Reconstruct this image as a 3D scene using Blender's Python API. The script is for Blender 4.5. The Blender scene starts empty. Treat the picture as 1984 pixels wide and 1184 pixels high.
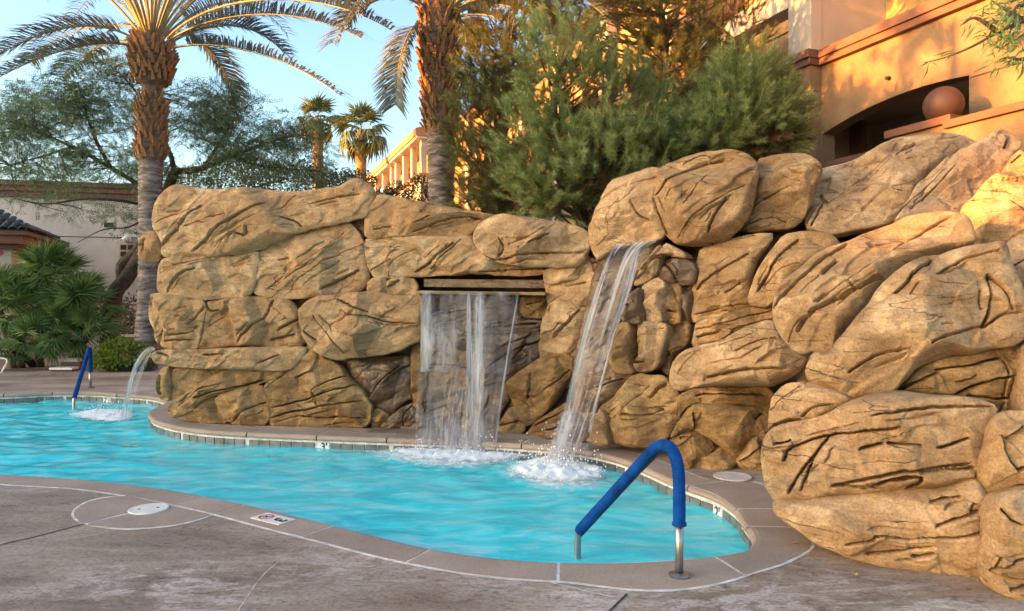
import bpy, bmesh, math, random
import numpy as np
from mathutils import Vector, Matrix, Quaternion
from mathutils.geometry import tessellate_polygon

# ------------------------------------------------------------------ scene, camera, light
SC = bpy.context.scene
COL = SC.collection
RNG = np.random.default_rng(7)
random.seed(7)
PI = math.pi
FPX, CX, CY, EYE = 1400.0, 992.0, 590.0, 1.6      # focal length in photo pixels, principal point, eye height

cam_data = bpy.data.cameras.new('camera')
cam = bpy.data.objects.new('camera', cam_data)
COL.objects.link(cam)
cam.location = (0, 0, EYE)
cam.rotation_euler = (PI / 2, 0, 0)
cam_data.sensor_width = 36.0
cam_data.lens = 36.0 * FPX / 1984.0
cam_data.shift_y = -(592 - CY) / 1984.0
cam_data.clip_start = 0.05
cam_data.clip_end = 2000
SC.camera = cam

SUN_EL = math.radians(5.5)
SUN_H = Vector((-0.925, -0.38)).normalized()      # horizontal direction towards the sun
SUN_TO = Vector((SUN_H.x * math.cos(SUN_EL), SUN_H.y * math.cos(SUN_EL), math.sin(SUN_EL)))
world = bpy.data.worlds.new('World')
SC.world = world
world.use_nodes = True
wn = world.node_tree
for n in list(wn.nodes):
    wn.nodes.remove(n)
wo = wn.nodes.new('ShaderNodeOutputWorld')
wb = wn.nodes.new('ShaderNodeBackground')
ws = wn.nodes.new('ShaderNodeTexSky')
ws.sky_type = 'NISHITA'
ws.sun_disc = False
ws.sun_elevation = SUN_EL
ws.sun_rotation = math.atan2(SUN_H.x, SUN_H.y)
ws.altitude = 600
ws.air_density = 1.0
ws.dust_density = 4.0
ws.ozone_density = 1.5
wb.inputs['Strength'].default_value = 0.15
wg = wn.nodes.new('ShaderNodeGamma'); wg.inputs[1].default_value = 1.10
wn.links.new(ws.outputs[0], wg.inputs[0]); wn.links.new(wg.outputs[0], wb.inputs[0])
wn.links.new(wb.outputs[0], wo.inputs[0])

sun_data = bpy.data.lights.new('sun', 'SUN')
sun_data.energy = 4.2
sun_data.angle = math.radians(0.5)
sun_data.color = (1.0, 0.40, 0.085)
sun = bpy.data.objects.new('sun', sun_data)
COL.objects.link(sun)
sun.rotation_euler = SUN_TO.to_track_quat('Z', 'Y').to_euler()
sun.location = (-30, -12, 20)

SC.view_settings.view_transform = 'Standard'
SC.view_settings.look = 'None'
SC.view_settings.gamma = 1.0
SC.view_settings.exposure = 2.52
SC.view_settings.use_curve_mapping = False
SC.cycles.use_denoising = True
SC.cycles.max_bounces = 10
SC.cycles.transparent_max_bounces = 24
SC.cycles.diffuse_bounces = 4
SC.cycles.sample_clamp_indirect = 6.0

# ------------------------------------------------------------------ helpers
def at(px, py, Y):
    return Vector(((px - CX) * Y / FPX, Y, EYE - (py - CY) * Y / FPX))

def gnd(px, py, z=0.0):
    Y = FPX * (EYE - z) / (py - CY)
    return Vector(((px - CX) * Y / FPX, Y, z))

def tag(o, label=None, cat=None, group=None, kind=None):
    if label: o['label'] = label
    if cat: o['category'] = cat
    if group: o['group'] = group
    if kind: o['kind'] = kind
    return o

def thing(name, label, cat, loc=(0, 0, 0), group=None):
    o = bpy.data.objects.new(name, None)
    COL.objects.link(o)
    o.empty_display_size = 0.2
    o.location = loc
    return tag(o, label, cat, group)

def wloc(o):
    v = Vector((0, 0, 0))
    while o is not None:
        v += o.location
        o = o.parent
    return v

def mesh_np(name, V, F, mat, smooth=False, mids=None):
    """V (n,3); F: array (m,k) or list of such arrays / list of tuples."""
    V = np.asarray(V, dtype=np.float64)
    me = bpy.data.meshes.new(name)
    if isinstance(F, np.ndarray):
        F = [F]
    if len(F) and not isinstance(F[0], np.ndarray):
        me.from_pydata([tuple(v) for v in V], [], [tuple(f) for f in F])
    else:
        F = [f for f in F if len(f)]
        nl = sum(f.size for f in F); npoly = sum(len(f) for f in F)
        me.vertices.add(len(V)); me.loops.add(nl); me.polygons.add(npoly)
        me.vertices.foreach_set('co', V.astype(np.float32).ravel())
        me.loops.foreach_set('vertex_index', np.concatenate([f.ravel() for f in F]).astype(np.int32))
        ls, cur = [], 0
        for f in F:
            k = f.shape[1]
            ls.append(cur + np.arange(len(f)) * k); cur += f.size
        me.polygons.foreach_set('loop_start', np.concatenate(ls).astype(np.int32))
        me.update(calc_edges=True)
    for m in (mat if isinstance(mat, (list, tuple)) else [mat]):
        me.materials.append(m)
    if mids is not None:
        me.polygons.foreach_set('material_index', np.asarray(mids, dtype=np.int32))
    if smooth:
        me.polygons.foreach_set('use_smooth', np.ones(len(me.polygons), dtype=bool))
    me.validate()
    return me

def obj(name, V, F, mat, parent=None, smooth=False, mids=None):
    """a mesh object from world-space vertices, under parent (unrotated)"""
    V = np.asarray(V, dtype=np.float64)
    if parent is not None:
        V = V - np.array(wloc(parent))
    me = mesh_np(name, V, F, mat, smooth, mids)
    o = bpy.data.objects.new(name, me)
    COL.objects.link(o)
    o.parent = parent
    return o

def link_mesh(name, me, parent, M):
    o = bpy.data.objects.new(name, me)
    COL.objects.link(o)
    o.parent = parent
    M = M.copy()
    if parent is not None:
        M.translation = M.translation - wloc(parent)
    o.matrix_local = M
    return o

class MB:
    def __init__(s): s.V = []; s.F = []; s.n = 0
    def add(s, V, F):
        V = np.asarray(V, float)
        s.V.append(V); s.F += [tuple(int(i) + s.n for i in f) for f in F]; s.n += len(V)
    def box(s, c, sz, ax=None):
        ax = ax or ((1, 0, 0), (0, 1, 0), (0, 0, 1))
        A = [np.array(a, float) for a in ax]; c = np.array(c, float)
        V = [c + A[0] * x * sz[0] / 2 + A[1] * y * sz[1] / 2 + A[2] * z * sz[2] / 2
             for x in (-1, 1) for y in (-1, 1) for z in (-1, 1)]
        s.add(V, [(0, 1, 3, 2), (4, 6, 7, 5), (0, 4, 5, 1), (2, 3, 7, 6), (0, 2, 6, 4), (1, 5, 7, 3)])
    def tube(s, pts, rad, n=8, cap=True):
        V, F = tube_np(pts, rad, n, cap); s.add(V, F)
    def build(s, name, mat, parent=None, smooth=False):
        return obj(name, np.concatenate(s.V), s.F, mat, parent, smooth)

def frames(pts):
    P = np.asarray(pts, float)
    T = np.gradient(P, axis=0)
    T /= np.linalg.norm(T, axis=1)[:, None] + 1e-12
    up = np.array([0, 0, 1.0]) if abs(T[0][2]) < 0.9 else np.array([1.0, 0, 0])
    N = []; n = np.cross(up, T[0]); n /= np.linalg.norm(n)
    for t in T:
        n = n - t * np.dot(n, t); n /= np.linalg.norm(n) + 1e-12; N.append(n.copy())
    N = np.array(N); B = np.cross(T, N)
    return P, T, N, B

def tube_np(pts, rad, n=8, cap=True):
    P, T, N, B = frames(pts)
    rad = np.broadcast_to(np.asarray(rad, float), (len(P),))
    a = np.arange(n) * 2 * PI / n
    V = (P[:, None] + rad[:, None, None] * (np.cos(a)[None, :, None] * N[:, None] + np.sin(a)[None, :, None] * B[:, None])).reshape(-1, 3)
    F = []
    for i in range(len(P) - 1):
        for j in range(n):
            k = (j + 1) % n
            F.append((i * n + j, i * n + k, (i + 1) * n + k, (i + 1) * n + j))
    if cap:
        F.append(tuple(range(n - 1, -1, -1))); F.append(tuple((len(P) - 1) * n + j for j in range(n)))
    return V, F

def bez(P, n=16):
    P = [np.array(p, float) for p in P]
    t = np.linspace(0, 1, n)[:, None]
    if len(P) == 2: return P[0] * (1 - t) + P[1] * t
    if len(P) == 3: return P[0] * (1 - t) ** 2 + 2 * P[1] * t * (1 - t) + P[2] * t * t
    return P[0] * (1 - t) ** 3 + 3 * P[1] * t * (1 - t) ** 2 + 3 * P[2] * t * t * (1 - t) + P[3] * t ** 3

def catmull(P, n=8, closed=False):
    P = np.asarray(P, float); out = []
    m = len(P)
    for i in range(m if closed else m - 1):
        if closed:
            p0, p1, p2, p3 = P[(i - 1) % m], P[i], P[(i + 1) % m], P[(i + 2) % m]
        else:
            p0, p1, p2, p3 = P[max(i - 1, 0)], P[i], P[i + 1], P[min(i + 2, m - 1)]
        for k in range(n):
            t = k / n
            out.append(0.5 * ((2 * p1) + (-p0 + p2) * t + (2 * p0 - 5 * p1 + 4 * p2 - p3) * t * t + (-p0 + 3 * p1 - 3 * p2 + p3) * t ** 3))
    if not closed: out.append(P[-1])
    return np.array(out)

_perm = np.random.default_rng(3).random((64, 64, 64))
def vnoise(p):
    p = np.asarray(p, float)
    i = np.floor(p).astype(int); f = p - i; f = f * f * (3 - 2 * f)
    i0 = i & 63; i1 = (i + 1) & 63
    g = lambda a, b, c: _perm[a, b, c]
    x0, y0, z0 = i0.T; x1, y1, z1 = i1.T; fx, fy, fz = f.T
    c00 = g(x0, y0, z0) * (1 - fx) + g(x1, y0, z0) * fx
    c10 = g(x0, y1, z0) * (1 - fx) + g(x1, y1, z0) * fx
    c01 = g(x0, y0, z1) * (1 - fx) + g(x1, y0, z1) * fx
    c11 = g(x0, y1, z1) * (1 - fx) + g(x1, y1, z1) * fx
    return ((c00 * (1 - fy) + c10 * fy) * (1 - fz) + (c01 * (1 - fy) + c11 * fy) * fz) * 2 - 1
def fbm(p, oct=4):
    s = 0; a = 1.0; p = np.asarray(p, float)
    for _ in range(oct):
        s = s + a * vnoise(p); a *= 0.5; p = p * 2.03 + 17.1
    return s

# ------------------------------------------------------------------ materials
def mat_new(name):
    m = bpy.data.materials.new(name); m.use_nodes = True
    nt = m.node_tree
    b = nt.nodes['Principled BSDF']
    return m, nt, b
def N_(nt, t, **kw):
    n = nt.nodes.new(t)
    for k, v in kw.items():
        if k in n.inputs: n.inputs[k].default_value = v
        else: setattr(n, k, v)
    return n
def ramp(nt, fac, stops):
    r = nt.nodes.new('ShaderNodeValToRGB')
    e = r.color_ramp.elements
    while len(e) < len(stops): e.new(0.5)
    for el, (p, c) in zip(e, stops):
        el.position = p; el.color = (*c, 1) if len(c) == 3 else c
    nt.links.new(fac, r.inputs[0]); return r
def mixc(nt, fac, a, b, mode='MIX'):
    m = nt.nodes.new('ShaderNodeMix'); m.data_type = 'RGBA'; m.blend_type = mode
    for sock, v in ((m.inputs[0], fac), (m.inputs[6], a), (m.inputs[7], b)):
        if hasattr(v, 'is_output') or isinstance(v, bpy.types.NodeSocket): nt.links.new(v, sock)
        elif isinstance(v, (int, float)): sock.default_value = v
        else: sock.default_value = (*v, 1)
    return m.outputs[2]
def coords(nt, scale=(1, 1, 1), rot=(0, 0, 0), world_space=True):
    # world-space position, so neighbouring pieces never repeat one another
    src = nt.nodes.new('ShaderNodeNewGeometry').outputs['Position'] if world_space else nt.nodes.new('ShaderNodeTexCoord').outputs['Object']
    mp = nt.nodes.new('ShaderNodeMapping')
    mp.inputs['Scale'].default_value = scale; mp.inputs['Rotation'].default_value = rot
    nt.links.new(src, mp.inputs[0]); return mp.outputs[0]
def noise(nt, vec, scale, detail=4, rough=0.55, dist=0.0):
    n = nt.nodes.new('ShaderNodeTexNoise')
    n.inputs['Scale'].default_value = scale; n.inputs['Detail'].default_value = detail
    n.inputs['Roughness'].default_value = rough; n.inputs['Distortion'].default_value = dist
    nt.links.new(vec, n.inputs['Vector']); return n
def bump(nt, b, h, strength=0.3, dist=0.01, prev=None):
    k = nt.nodes.new('ShaderNodeBump'); k.inputs['Strength'].default_value = strength; k.inputs['Distance'].default_value = dist
    nt.links.new(h, k.inputs['Height'])
    if prev is not None: nt.links.new(prev, k.inputs['Normal'])
    if b is not None: nt.links.new(k.outputs[0], b.inputs['Normal'])
    return k.outputs[0]

def simple(name, c, rough=0.6, metal=0.0, var=0.12, scale=8, bmp=0.15, bdist=0.004, bscale=40):
    m, nt, b = mat_new(name)
    v = coords(nt)
    n = noise(nt, v, scale, 5)
    lo = tuple(max(0, x * (1 - var * 1.6)) for x in c); hi = tuple(min(1, x * (1 + var)) for x in c)
    r = ramp(nt, n.outputs[0], [(0.3, lo), (0.7, hi)])
    nt.links.new(r.outputs[0], b.inputs['Base Color'])
    b.inputs['Roughness'].default_value = rough; b.inputs['Metallic'].default_value = metal
    if bmp:
        n2 = noise(nt, v, bscale, 4); bump(nt, b, n2.outputs[0], bmp, bdist)
    return m

def rock_mat(name, cols, rough, wet=False):
    m, nt, b = mat_new(name)
    v = coords(nt)
    big = noise(nt, v, 2.3, 8, 0.68, 0.5)
    base = ramp(nt, big.outputs[0], [(0.28, cols[0]), (0.44, cols[1]), (0.57, cols[2]), (0.70, tuple(min(0.78, x * 1.12) for x in cols[3]))])
    vs = coords(nt, (1.2, 1.2, 3.0), (0, 0.6, 0))
    st = noise(nt, vs, 3.2, 6, 0.65, 0.8)
    stain = ramp(nt, st.outputs[0], [(0.42, (0, 0, 0)), (0.68, (1, 1, 1))])
    c1 = mixc(nt, stain.outputs[0], base.outputs[0], cols[4])
    oi = nt.nodes.new('ShaderNodeObjectInfo')
    tint = ramp(nt, oi.outputs['Random'], [(0.0, (0.76, 0.71, 0.64)), (0.3, (1.0, 0.95, 0.84)), (0.6, (1, 1, 1)), (0.8, (0.88, 0.85, 0.80)), (1.0, (1.12, 1.12, 1.12))])
    c1 = mixc(nt, 1.0, c1, tint.outputs[0], 'MULTIPLY')
    sp = noise(nt, v, 60, 3, 0.7)
    speck = ramp(nt, sp.outputs[0], [(0.30, (0.62, 0.60, 0.58)), (0.5, (1, 1, 1)), (0.72, (1.18, 1.18, 1.18))])
    c2 = mixc(nt, 1.0, c1, speck.outputs[0], 'MULTIPLY')
    # mineral drips running down
    vd = coords(nt, (7, 7, 0.5))
    dr = noise(nt, vd, 1.0, 4, 0.6)
    drr = ramp(nt, dr.outputs[0], [(0.62, (0, 0, 0)), (0.80, (1, 1, 1))])
    f = nt.nodes.new('ShaderNodeMath'); f.operation = 'MULTIPLY'; f.inputs[1].default_value = 0.35
    nt.links.new(drr.outputs[0], f.inputs[0])
    c3 = mixc(nt, f.outputs[0], c2, cols[5])
    # hairline fissures running with the strata, coloured darker than the rock
    vf = coords(nt, (0.7, 0.7, 3.2), (0.25, 0.62, 0.1)); wn2 = noise(nt, vf, 2.2, 4, 0.6)
    wv = mixc(nt, 0.24, vf, wn2.outputs['Color'])
    fl = None
    for sc_, th_ in ((1.5, 0.010), (3.4, 0.011)):
        vo = nt.nodes.new('ShaderNodeTexVoronoi'); vo.feature = 'DISTANCE_TO_EDGE'; vo.inputs['Scale'].default_value = sc_
        nt.links.new(wv, vo.inputs['Vector'])
        e_ = ramp(nt, vo.outputs['Distance'], [(0.0, (1, 1, 1)), (th_, (0, 0, 0))])
        mk = ramp(nt, noise(nt, v, sc_ * 0.8, 3).outputs[0], [(0.54, (0, 0, 0)), (0.62, (1, 1, 1))])
        f_ = nt.nodes.new('ShaderNodeMath'); f_.operation = 'MULTIPLY'; nt.links.new(e_.outputs[0], f_.inputs[0]); nt.links.new(mk.outputs[0], f_.inputs[1])
        if fl is None: fl = f_.outputs[0]
        else:
            mx_ = nt.nodes.new('ShaderNodeMath'); mx_.operation = 'MAXIMUM'; nt.links.new(fl, mx_.inputs[0]); nt.links.new(f_.outputs[0], mx_.inputs[1]); fl = mx_.outputs[0]
    ff = nt.nodes.new('ShaderNodeMath'); ff.operation = 'MULTIPLY'; ff.inputs[1].default_value = 0.6; nt.links.new(fl, ff.inputs[0])
    c3 = mixc(nt, ff.outputs[0], c3, tuple(x * 0.3 for x in cols[0]))
    nt.links.new(c3, b.inputs['Base Color'])
    rr = ramp(nt, st.outputs[0], [(0.3, (rough - 0.1,) * 3), (0.7, (min(1, rough + 0.1),) * 3)])
    nt.links.new(rr.outputs[0], b.inputs['Roughness'])
    if not wet: b.inputs['Specular IOR Level'].default_value = 0.25
    inv = nt.nodes.new('ShaderNodeMath'); inv.operation = 'SUBTRACT'; inv.inputs[0].default_value = 1.0; nt.links.new(fl, inv.inputs[1])
    n0 = bump(nt, None, inv.outputs[0], 0.9, 0.02)
    n1 = bump(nt, None, noise(nt, v, 9, 6, 0.62, 0.3).outputs[0], 0.55, 0.03, n0)
    n2 = bump(nt, None, noise(nt, vs, 7, 6, 0.6, 1.2).outputs[0], 0.45, 0.02, n1)
    bump(nt, b, noise(nt, v, 90, 3, 0.6).outputs[0], 0.35, 0.004, n2)
    return m

M = {}
M['rock'] = rock_mat('tan_rock', [(0.233, 0.138, 0.069), (0.406, 0.260, 0.133), (0.528, 0.355, 0.189), (0.619, 0.456, 0.275), (0.294, 0.174, 0.083), (0.588, 0.487, 0.368)], 0.8)
M['rock_grey'] = rock_mat('grey_tan_rock', [(0.236, 0.156, 0.095), (0.391, 0.271, 0.166), (0.504, 0.365, 0.231), (0.597, 0.467, 0.321), (0.29, 0.192, 0.116), (0.57, 0.499, 0.413)], 0.8)
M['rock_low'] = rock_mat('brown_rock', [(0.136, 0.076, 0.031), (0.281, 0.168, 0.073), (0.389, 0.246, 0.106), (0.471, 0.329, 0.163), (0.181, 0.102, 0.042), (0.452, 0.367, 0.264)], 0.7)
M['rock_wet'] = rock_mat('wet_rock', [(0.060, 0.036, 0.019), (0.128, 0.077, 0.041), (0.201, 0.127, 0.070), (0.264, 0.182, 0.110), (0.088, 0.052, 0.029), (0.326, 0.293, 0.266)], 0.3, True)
M['core'] = simple('dark_backing', (0.10, 0.065, 0.035), 0.9, var=0.4)  # dark colour for the added backing between boulders
M['stucco_tan'] = simple('tan_stucco', (0.275, 0.165, 0.088), 0.9, var=0.16, scale=2.2, bmp=0.8, bdist=0.02, bscale=22)
M['stucco_white'] = simple('cream_stucco', (0.50, 0.43, 0.35), 0.9, var=0.06, scale=1.2, bmp=0.5, bdist=0.01, bscale=35)
M['stucco_gold'] = simple('gold_stucco', (0.38, 0.245, 0.10), 0.9, var=0.08, scale=1.2, bmp=0.5, bdist=0.01, bscale=35)
M['stucco_grey'] = simple('pale_stucco', (0.62, 0.56, 0.50), 0.9, var=0.10, scale=0.8, bmp=0.4, bdist=0.01, bscale=30)
M['trim'] = simple('terracotta_trim', (0.20, 0.085, 0.05), 0.75, var=0.12, scale=2)
M['trim_dark'] = simple('brown_fascia', (0.13, 0.065, 0.048), 0.7, var=0.15, scale=2)
M['dark_room'] = simple('dark_interior', (0.05, 0.03, 0.022), 0.9)
M['ball'] = simple('terracotta_ball', (0.105, 0.045, 0.028), 0.6, var=0.06, scale=2)
M['rooftile'] = simple('slate_roof_tile', (0.075, 0.075, 0.085), 0.55, var=0.35, scale=4)
M['steel'] = simple('brushed_steel', (0.42, 0.40, 0.38), 0.38, 1.0, var=0.1, scale=20, bmp=0.0)
M['blue'] = simple('blue_sleeve', (0.003, 0.056, 0.25), 0.85, var=0.30, scale=9, bmp=0.7, bdist=0.004, bscale=120)
M['blue'].node_tree.nodes['Principled BSDF'].inputs['Specular IOR Level'].default_value = 0.12
M['white'] = simple('white_plastic', (0.78, 0.76, 0.70), 0.45, var=0.08, scale=12, bmp=0.1)
M['chalk'] = simple('chalky_plastic', (0.60, 0.54, 0.48), 0.7, var=0.15, scale=9)
M['black'] = simple('black_paint', (0.012, 0.012, 0.014), 0.5, bmp=0)
M['red'] = simple('red_paint', (0.55, 0.03, 0.06), 0.5, bmp=0)
M['grout'] = simple('white_grout', (0.70, 0.67, 0.62), 0.85, var=0.25, scale=9)
M['joint_dark'] = simple('dark_joint', (0.06, 0.05, 0.045), 0.9, var=0.3)
M['tile'] = simple('grey_waterline_tile', (0.16, 0.165, 0.15), 0.25, var=0.3, scale=7, bmp=0.1)
M['tile_white'] = simple('white_waterline_tile', (0.75, 0.76, 0.74), 0.25, var=0.05, bmp=0.05)
M['bark'] = simple('dark_bark', (0.085, 0.058, 0.042), 0.9, var=0.4, scale=9, bmp=0.8, bdist=0.02, bscale=25)
M['soil'] = simple('planting_soil', (0.11, 0.075, 0.05), 0.95, var=0.4, scale=6, bmp=0.8, bdist=0.03)

def leaf_mat(name, cols, rough=0.5, trans=0.35, scale=1.5):
    m, nt, b = mat_new(name)
    g = nt.nodes.new('ShaderNodeNewGeometry')
    n = noise(nt, coords(nt), scale, 4)
    a = nt.nodes.new('ShaderNodeMath'); a.operation = 'MULTIPLY_ADD'; a.inputs[1].default_value = 0.45
    nt.links.new(g.outputs['Random Per Island'], a.inputs[0])
    mm = nt.nodes.new('ShaderNodeMath'); mm.operation = 'MULTIPLY'; mm.inputs[1].default_value = 0.62
    nt.links.new(n.outputs[0], mm.inputs[0]); nt.links.new(mm.outputs[0], a.inputs[2])
    k = len(cols)
    r = ramp(nt, a.outputs[0], [(0.18 + 0.64 * i / (k - 1), c) for i, c in enumerate(cols)])
    nt.links.new(r.outputs[0], b.inputs['Base Color'])
    b.inputs['Roughness'].default_value = rough; b.inputs['Specular IOR Level'].default_value = 0.3
    if trans:
        t = nt.nodes.new('ShaderNodeBsdfTranslucent'); nt.links.new(r.outputs[0], t.inputs[0])
        mx = nt.nodes.new('ShaderNodeMixShader'); mx.inputs[0].default_value = trans
        out = nt.nodes['Material Output']
        nt.links.new(b.outputs[0], mx.inputs[1]); nt.links.new(t.outputs[0], mx.inputs[2]); nt.links.new(mx.outputs[0], out.inputs[0])
    return m
M['pine'] = leaf_mat('pine_needles', [(0.16, 0.165, 0.07), (0.26, 0.31, 0.11), (0.35, 0.44, 0.16), (0.45, 0.53, 0.24)], 0.6, 0.5, 1.1)
M['olive'] = leaf_mat('olive_green_leaf', [(0.05, 0.07, 0.02), (0.09, 0.12, 0.03), (0.15, 0.17, 0.045)], 0.5, 0.25, 1)
M['pinebark'] = simple('grey_brown_pine_bark', (0.16, 0.115, 0.08), 0.9, var=0.3, scale=9)
M['pine_dark'] = leaf_mat('dark_pine_needles', [(0.11, 0.10, 0.04), (0.17, 0.16, 0.055), (0.22, 0.23, 0.075), (0.27, 0.28, 0.10)], 0.6, 0.5, 1.1)
M['pine_brown'] = leaf_mat('dry_pine_needles', [(0.12, 0.075, 0.035), (0.20, 0.13, 0.055), (0.28, 0.18, 0.075)], 0.7, 0.2, 1.5)
M['mesquite'] = leaf_mat('mesquite_leaf', [(0.085, 0.14, 0.075), (0.14, 0.22, 0.11), (0.22, 0.29, 0.12)], 0.5, 0.3, 0.8)
M['frond'] = leaf_mat('date_frond', [(0.10, 0.125, 0.12), (0.155, 0.185, 0.17), (0.23, 0.25, 0.21)], 0.45, 0.25, 0.8)
M['rachis'] = simple('frond_stalk', (0.27, 0.23, 0.11), 0.55, var=0.2, scale=5)
M['fan'] = leaf_mat('fan_leaf', [(0.08, 0.14, 0.04), (0.15, 0.25, 0.07), (0.25, 0.36, 0.12)], 0.42, 0.25, 1.2)
M['fan_far'] = leaf_mat('far_fan_leaf', [(0.05, 0.085, 0.035), (0.085, 0.13, 0.055), (0.14, 0.17, 0.07)], 0.5, 0.25, 0.6)
M['shrub'] = leaf_mat('yellow_green_leaf', [(0.07, 0.12, 0.015), (0.14, 0.22, 0.025), (0.24, 0.31, 0.04)], 0.45, 0.3, 3)
M['hedge'] = leaf_mat('dark_hedge_leaf', [(0.03, 0.055, 0.025), (0.055, 0.09, 0.04), (0.08, 0.12, 0.05)], 0.5, 0.25, 1)
M['grass'] = leaf_mat('grey_green_blade', [(0.06, 0.08, 0.05), (0.10, 0.13, 0.08)], 0.5, 0.25, 2)
M['boot'] = leaf_mat('palm_boot', [(0.15, 0.075, 0.033), (0.32, 0.165, 0.07), (0.50, 0.28, 0.13)], 0.85, 0.0, 3)
def ringed(name, c0, c1, c2, ring):
    m, nt, b = mat_new(name)
    v = coords(nt, (2.2, 2.2, ring)); n = noise(nt, v, 1.0, 5, 0.65, 0.5)
    r = ramp(nt, n.outputs[0], [(0.36, c0), (0.5, c1), (0.66, c2)]); nt.links.new(r.outputs[0], b.inputs['Base Color'])
    b.inputs['Roughness'].default_value = 0.9
    k = bump(nt, None, n.outputs[0], 0.9, 0.05); bump(nt, b, noise(nt, coords(nt), 30, 4).outputs[0], 0.5, 0.01, k); return m
M['palmbark'] = ringed('palm_trunk_bark', (0.07, 0.055, 0.05), (0.20, 0.165, 0.145), (0.36, 0.31, 0.28), 11.0)
M['palmbark2'] = simple('fibrous_palm_bark', (0.19, 0.12, 0.075), 0.9, var=0.4, scale=7, bmp=0.9, bdist=0.03, bscale=18)
M['leaf_dry'] = simple('dry_leaf', (0.50, 0.36, 0.14), 0.7, var=0.3, scale=30)
# ------------------------------------------------------------------ the pool outline, on the deck plane z = 0
far_px = [(0, 764), (98, 760), (175, 760), (225, 763), (288, 768), (312, 774), (318, 781), (300, 790), (287, 798), (288, 806), (300, 815),
          (340, 826), (400, 834), (480, 839), (620, 845), (760, 850), (900, 855), (1020, 862), (1100, 869), (1170, 881),
          (1230, 900), (1290, 926), (1340, 945), (1385, 962), (1420, 985), (1437, 1010), (1455, 1036), (1454, 1056)]
near_px = [(1432, 1069), (1380, 1076), (1300, 1083), (1200, 1087), (1080, 1088), (960, 1080), (830, 1061), (700, 1030),
           (600, 1005), (520, 986), (400, 961), (300, 944), (150, 928), (0, 918)]
inner_ctrl = [gnd(*p) for p in far_px] + [gnd(*p) for p in near_px]
inner_ctrl += [Vector((-6.6, 7.2, 0)), Vector((-9.0, 8.2, 0)), Vector((-11.6, 9.6, 0)), Vector((-12.6, 11.2, 0)), Vector((-11.4, 12.5, 0))]
INNER = catmull([p[:2] for p in inner_ctrl], 14, True)
# resample evenly
def resample(P, step, closed=True):
    Q = np.vstack([P, P[:1]]) if closed else P
    d = np.r_[0, np.cumsum(np.linalg.norm(np.diff(Q, axis=0), axis=1))]
    n = max(4, int(round(d[-1] / step)))
    t = np.linspace(0, d[-1], n + 1)[:-1] if closed else np.linspace(0, d[-1], n + 1)
    return np.c_[np.interp(t, d, Q[:, 0]), np.interp(t, d, Q[:, 1])]
INNER = resample(INNER, 0.05)
NI = len(INNER)
tg = np.roll(INNER, -1, 0) - np.roll(INNER, 1, 0)
tg /= np.linalg.norm(tg, axis=1)[:, None]
area = 0.5 * np.sum(INNER[:, 0] * np.roll(INNER[:, 1], -1) - np.roll(INNER[:, 0], -1) * INNER[:, 1])
NOUT = np.c_[tg[:, 1], -tg[:, 0]] * (1 if area > 0 else -1)        # outward normal
outer_px = [(1590, 1055), (1530, 1085), (1460, 1111), (1400, 1131), (1300, 1147), (1200, 1143), (1100, 1127), (1000, 1124), (900, 1113),
            (780, 1091), (700, 1072), (600, 1046), (500, 1021), (413, 997), (330, 978), (241, 961), (140, 947), (0, 940)]
outer_px = [(1478, 928), (1500, 975), (1553, 1030), (1590, 1055)] + outer_px[1:]
OUTER = np.array([gnd(*p)[:2] for p in outer_px])
def ray_seg(p, d, A):
    best = None
    for a, b in zip(A[:-1], A[1:]):
        e = b - a; den = d[0] * e[1] - d[1] * e[0]
        if abs(den) < 1e-9: continue
        w = a - p
        t = (w[0] * e[1] - w[1] * e[0]) / den; s = (w[0] * d[1] - w[1] * d[0]) / den
        if 0 <= s <= 1 and 0.05 < t < 0.9 and (best is None or t < best): best = t
    return best
WID = np.array([ray_seg(INNER[i], NOUT[i], OUTER) or 0 for i in range(NI)])
for i in range(NI):
    if WID[i] == 0: WID[i] = 0.32
for _ in range(6): WID = (np.roll(WID, 1) + WID * 2 + np.roll(WID, -1)) / 4
def near_idx(px, py):
    g = np.array(gnd(px, py)[:2]); return int(np.argmin(np.linalg.norm(INNER - g, axis=1)))

# deck : one sheet to the horizon with the pool cut out
def tess(outer, holes, z):
    polys = [[Vector((x, y, 0)) for x, y in outer]] + [[Vector((x, y, 0)) for x, y in h] for h in holes]
    tri = tessellate_polygon(polys)
    V = [(v.x, v.y, z) for p in polys for v in p]
    out = []
    for t in tri:
        a, b, c = (np.array(V[i]) for i in t)
        out.append(t if np.cross(b - a, c - a)[2] > 0 else (t[0], t[2], t[1]))
    return V, out

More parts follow.
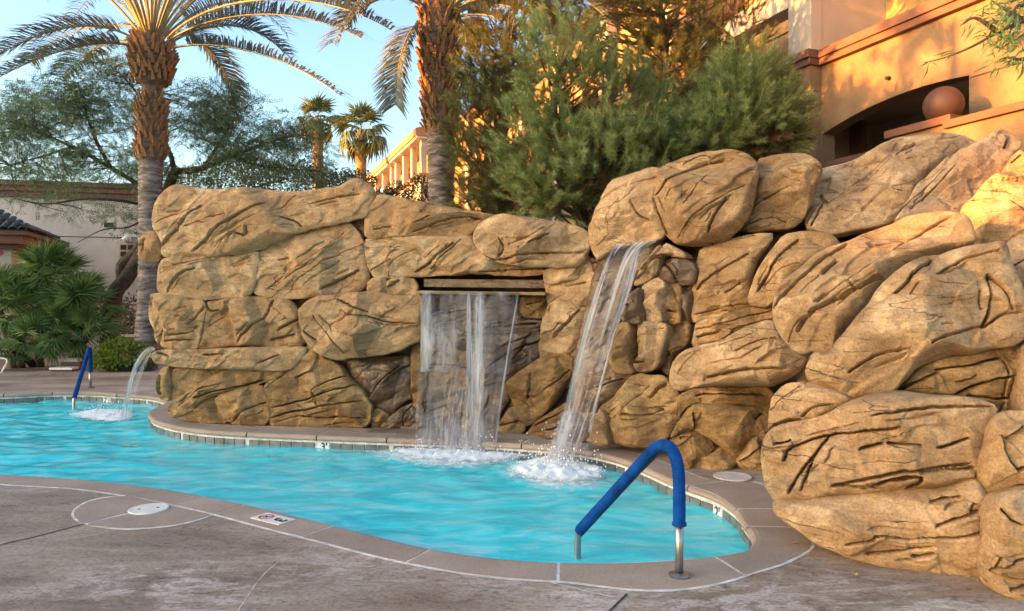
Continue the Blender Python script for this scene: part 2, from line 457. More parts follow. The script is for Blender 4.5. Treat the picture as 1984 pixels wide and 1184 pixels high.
def deck_mat():
    m, nt, b = mat_new('trowelled_deck')
    v = coords(nt)
    va = coords(nt, (1, 2.0, 1), (0, 0, 0.5))
    n1 = noise(nt, va, 0.55, 6, 0.62, 0.9)
    base = ramp(nt, n1.outputs[0], [(0.30, (0.19, 0.125, 0.082)), (0.44, (0.32, 0.24, 0.18)), (0.56, (0.435, 0.345, 0.265)), (0.72, (0.52, 0.41, 0.325))])
    n2 = noise(nt, va, 3.1, 8, 0.72, 1.6)
    sc = ramp(nt, n2.outputs[0], [(0.47, (0, 0, 0)), (0.60, (1, 1, 1))])
    big = noise(nt, v, 0.30, 2, 0.5)
    bg = ramp(nt, big.outputs[0], [(0.44, (0, 0, 0)), (0.54, (1, 1, 1))])
    f = nt.nodes.new('ShaderNodeMath'); f.operation = 'MULTIPLY'; nt.links.new(sc.outputs[0], f.inputs[0]); nt.links.new(bg.outputs[0], f.inputs[1])
    f2 = nt.nodes.new('ShaderNodeMath'); f2.operation = 'MULTIPLY'; nt.links.new(f.outputs[0], f2.inputs[0]); f2.inputs[1].default_value = 0.75
    c = mixc(nt, f2.outputs[0], base.outputs[0], (0.68, 0.58, 0.53))
    st_ = noise(nt, coords(nt, (0.5, 1.1, 1), (0, 0, 0.35)), 0.75, 5, 0.6, 0.7)
    sr = ramp(nt, st_.outputs[0], [(0.40, (0.55, 0.47, 0.40)), (0.55, (1, 1, 1))])
    c = mixc(nt, 0.45, c, sr.outputs[0], 'MULTIPLY')
    n3 = noise(nt, v, 38, 6, 0.75)
    sp = ramp(nt, n3.outputs[0], [(0.32, (0.60, 0.58, 0.56)), (0.5, (1, 1, 1)), (0.70, (1.25, 1.24, 1.24))])
    c = mixc(nt, 1.0, c, sp.outputs[0], 'MULTIPLY')
    # pitted, pock-marked trowel scars
    n4 = noise(nt, va, 9, 6, 0.7, 1.2)
    pit = ramp(nt, n4.outputs[0], [(0.36, (0.5, 0.48, 0.46)), (0.46, (1, 1, 1))])
    c = mixc(nt, 0.8, c, pit.outputs[0], 'MULTIPLY')
    nt.links.new(c, b.inputs['Base Color'])
    rr = ramp(nt, n2.outputs[0], [(0.35, (0.42,) * 3), (0.65, (0.72,) * 3)])
    nt.links.new(rr.outputs[0], b.inputs['Roughness'])
    b.inputs['Specular IOR Level'].default_value = 0.4
    k = bump(nt, None, n4.outputs[0], 0.8, 0.018)
    bump(nt, b, n3.outputs[0], 0.7, 0.006, k)
    return m
M['deck'] = deck_mat()
def coping_mat():
    m, nt, b = mat_new('coping_concrete')
    v = coords(nt)
    n1 = noise(nt, v, 2.2, 5, 0.6, 0.5)
    base = ramp(nt, n1.outputs[0], [(0.30, (0.33, 0.24, 0.18)), (0.55, (0.395, 0.295, 0.225)), (0.75, (0.455, 0.35, 0.275))])
    oi = nt.nodes.new('ShaderNodeObjectInfo')
    tint = ramp(nt, oi.outputs['Random'], [(0, (0.9, 0.9, 0.9)), (1, (1.08, 1.08, 1.08))])
    c = mixc(nt, 1.0, base.outputs[0], tint.outputs[0], 'MULTIPLY')
    n3 = noise(nt, v, 70, 4, 0.7)
    sp = ramp(nt, n3.outputs[0], [(0.32, (0.78, 0.76, 0.74)), (0.55, (1, 1, 1)), (0.75, (1.12, 1.12, 1.12))])
    c = mixc(nt, 1.0, c, sp.outputs[0], 'MULTIPLY')
    nt.links.new(c, b.inputs['Base Color'])
    b.inputs['Roughness'].default_value = 0.7
    bump(nt, b, n3.outputs[0], 0.4, 0.003)
    return m
M['coping'] = coping_mat()

off = 0.03
hole = INNER + NOUT * 0.10
V, F = tess([(-400, -60), (400, -60), (400, 900), (-400, 900)], [hole[::3]], -0.002)
deck = obj('deck', V, F, M['deck'])
tag(deck, 'mottled brown trowelled concrete deck around the pool', 'deck', kind='structure')

# control joints sawn in the deck
def strip(p, w, z, name, mat, parent):
    P = np.array([[q[0], q[1]] for q in p], float)
    t = np.gradient(P, axis=0); t /= np.linalg.norm(t, axis=1)[:, None]
    n = np.c_[-t[:, 1], t[:, 0]]
    w = np.broadcast_to(np.asarray(w, float), (len(P),))
    V = np.r_[np.c_[P - n * w[:, None] / 2, np.full(len(P), z)], np.c_[P + n * w[:, None] / 2, np.full(len(P), z)]]
    k = len(P)
    return obj(name, V, [(i, i + 1, k + i + 1, k + i) for i in range(k - 1)], mat, parent)
def pxl(*pts): return catmull([gnd(*p)[:2] for p in pts], 6)
strip(pxl((-60, 1072), (0, 1056), (80, 1037), (163, 1015)), 0.016, 0.002, 'control_joint', M['joint_dark'], deck)
strip(pxl((1160, 1205), (1215, 1151)), 0.014, 0.002, 'control_joint', M['joint_dark'], deck)
strip(pxl((1060, 1127), (1120, 1142), (1190, 1158)), 0.009, 0.002, 'control_joint', M['grout'], deck)
strip(pxl((1592, 1057), (1620, 1066), (1652, 1082)), 0.012, 0.002, 'control_joint', M['grout'], deck)
strip(pxl((540, 1088), (505, 1120), (470, 1170), (450, 1200)), [.002, .005, .004, .006, .003, .006, .004, .002, .005, .002, .005, .003, .005, .004, .006, .003, .005, .004, .006], 0.002, 'pale_crack', M['grout'], deck)

# ------------------------------------------------------------------ pool shell, coping, tiles
pool = bpy.data.objects.new('swimming_pool', None); COL.objects.link(pool)
tag(pool, 'kidney shaped swimming pool with grey tiled waterline and brown coping', 'pool', kind='structure')
def plaster():
    m, nt, b = mat_new('aqua_plaster')
    n = noise(nt, coords(nt, (1, 1.6, 1)), 1.3, 4, 0.6, 1.0)
    r = ramp(nt, n.outputs[0], [(0.3, (0.72, 0.90, 0.92)), (0.7, (0.82, 0.94, 0.95))])
    nt.links.new(r.outputs[0], b.inputs['Base Color']); b.inputs['Roughness'].default_value = 0.8
    return m
M['plaster'] = plaster()
WZ = -0.15
wall_in = INNER + NOUT * off
wall_lo = INNER - NOUT * 0.10
k = NI
V = np.r_[np.c_[wall_in, np.full(k, -0.06)], np.c_[wall_in, np.full(k, -0.85)], np.c_[wall_lo, np.full(k, -0.98)]]
idx = np.arange(k); nx = (idx + 1) % k
F = [(int(a), int(b), int(b + k), int(a + k)) for a, b in zip(idx, nx)] + [(int(a + k), int(b + k), int(b + 2 * k), int(a + 2 * k)) for a, b in zip(idx, nx)]
if area > 0: F = [f[::-1] for f in F]
obj('pool_wall', V, F, M['plaster'], pool, True)
V, F = tess(wall_lo[::3], [], -0.98)
obj('pool_floor', V, F, M['plaster'], pool)
# entry bench along the shore below the rocks with a dark edge tile line
def offs(i0, i1, d0, d1=None, st=2):
    ii = np.arange(i0, i1 + 1, st); d = np.linspace(d0, d1 if d1 is not None else d0, len(ii))
    P = INNER[ii] - NOUT[ii] * d[:, None]
    for _ in range(30): P[1:-1] = (P[:-2] + P[1:-1] * 2 + P[2:]) / 4
    return INNER[ii] + NOUT[ii] * off, P
def bench(i0, i1, w, z, w2=None):
    A, B = offs(i0, i1, w, w2); n = len(A)
    V = np.r_[np.c_[A, np.full(n, z)], np.c_[B, np.full(n, z)], np.c_[B, np.full(n, -1.0)]]
    F = [(i, i + 1, n + i + 1, n + i) for i in range(n - 1)] + [(n + i, n + i + 1, 2 * n + i + 1, 2 * n + i) for i in range(n - 1)]
    F = [f[::-1] for f in F]
    obj('pool_bench', V, F, M['plaster'], pool)
    strip(B + (A - B) * 0.06, 0.09, z + 0.004, 'step_edge_line', M['joint_dark'], pool)
iA, iB = near_idx(288, 802), near_idx(560, 842)
bench(min(iA, iB), max(iA, iB), 0.75, -0.26, 0.25)
iA, iB = near_idx(1250, 908), near_idx(1454, 1052)
bench(min(iA, iB), max(iA, iB), 0.30, -0.25, 0.42)

# coping stones
joints = [near_idx(*p) for p in [(98, 760), (225, 763), (288, 798), (478, 839), (612, 845), (746, 850), (874, 854), (1007, 861), (1148, 877), (1225, 899),
                                 (1329, 941), (1420, 985), (1440, 1018), (1379, 1076), (1076, 1088), (839, 1062), (654, 1018), (480, 978), (400, 961), (304, 945), (192, 933), (0, 918)]]
i_left0, i_left1 = near_idx(0, 918), near_idx(0, 764)
ext, i = [], joints[-1]
step = int(0.95 / 0.05)
j0 = joints[0]
while True:
    i = i + step
    if i % NI < j0 and i >= NI and (j0 - i % NI) < step * 0.6: break
    if i - joints[-1] > NI: break
    if i >= NI + j0: break
    ext.append(i)
seq = joints + ext + [joints[0] + NI]
seq = [s for s in seq]
for q in range(1, len(seq)):
    while seq[q] <= seq[q - 1]: seq[q] += NI
prof = [(1.0, -0.07), (1.0, 0.004), (0.16, 0.004), (0.07, 0.0), (0.02, -0.013), (0.0, -0.03), (0.012, -0.048), (0.06, -0.062), (0.3, -0.07)]
def coping_stone(i0, i1):
    g = 0.2                                              # index gap = 1 cm
    t = np.linspace(i0 + g, i1 - g, max(3, (i1 - i0) // 2))
    def samp(A):
        a = np.floor(t).astype(int); f = (t - a)
        A0, A1 = A[a % NI], A[(a + 1) % NI]
        return A0 + (A1 - A0) * (f[:, None] if A.ndim == 2 else f)
    I, Nn, W = samp(INNER), samp(NOUT), samp(WID)
    V = []
    for s, z in prof:
        V.append(np.c_[I + Nn * (s * (W - 0.012))[:, None], np.full(len(t), z + 0.0)])
    n, m = len(t), len(prof)
    V = np.concatenate(V)
    F = []
    for a in range(m):
        b = (a + 1) % m
        for q in range(n - 1):
            F.append((a * n + q, b * n + q, b * n + q + 1, a * n + q + 1))
    F.append(tuple(a * n for a in range(m))[::-1]); F.append(tuple(a * n + n - 1 for a in range(m)))
    if area > 0: F = [f[::-1] for f in F]
    return obj('coping_stone', V, F, M['coping'], pool)
for a, b in zip(seq[:-1], seq[1:]):
    coping_stone(a, b)
# white grout bed showing in the joints and as a line behind the stones
gi = INNER + NOUT * 0.03; go = INNER + NOUT * (WID + 0.012)[:, None]
V = np.r_[np.c_[gi, np.full(k, 0.0005)], np.c_[go, np.full(k, 0.0005)]]
F = [(int(a), int(b), int(b + k), int(a + k)) for a, b in zip(idx, nx)]
if area > 0: F = [f[::-1] for f in F]
obj('grout_bed', V, F, M['grout'], pool)

# skimmer pad : two half discs of the same concrete behind the coping
def pad(px, nm='coping_stone'):
    P = catmull([gnd(*p)[:2] for p in px], 5)
    n = len(P); V = np.r_[np.c_[P, np.full(n, 0.005)], np.c_[P, np.full(n, -0.05)]]
    c = np.mean(V[:n], axis=0)
    F = [tuple(range(n))] + [(i, (i + 1) % n, n + (i + 1) % n, n + i) for i in range(n)]
    a = sum(P[i][0] * P[(i + 1) % n][1] - P[(i + 1) % n][0] * P[i][1] for i in range(n))
    if a < 0: F[0] = F[0][::-1]
    else: F[1:] = [f[::-1] for f in F[1:]]
    return obj(nm, V, F, M['coping'], pool)
pad([(247, 961.5), (215, 964), (178, 971), (152, 984), (143, 996), (150, 1007), (166, 1013.5), (240, 995), (322, 978)])
pad([(326, 979.5), (250, 997), (171, 1015.5), (205, 1022), (255, 1024.5), (330, 1018), (380, 1007), (409, 998)])
P = pxl((247, 960), (212, 962), (172, 970), (146, 984), (138, 997), (146, 1009), (166, 1016.5), (205, 1024.5), (255, 1027), (332, 1020.5), (383, 1009), (413, 998))
n = len(P); obj('grout_line', np.c_[P, np.full(n, 0.0012)], [tuple(range(n))], M['grout'], pool)

# waterline tiles, one by one along the shore in view
tw, th = 0.158, 0.15
tile_me = None
def tile_mesh(nm, mat):
    w, h, d, c = tw - 0.018, th, 0.012, 0.004
    V = [(-w / 2, 0, -h / 2), (w / 2, 0, -h / 2), (w / 2, 0, h / 2), (-w / 2, 0, h / 2),
         (-w / 2 + c, -d, -h / 2 + c), (w / 2 - c, -d, -h / 2 + c), (w / 2 - c, -d, h / 2 - c), (-w / 2 + c, -d, h / 2 - c)]
    F = [(4, 5, 6, 7), (0, 1, 5, 4), (1, 2, 6, 5), (2, 3, 7, 6), (3, 0, 4, 7)]
    return mesh_np(nm, V, F, mat)
tme, tmw = tile_mesh('waterline_tile', M['tile']), tile_mesh('depth_tile', M['tile_white'])
def text_mesh(txt, size, depth, mat, name):
    cu = bpy.data.curves.new(name, 'FONT'); cu.body = txt; cu.size = size; cu.align_x = 'CENTER'; cu.align_y = 'CENTER'; cu.extrude = depth; cu.offset = size * 0.018
    o = bpy.data.objects.new(name, cu); COL.objects.link(o)
    bpy.context.view_layer.update()
    me = bpy.data.meshes.new_from_object(o.evaluated_get(bpy.context.evaluated_depsgraph_get()))
    bpy.data.objects.remove(o); bpy.data.curves.remove(cu)
    me.materials.clear(); me.materials.append(mat); me.name = name
    return me
num = {c: text_mesh(c, 0.125, 0.002, M['black'], 'numeral') for c in ("3'", "2'")}
# grout behind the tiles
i0, i1 = 0, near_idx(1454, 1056)
sel = np.arange(-40, i1 + 1) % NI
gb = INNER[sel] + NOUT[sel] * (off - 0.004)
V = np.r_[np.c_[gb, np.full(len(sel), -0.060)], np.c_[gb, np.full(len(sel), -0.26)]]
n = len(sel); F = [(i, i + 1, n + i + 1, n + i) for i in range(n - 1)]
if area > 0: F = [f[::-1] for f in F]
obj('tile_grout', V, F, M['grout'], pool)
arc = np.r_[0, np.cumsum(np.linalg.norm(np.diff(np.vstack([INNER, INNER[:1]]), axis=0), axis=1))]
num_at = {near_idx(627, 845): "3'", near_idx(1387, 963): "2'", near_idx(210, 762): "2'"}
s, s_end = 0.0, arc[i1]
centres = []
while s < s_end: centres.append(s); s += tw
marks = {min(range(len(centres)), key=lambda q: abs(centres[q] - arc[ii])): c for ii, c in num_at.items()}
for q, s in enumerate(centres):
    f = np.interp(s, arc, np.arange(NI + 1)); a = int(f) % NI
    p = INNER[a] + NOUT[a] * (off - 0.006); nrm = NOUT[a]
    y = Vector((nrm[0], nrm[1], 0)); z = Vector((0, 0, 1)); x = y.cross(z)
    R = Matrix((x, y, z)).transposed().to_4x4(); R.translation = Vector((p[0], p[1], -0.086 - th / 2))
    o = link_mesh('depth_tile' if q in marks else 'waterline_tile', tmw if q in marks else tme, pool, R)
    if q in marks:
        o['label'] = 'white depth tile with black ' + marks[q][0]
        c = bpy.data.objects.new('numeral', num[marks[q]]); COL.objects.link(c); c.parent = o
        c.matrix_local = Matrix.Translation((0, -0.0135, 0.028)) @ Matrix.Rotation(PI / 2, 4, 'X')

# no-diving and depth plaque let into the coping
q0, q1, q3 = gnd(485, 1003.6, .006), gnd(548, 1019, .006), gnd(521, 995, .006)
U = (q1 - q0); Wv = (q3 - q0); U.normalize(); Wv = (Wv - U * Wv.dot(U)).normalized()
LU, LW = 0.315, 0.155
Rm = Matrix((U, Wv, Vector((0, 0, 1)))).transposed().to_4x4(); Rm.translation = q0 + Vector((0, 0, 0.001))
pm = MB(); pm.box((LU / 2, LW / 2, -0.004), (LU, LW, 0.012))
pl = link_mesh('depth_plaque', mesh_np('depth_plaque', np.concatenate(pm.V), pm.F, M['white']), pool, Rm)
pl['label'] = 'white plaque with red no-diving mark and black 3'
def ring(cx, cy, r0, r1, n=28, z=0.0035):
    a = np.arange(n) * 2 * PI / n
    V = np.r_[np.c_[cx + r0 * np.cos(a), cy + r0 * np.sin(a), np.full(n, z)], np.c_[cx + r1 * np.cos(a), cy + r1 * np.sin(a), np.full(n, z)]]
    return V, [(i, (i + 1) % n, n + (i + 1) % n, n + i) for i in range(n)]
mb = MB(); V, F = ring(0.085, LW / 2, 0.058, 0.046); mb.add(V, F)
mb.box((0.085, LW / 2, 0.0045), (0.10, 0.011, 0.002), ((0.707, 0.707, 0), (-0.707, 0.707, 0), (0, 0, 1)))
link = bpy.data.objects.new('no_diving_ring', mesh_np('no_diving_ring', np.concatenate(mb.V), mb.F, M['red'])); COL.objects.link(link); link.parent = pl
mb = MB()                                                 # the diving figure inside the ring
mb.tube([(0.065, LW / 2 + 0.018, 0.004), (0.09, LW / 2 + 0.002, 0.004), (0.105, LW / 2 - 0.022, 0.004)], [0.004, 0.006, 0.003], 6)
mb.tube([(0.09, LW / 2 + 0.002, 0.004), (0.075, LW / 2 - 0.02, 0.004)], [0.004, 0.003], 6)
link = bpy.data.objects.new('diver_figure', mesh_np('diver_figure', np.concatenate(mb.V), mb.F, M['black'])); COL.objects.link(link); link.parent = pl
c = bpy.data.objects.new('numeral', text_mesh('3', 0.15, 0.001, M['black'], 'numeral')); COL.objects.link(c); c.parent = pl
c.matrix_local = Matrix.Translation((0.235, LW / 2, 0.004)) @ Matrix.Rotation(-PI / 2, 4, 'Z')

# ------------------------------------------------------------------ water
def water_mat():
    m, nt, b = mat_new('pool_water')
    out = nt.nodes['Material Output']; nt.nodes.remove(b)
    v = coords(nt, (1, 1.6, 1), (0, 0, -0.1))
    n1 = noise(nt, v, 2.6, 5, 0.55, 0.6); n2 = noise(nt, v, 11, 4, 0.6, 0.4)
    k1 = bump(nt, None, n1.outputs[0], 0.40, 0.05); k2 = bump(nt, None, n2.outputs[0], 0.30, 0.012, k1)
    rf = nt.nodes.new('ShaderNodeBsdfRefraction'); rf.inputs['IOR'].default_value = 1.33; rf.inputs['Roughness'].default_value = 0.0
    rf.inputs['Color'].default_value = (0.55, 0.95, 0.98, 1)
    gl = nt.nodes.new('ShaderNodeBsdfGlossy'); gl.inputs['Roughness'].default_value = 0.04
    fr = nt.nodes.new('ShaderNodeFresnel'); fr.inputs['IOR'].default_value = 1.33
    for nd in (rf, gl, fr): nt.links.new(k2, nd.inputs['Normal'])
    # back-scatter and caustic-like light streaks painted into the diffuse colour
    n3 = noise(nt, coords(nt, (1, 1.9, 1), (0, 0, -0.15)), 1.15, 6, 0.62, 1.8)
    sc = ramp(nt, n3.outputs[0], [(0.30, (0.03, 0.68, 0.82)), (0.48, (0.07, 0.93, 0.99)), (0.66, (0.36, 0.98, 1.0))])
    df = nt.nodes.new('ShaderNodeBsdfDiffuse'); nt.links.new(sc.outputs[0], df.inputs[0]); nt.links.new(k2, df.inputs['Normal'])
    body = nt.nodes.new('ShaderNodeMixShader'); body.inputs[0].default_value = 0.76
    nt.links.new(rf.outputs[0], body.inputs[1]); nt.links.new(df.outputs[0], body.inputs[2])
    mx = nt.nodes.new('ShaderNodeMixShader')
    nt.links.new(fr.outputs[0], mx.inputs[0]); nt.links.new(body.outputs[0], mx.inputs[1]); nt.links.new(gl.outputs[0], mx.inputs[2])
    nt.links.new(mx.outputs[0], out.inputs[0])
    return m
M['water'] = water_mat()
splash = [(gnd(880, 880, WZ), 0.9), (gnd(1075, 915, WZ), 0.7), (gnd(205, 810, WZ), 0.8)]
def inside_poly(P, poly):
    x, y = P[:, 0], P[:, 1]; r = np.zeros(len(P), bool)
    x0, y0 = poly[:, 0], poly[:, 1]; x1, y1 = np.roll(x0, -1), np.roll(y0, -1)
    for a, b, c, d in zip(x0, y0, x1, y1):
        cond = ((b > y) != (d > y)) & (x < (c - a) * (y - b) / (d - b + 1e-15) + a)
        r ^= cond
    return r
g = 0.045
bx0, by0 = INNER.min(0) - 0.1; bx1, by1 = INNER.max(0) + 0.1
xs, ys = np.arange(bx0, bx1, g), np.arange(by0, by1, g)
GX, GY = np.meshgrid(xs, ys); G = np.c_[GX.ravel(), GY.ravel()]
ins = inside_poly(G, (INNER + NOUT * 0.06)[::2])
z = 0.012 * fbm(np.c_[G[:, 0] * 1.1, G[:, 1] * 2.6, np.zeros(len(G))], 3) + 0.006 * fbm(np.c_[G[:, 0] * 3.5 + 9, G[:, 1] * 6.5, np.zeros(len(G))], 2)
z *= 1.0 + 1.1 * np.clip((-2.2 - G[:, 0]) / 2.5, 0, 1)
for c, r in splash:
    d = np.hypot(G[:, 0] - c.x, G[:, 1] - c.y)
    z += 0.022 * np.exp(-(d / r) ** 2) * vnoise(np.c_[G * 7, np.zeros(len(G))]) + 0.008 * np.sin(d * 13) * np.exp(-d / 1.4)
ny, nxn = GX.shape
ii = np.arange(ny * nxn).reshape(ny, nxn)
q = np.stack([ii[:-1, :-1], ii[:-1, 1:], ii[1:, 1:], ii[1:, :-1]], -1).reshape(-1, 4)
q = q[ins[q].any(1)]
used = np.unique(q); remap = -np.ones(len(G), int); remap[used] = np.arange(len(used))
wat = obj('pool_water', np.c_[G[used], z[used] + WZ], remap[q], M['water'], None, True)
tag(wat, 'rippled turquoise water filling the pool', 'water', kind='structure')
# ------------------------------------------------------------------ the rock wall, boulder by boulder
CROP = {'A': (260, 330, 2.276), 'Z': (500, 560, 4.082), 'C': (680, 350, 2.234), 'D': (1060, 270, 1.88), 'E': (1460, 250, 2.632),
        'F': (1460, 640, 2.176), 'G': (1180, 400, 3.289), 'H': (1080, 680, 4.23), 'X': (0, 0, 1.0)}
def cp(crop, pts):
    ox, oy, s = CROP[crop]; a = np.array(pts, float)
    return np.c_[ox + a[:, 0] / s, oy + a[:, 1] / s]
def chaikin(P, n=1, closed=True):
    for _ in range(n):
        Q = np.roll(P, -1, 0) if closed else P[1:]
        B = P if closed else P[:-1]
        N = np.empty((2 * len(B), P.shape[1])); N[0::2] = B * 0.78 + Q * 0.22; N[1::2] = B * 0.22 + Q * 0.78
        P = N if closed else np.vstack([P[:1], N, P[-1:]])
    return P
def seg_dist(P, A, B):
    """distance from points to each segment, min, with param & side of the nearest"""
    best = np.full(len(P), 1e9); side = np.zeros(len(P)); par = np.zeros(len(P)); near = np.zeros((len(P), 2))
    for k, (a, b) in enumerate(zip(A, B)):
        e = b - a; L2 = e @ e + 1e-12
        t = np.clip(((P - a) @ e) / L2, 0, 1)
        q = a + t[:, None] * e; d = np.hypot(*(P - q).T)
        m = d < best
        best[m] = d[m]; par[m] = k + t[m]; near[m] = q[m]
        sd = (P[:, 0] - a[0]) * e[1] - (P[:, 1] - a[1]) * e[0]
        side[m] = np.sign(sd[m])
    return best, par, side, near

rock_wall = thing('rock_wall', 'long tan boulder wall with two waterfalls rising behind the pool', 'rock wall', (0.0, 8.6, 0))
BOULDERS = []
UNION = []
def boulder(crop, poly, cracks=(), Y=9.6, a=-10, lean=4, H=0.2, R=0.16, thick=0.32, step=1.4, ang=33, mat='rock', amp=1.0, facet=1.0, label=None, seed=None, cdep=1.0, off=0.0):
    px = cp(crop, poly)
    UNION.append((px, Y, a))
    rng = np.random.default_rng(seed if seed is not None else len(BOULDERS) + 11)
    Y = Y + off
    c = (px.min(0) + px.max(0)) / 2
    P0 = np.array(at(c[0], c[1], Y))
    ar, lr = math.radians(a), math.radians(lean)
    n = np.array([math.sin(ar) * math.cos(lr), -math.cos(ar) * math.cos(lr), math.sin(lr)])
    r = np.array([math.cos(ar), math.sin(ar), 0.0]); v = np.cross(n, r) * -1
    if v[2] < 0: v = -v
    def to_uv(p):
        p = np.atleast_2d(p)
        ray = np.c_[(p[:, 0] - CX) / FPX, np.ones(len(p)), -(p[:, 1] - CY) / FPX]
        den = ray @ n
        den = np.where(np.abs(den) < 0.12, -0.12, den)
        t = (n @ (P0 - np.array([0, 0, EYE]))) / den
        W = np.array([0, 0, EYE]) + ray * t[:, None] - P0
        return np.c_[W @ r, W @ v]
    O = chaikin(to_uv(px), 1)
    Oc = O.mean(0); O = O + (O - Oc) / (np.linalg.norm(O - Oc, axis=1)[:, None] + 1e-9) * 0.012
    # irregular outline
    Lp = np.linalg.norm(np.roll(O, -1, 0) - O, axis=1); stp = step * Y / FPX
    O = resample(O, stp * 1.5)
    O = O + 0.010 * np.c_[vnoise(np.c_[O * 9, np.full(len(O), 3.3)]), vnoise(np.c_[O * 9, np.full(len(O), 8.8)])]
    lo, hi = O.min(0) - stp, O.max(0) + stp
    xs, ys = np.arange(lo[0], hi[0] + stp, stp), np.arange(lo[1], hi[1] + stp, stp)
    GX, GY = np.meshgrid(xs, ys); G = np.c_[GX.ravel(), GY.ravel()]
    ins = inside_poly(G, O)
    d, _, _, near = seg_dist(G, O, np.roll(O, -1, 0))
    ny, nxn = GX.shape; ii = np.arange(ny * nxn).reshape(ny, nxn)
    q = np.stack([ii[:-1, :-1], ii[:-1, 1:], ii[1:, 1:], ii[1:, :-1]], -1).reshape(-1, 4)
    q = q[ins[q].any(1)]
    G = np.where(ins[:, None], G, near); d = np.where(ins, d, 0.0)
    used = np.unique(q); remap = -np.ones(len(ins), int); remap[used] = np.arange(len(used))
    G, d, q = G[used], d[used], remap[q]
    # ---- front relief
    S = max(min(hi - lo) / 2, 0.05); ctr = (lo + hi) / 2
    dmax = max(d.max(), 0.02); Re = min(R * 0.42, dmax * 0.98); He = H * 0.74
    wn_ = fbm(np.c_[G * 2.3, np.full(len(G), seed or len(BOULDERS) * 1.7)], 3)
    x = np.clip(d / Re * (1 + 0.25 * wn_), 0, 1)
    prof = He * (0.74 * np.sqrt(np.clip(1 - (1 - x) ** 2, 0, 1)) + 0.26 * np.clip(d / dmax, 0, 1) ** 0.8)
    h = prof
    K = 9
    for kk in range(K):
        th = rng.uniform(0, 2 * PI); m_ = rng.uniform(0.25, 1.1) * facet
        dr = np.array([math.cos(th), math.sin(th)])
        ext = np.max((O - ctr) @ dr)
        pl_ = He * rng.uniform(0.84, 1.10) - m_ * np.maximum(0, (G - ctr) @ dr - ext * rng.uniform(0.05, 0.6)) - m_ * 0.15 * np.minimum(0, (G - ctr) @ dr)
        ks = 0.014
        e = np.clip(0.5 + 0.5 * (pl_ - h) / ks, 0, 1)
        h = pl_ * (1 - e) + h * e - ks * e * (1 - e)
    h = np.maximum(h, prof * 0.25)
    # strata and dents
    ca, sa = math.cos(math.radians(ang)), math.sin(math.radians(ang))
    al, ac = G[:, 0] * ca + G[:, 1] * sa, -G[:, 0] * sa + G[:, 1] * ca
    # chiselled slabs: small tilted planes lying along the strata
    ns = int(np.clip(np.prod(hi - lo) / 0.05, 5, 50))
    sd = np.c_[rng.uniform(lo[0], hi[0], ns), rng.uniform(lo[1], hi[1], ns)]
    Gq = G + 0.03 * np.c_[fbm(np.c_[G * 7, np.full(len(G), 6.6)], 2), fbm(np.c_[G * 7, np.full(len(G), 2.9)], 2)]
    R2 = np.array([[ca, sa], [-sa, ca]]) ; st = np.array([0.42, 1.0])
    dq = np.linalg.norm(((Gq[:, None] - sd[None]) @ R2.T) * st, axis=2)
    o2 = np.argsort(dq, axis=1)[:, :2]; d1 = np.take_along_axis(dq, o2, 1)
    tilt = rng.normal(0, 0.085, (ns, 2)); lev = rng.normal(0, 0.009, ns)
    pv = lambda k_: lev[k_] + np.sum((Gq - sd[k_]) * tilt[k_], axis=1)
    bl = np.clip(0.5 + 0.5 * (d1[:, 1] - d1[:, 0]) / 0.016, 0.5, 1)
    slab = pv(o2[:, 0]) * bl + pv(o2[:, 1]) * (1 - bl)
    h = h + np.clip(d / 0.06, 0, 1) * amp * np.clip(slab, -0.05, 0.05)
    wob = 0.10 * fbm(np.c_[G * 1.8, np.full(len(G), 5.1)], 2)
    sn = vnoise(np.c_[al * 1.3, (ac + wob) * 7.5, np.full(len(G), len(BOULDERS) * 2.3)])
    sn2 = vnoise(np.c_[al * 2.2, (ac + wob) * 19, np.full(len(G), len(BOULDERS) * 1.3)])
    fade = np.clip(d / 0.05, 0, 1)
    ridge = (1 - np.abs(sn)) ** 3
    h = h + fade * amp * (0.010 * sn - 0.010 * ridge + 0.005 * sn2)
    h = h + fade * amp * (0.014 * fbm(np.c_[G * 2.6, np.full(len(G), 2.2 + len(BOULDERS))], 3) + 0.006 * fbm(np.c_[G * 13, np.full(len(G), 7.7)], 3))
    # ---- traced cracks
    Gw = G + 0.007 * np.c_[fbm(np.c_[G * 14, np.full(len(G), 1.1)], 2), fbm(np.c_[G * 14, np.full(len(G), 4.4)], 2)]
    wid = max(0.0085, stp * 0.95)
    todo = []
    for ck in cracks:
        crp = crop
        if isinstance(ck[0], str): crp, ck = ck[0], ck[1:]
        C = to_uv(cp(crp, ck)); todo.append((C, 1.0))
        e_ = C[-1] - C[0]; L_ = np.linalg.norm(e_)
        if L_ > 0.32:                                    # finer companion cracks beside the main one
            nn_ = np.array([-e_[1], e_[0]]) / L_
            for _ in range(2 if L_ > 0.9 else 1):
                t0 = rng.uniform(0, .5); t1 = t0 + rng.uniform(.25, .5)
                tt_ = np.linspace(t0, min(t1, 1), 4); dl_ = np.r_[0, np.cumsum(np.linalg.norm(np.diff(C, axis=0), axis=1))]; dl_ /= dl_[-1]
                D_ = np.c_[np.interp(tt_, dl_, C[:, 0]), np.interp(tt_, dl_, C[:, 1])] + nn_ * rng.choice([-1, 1]) * rng.uniform(.035, .11) + rng.normal(0, .010, (4, 2))
                todo.append((D_, 0.32))
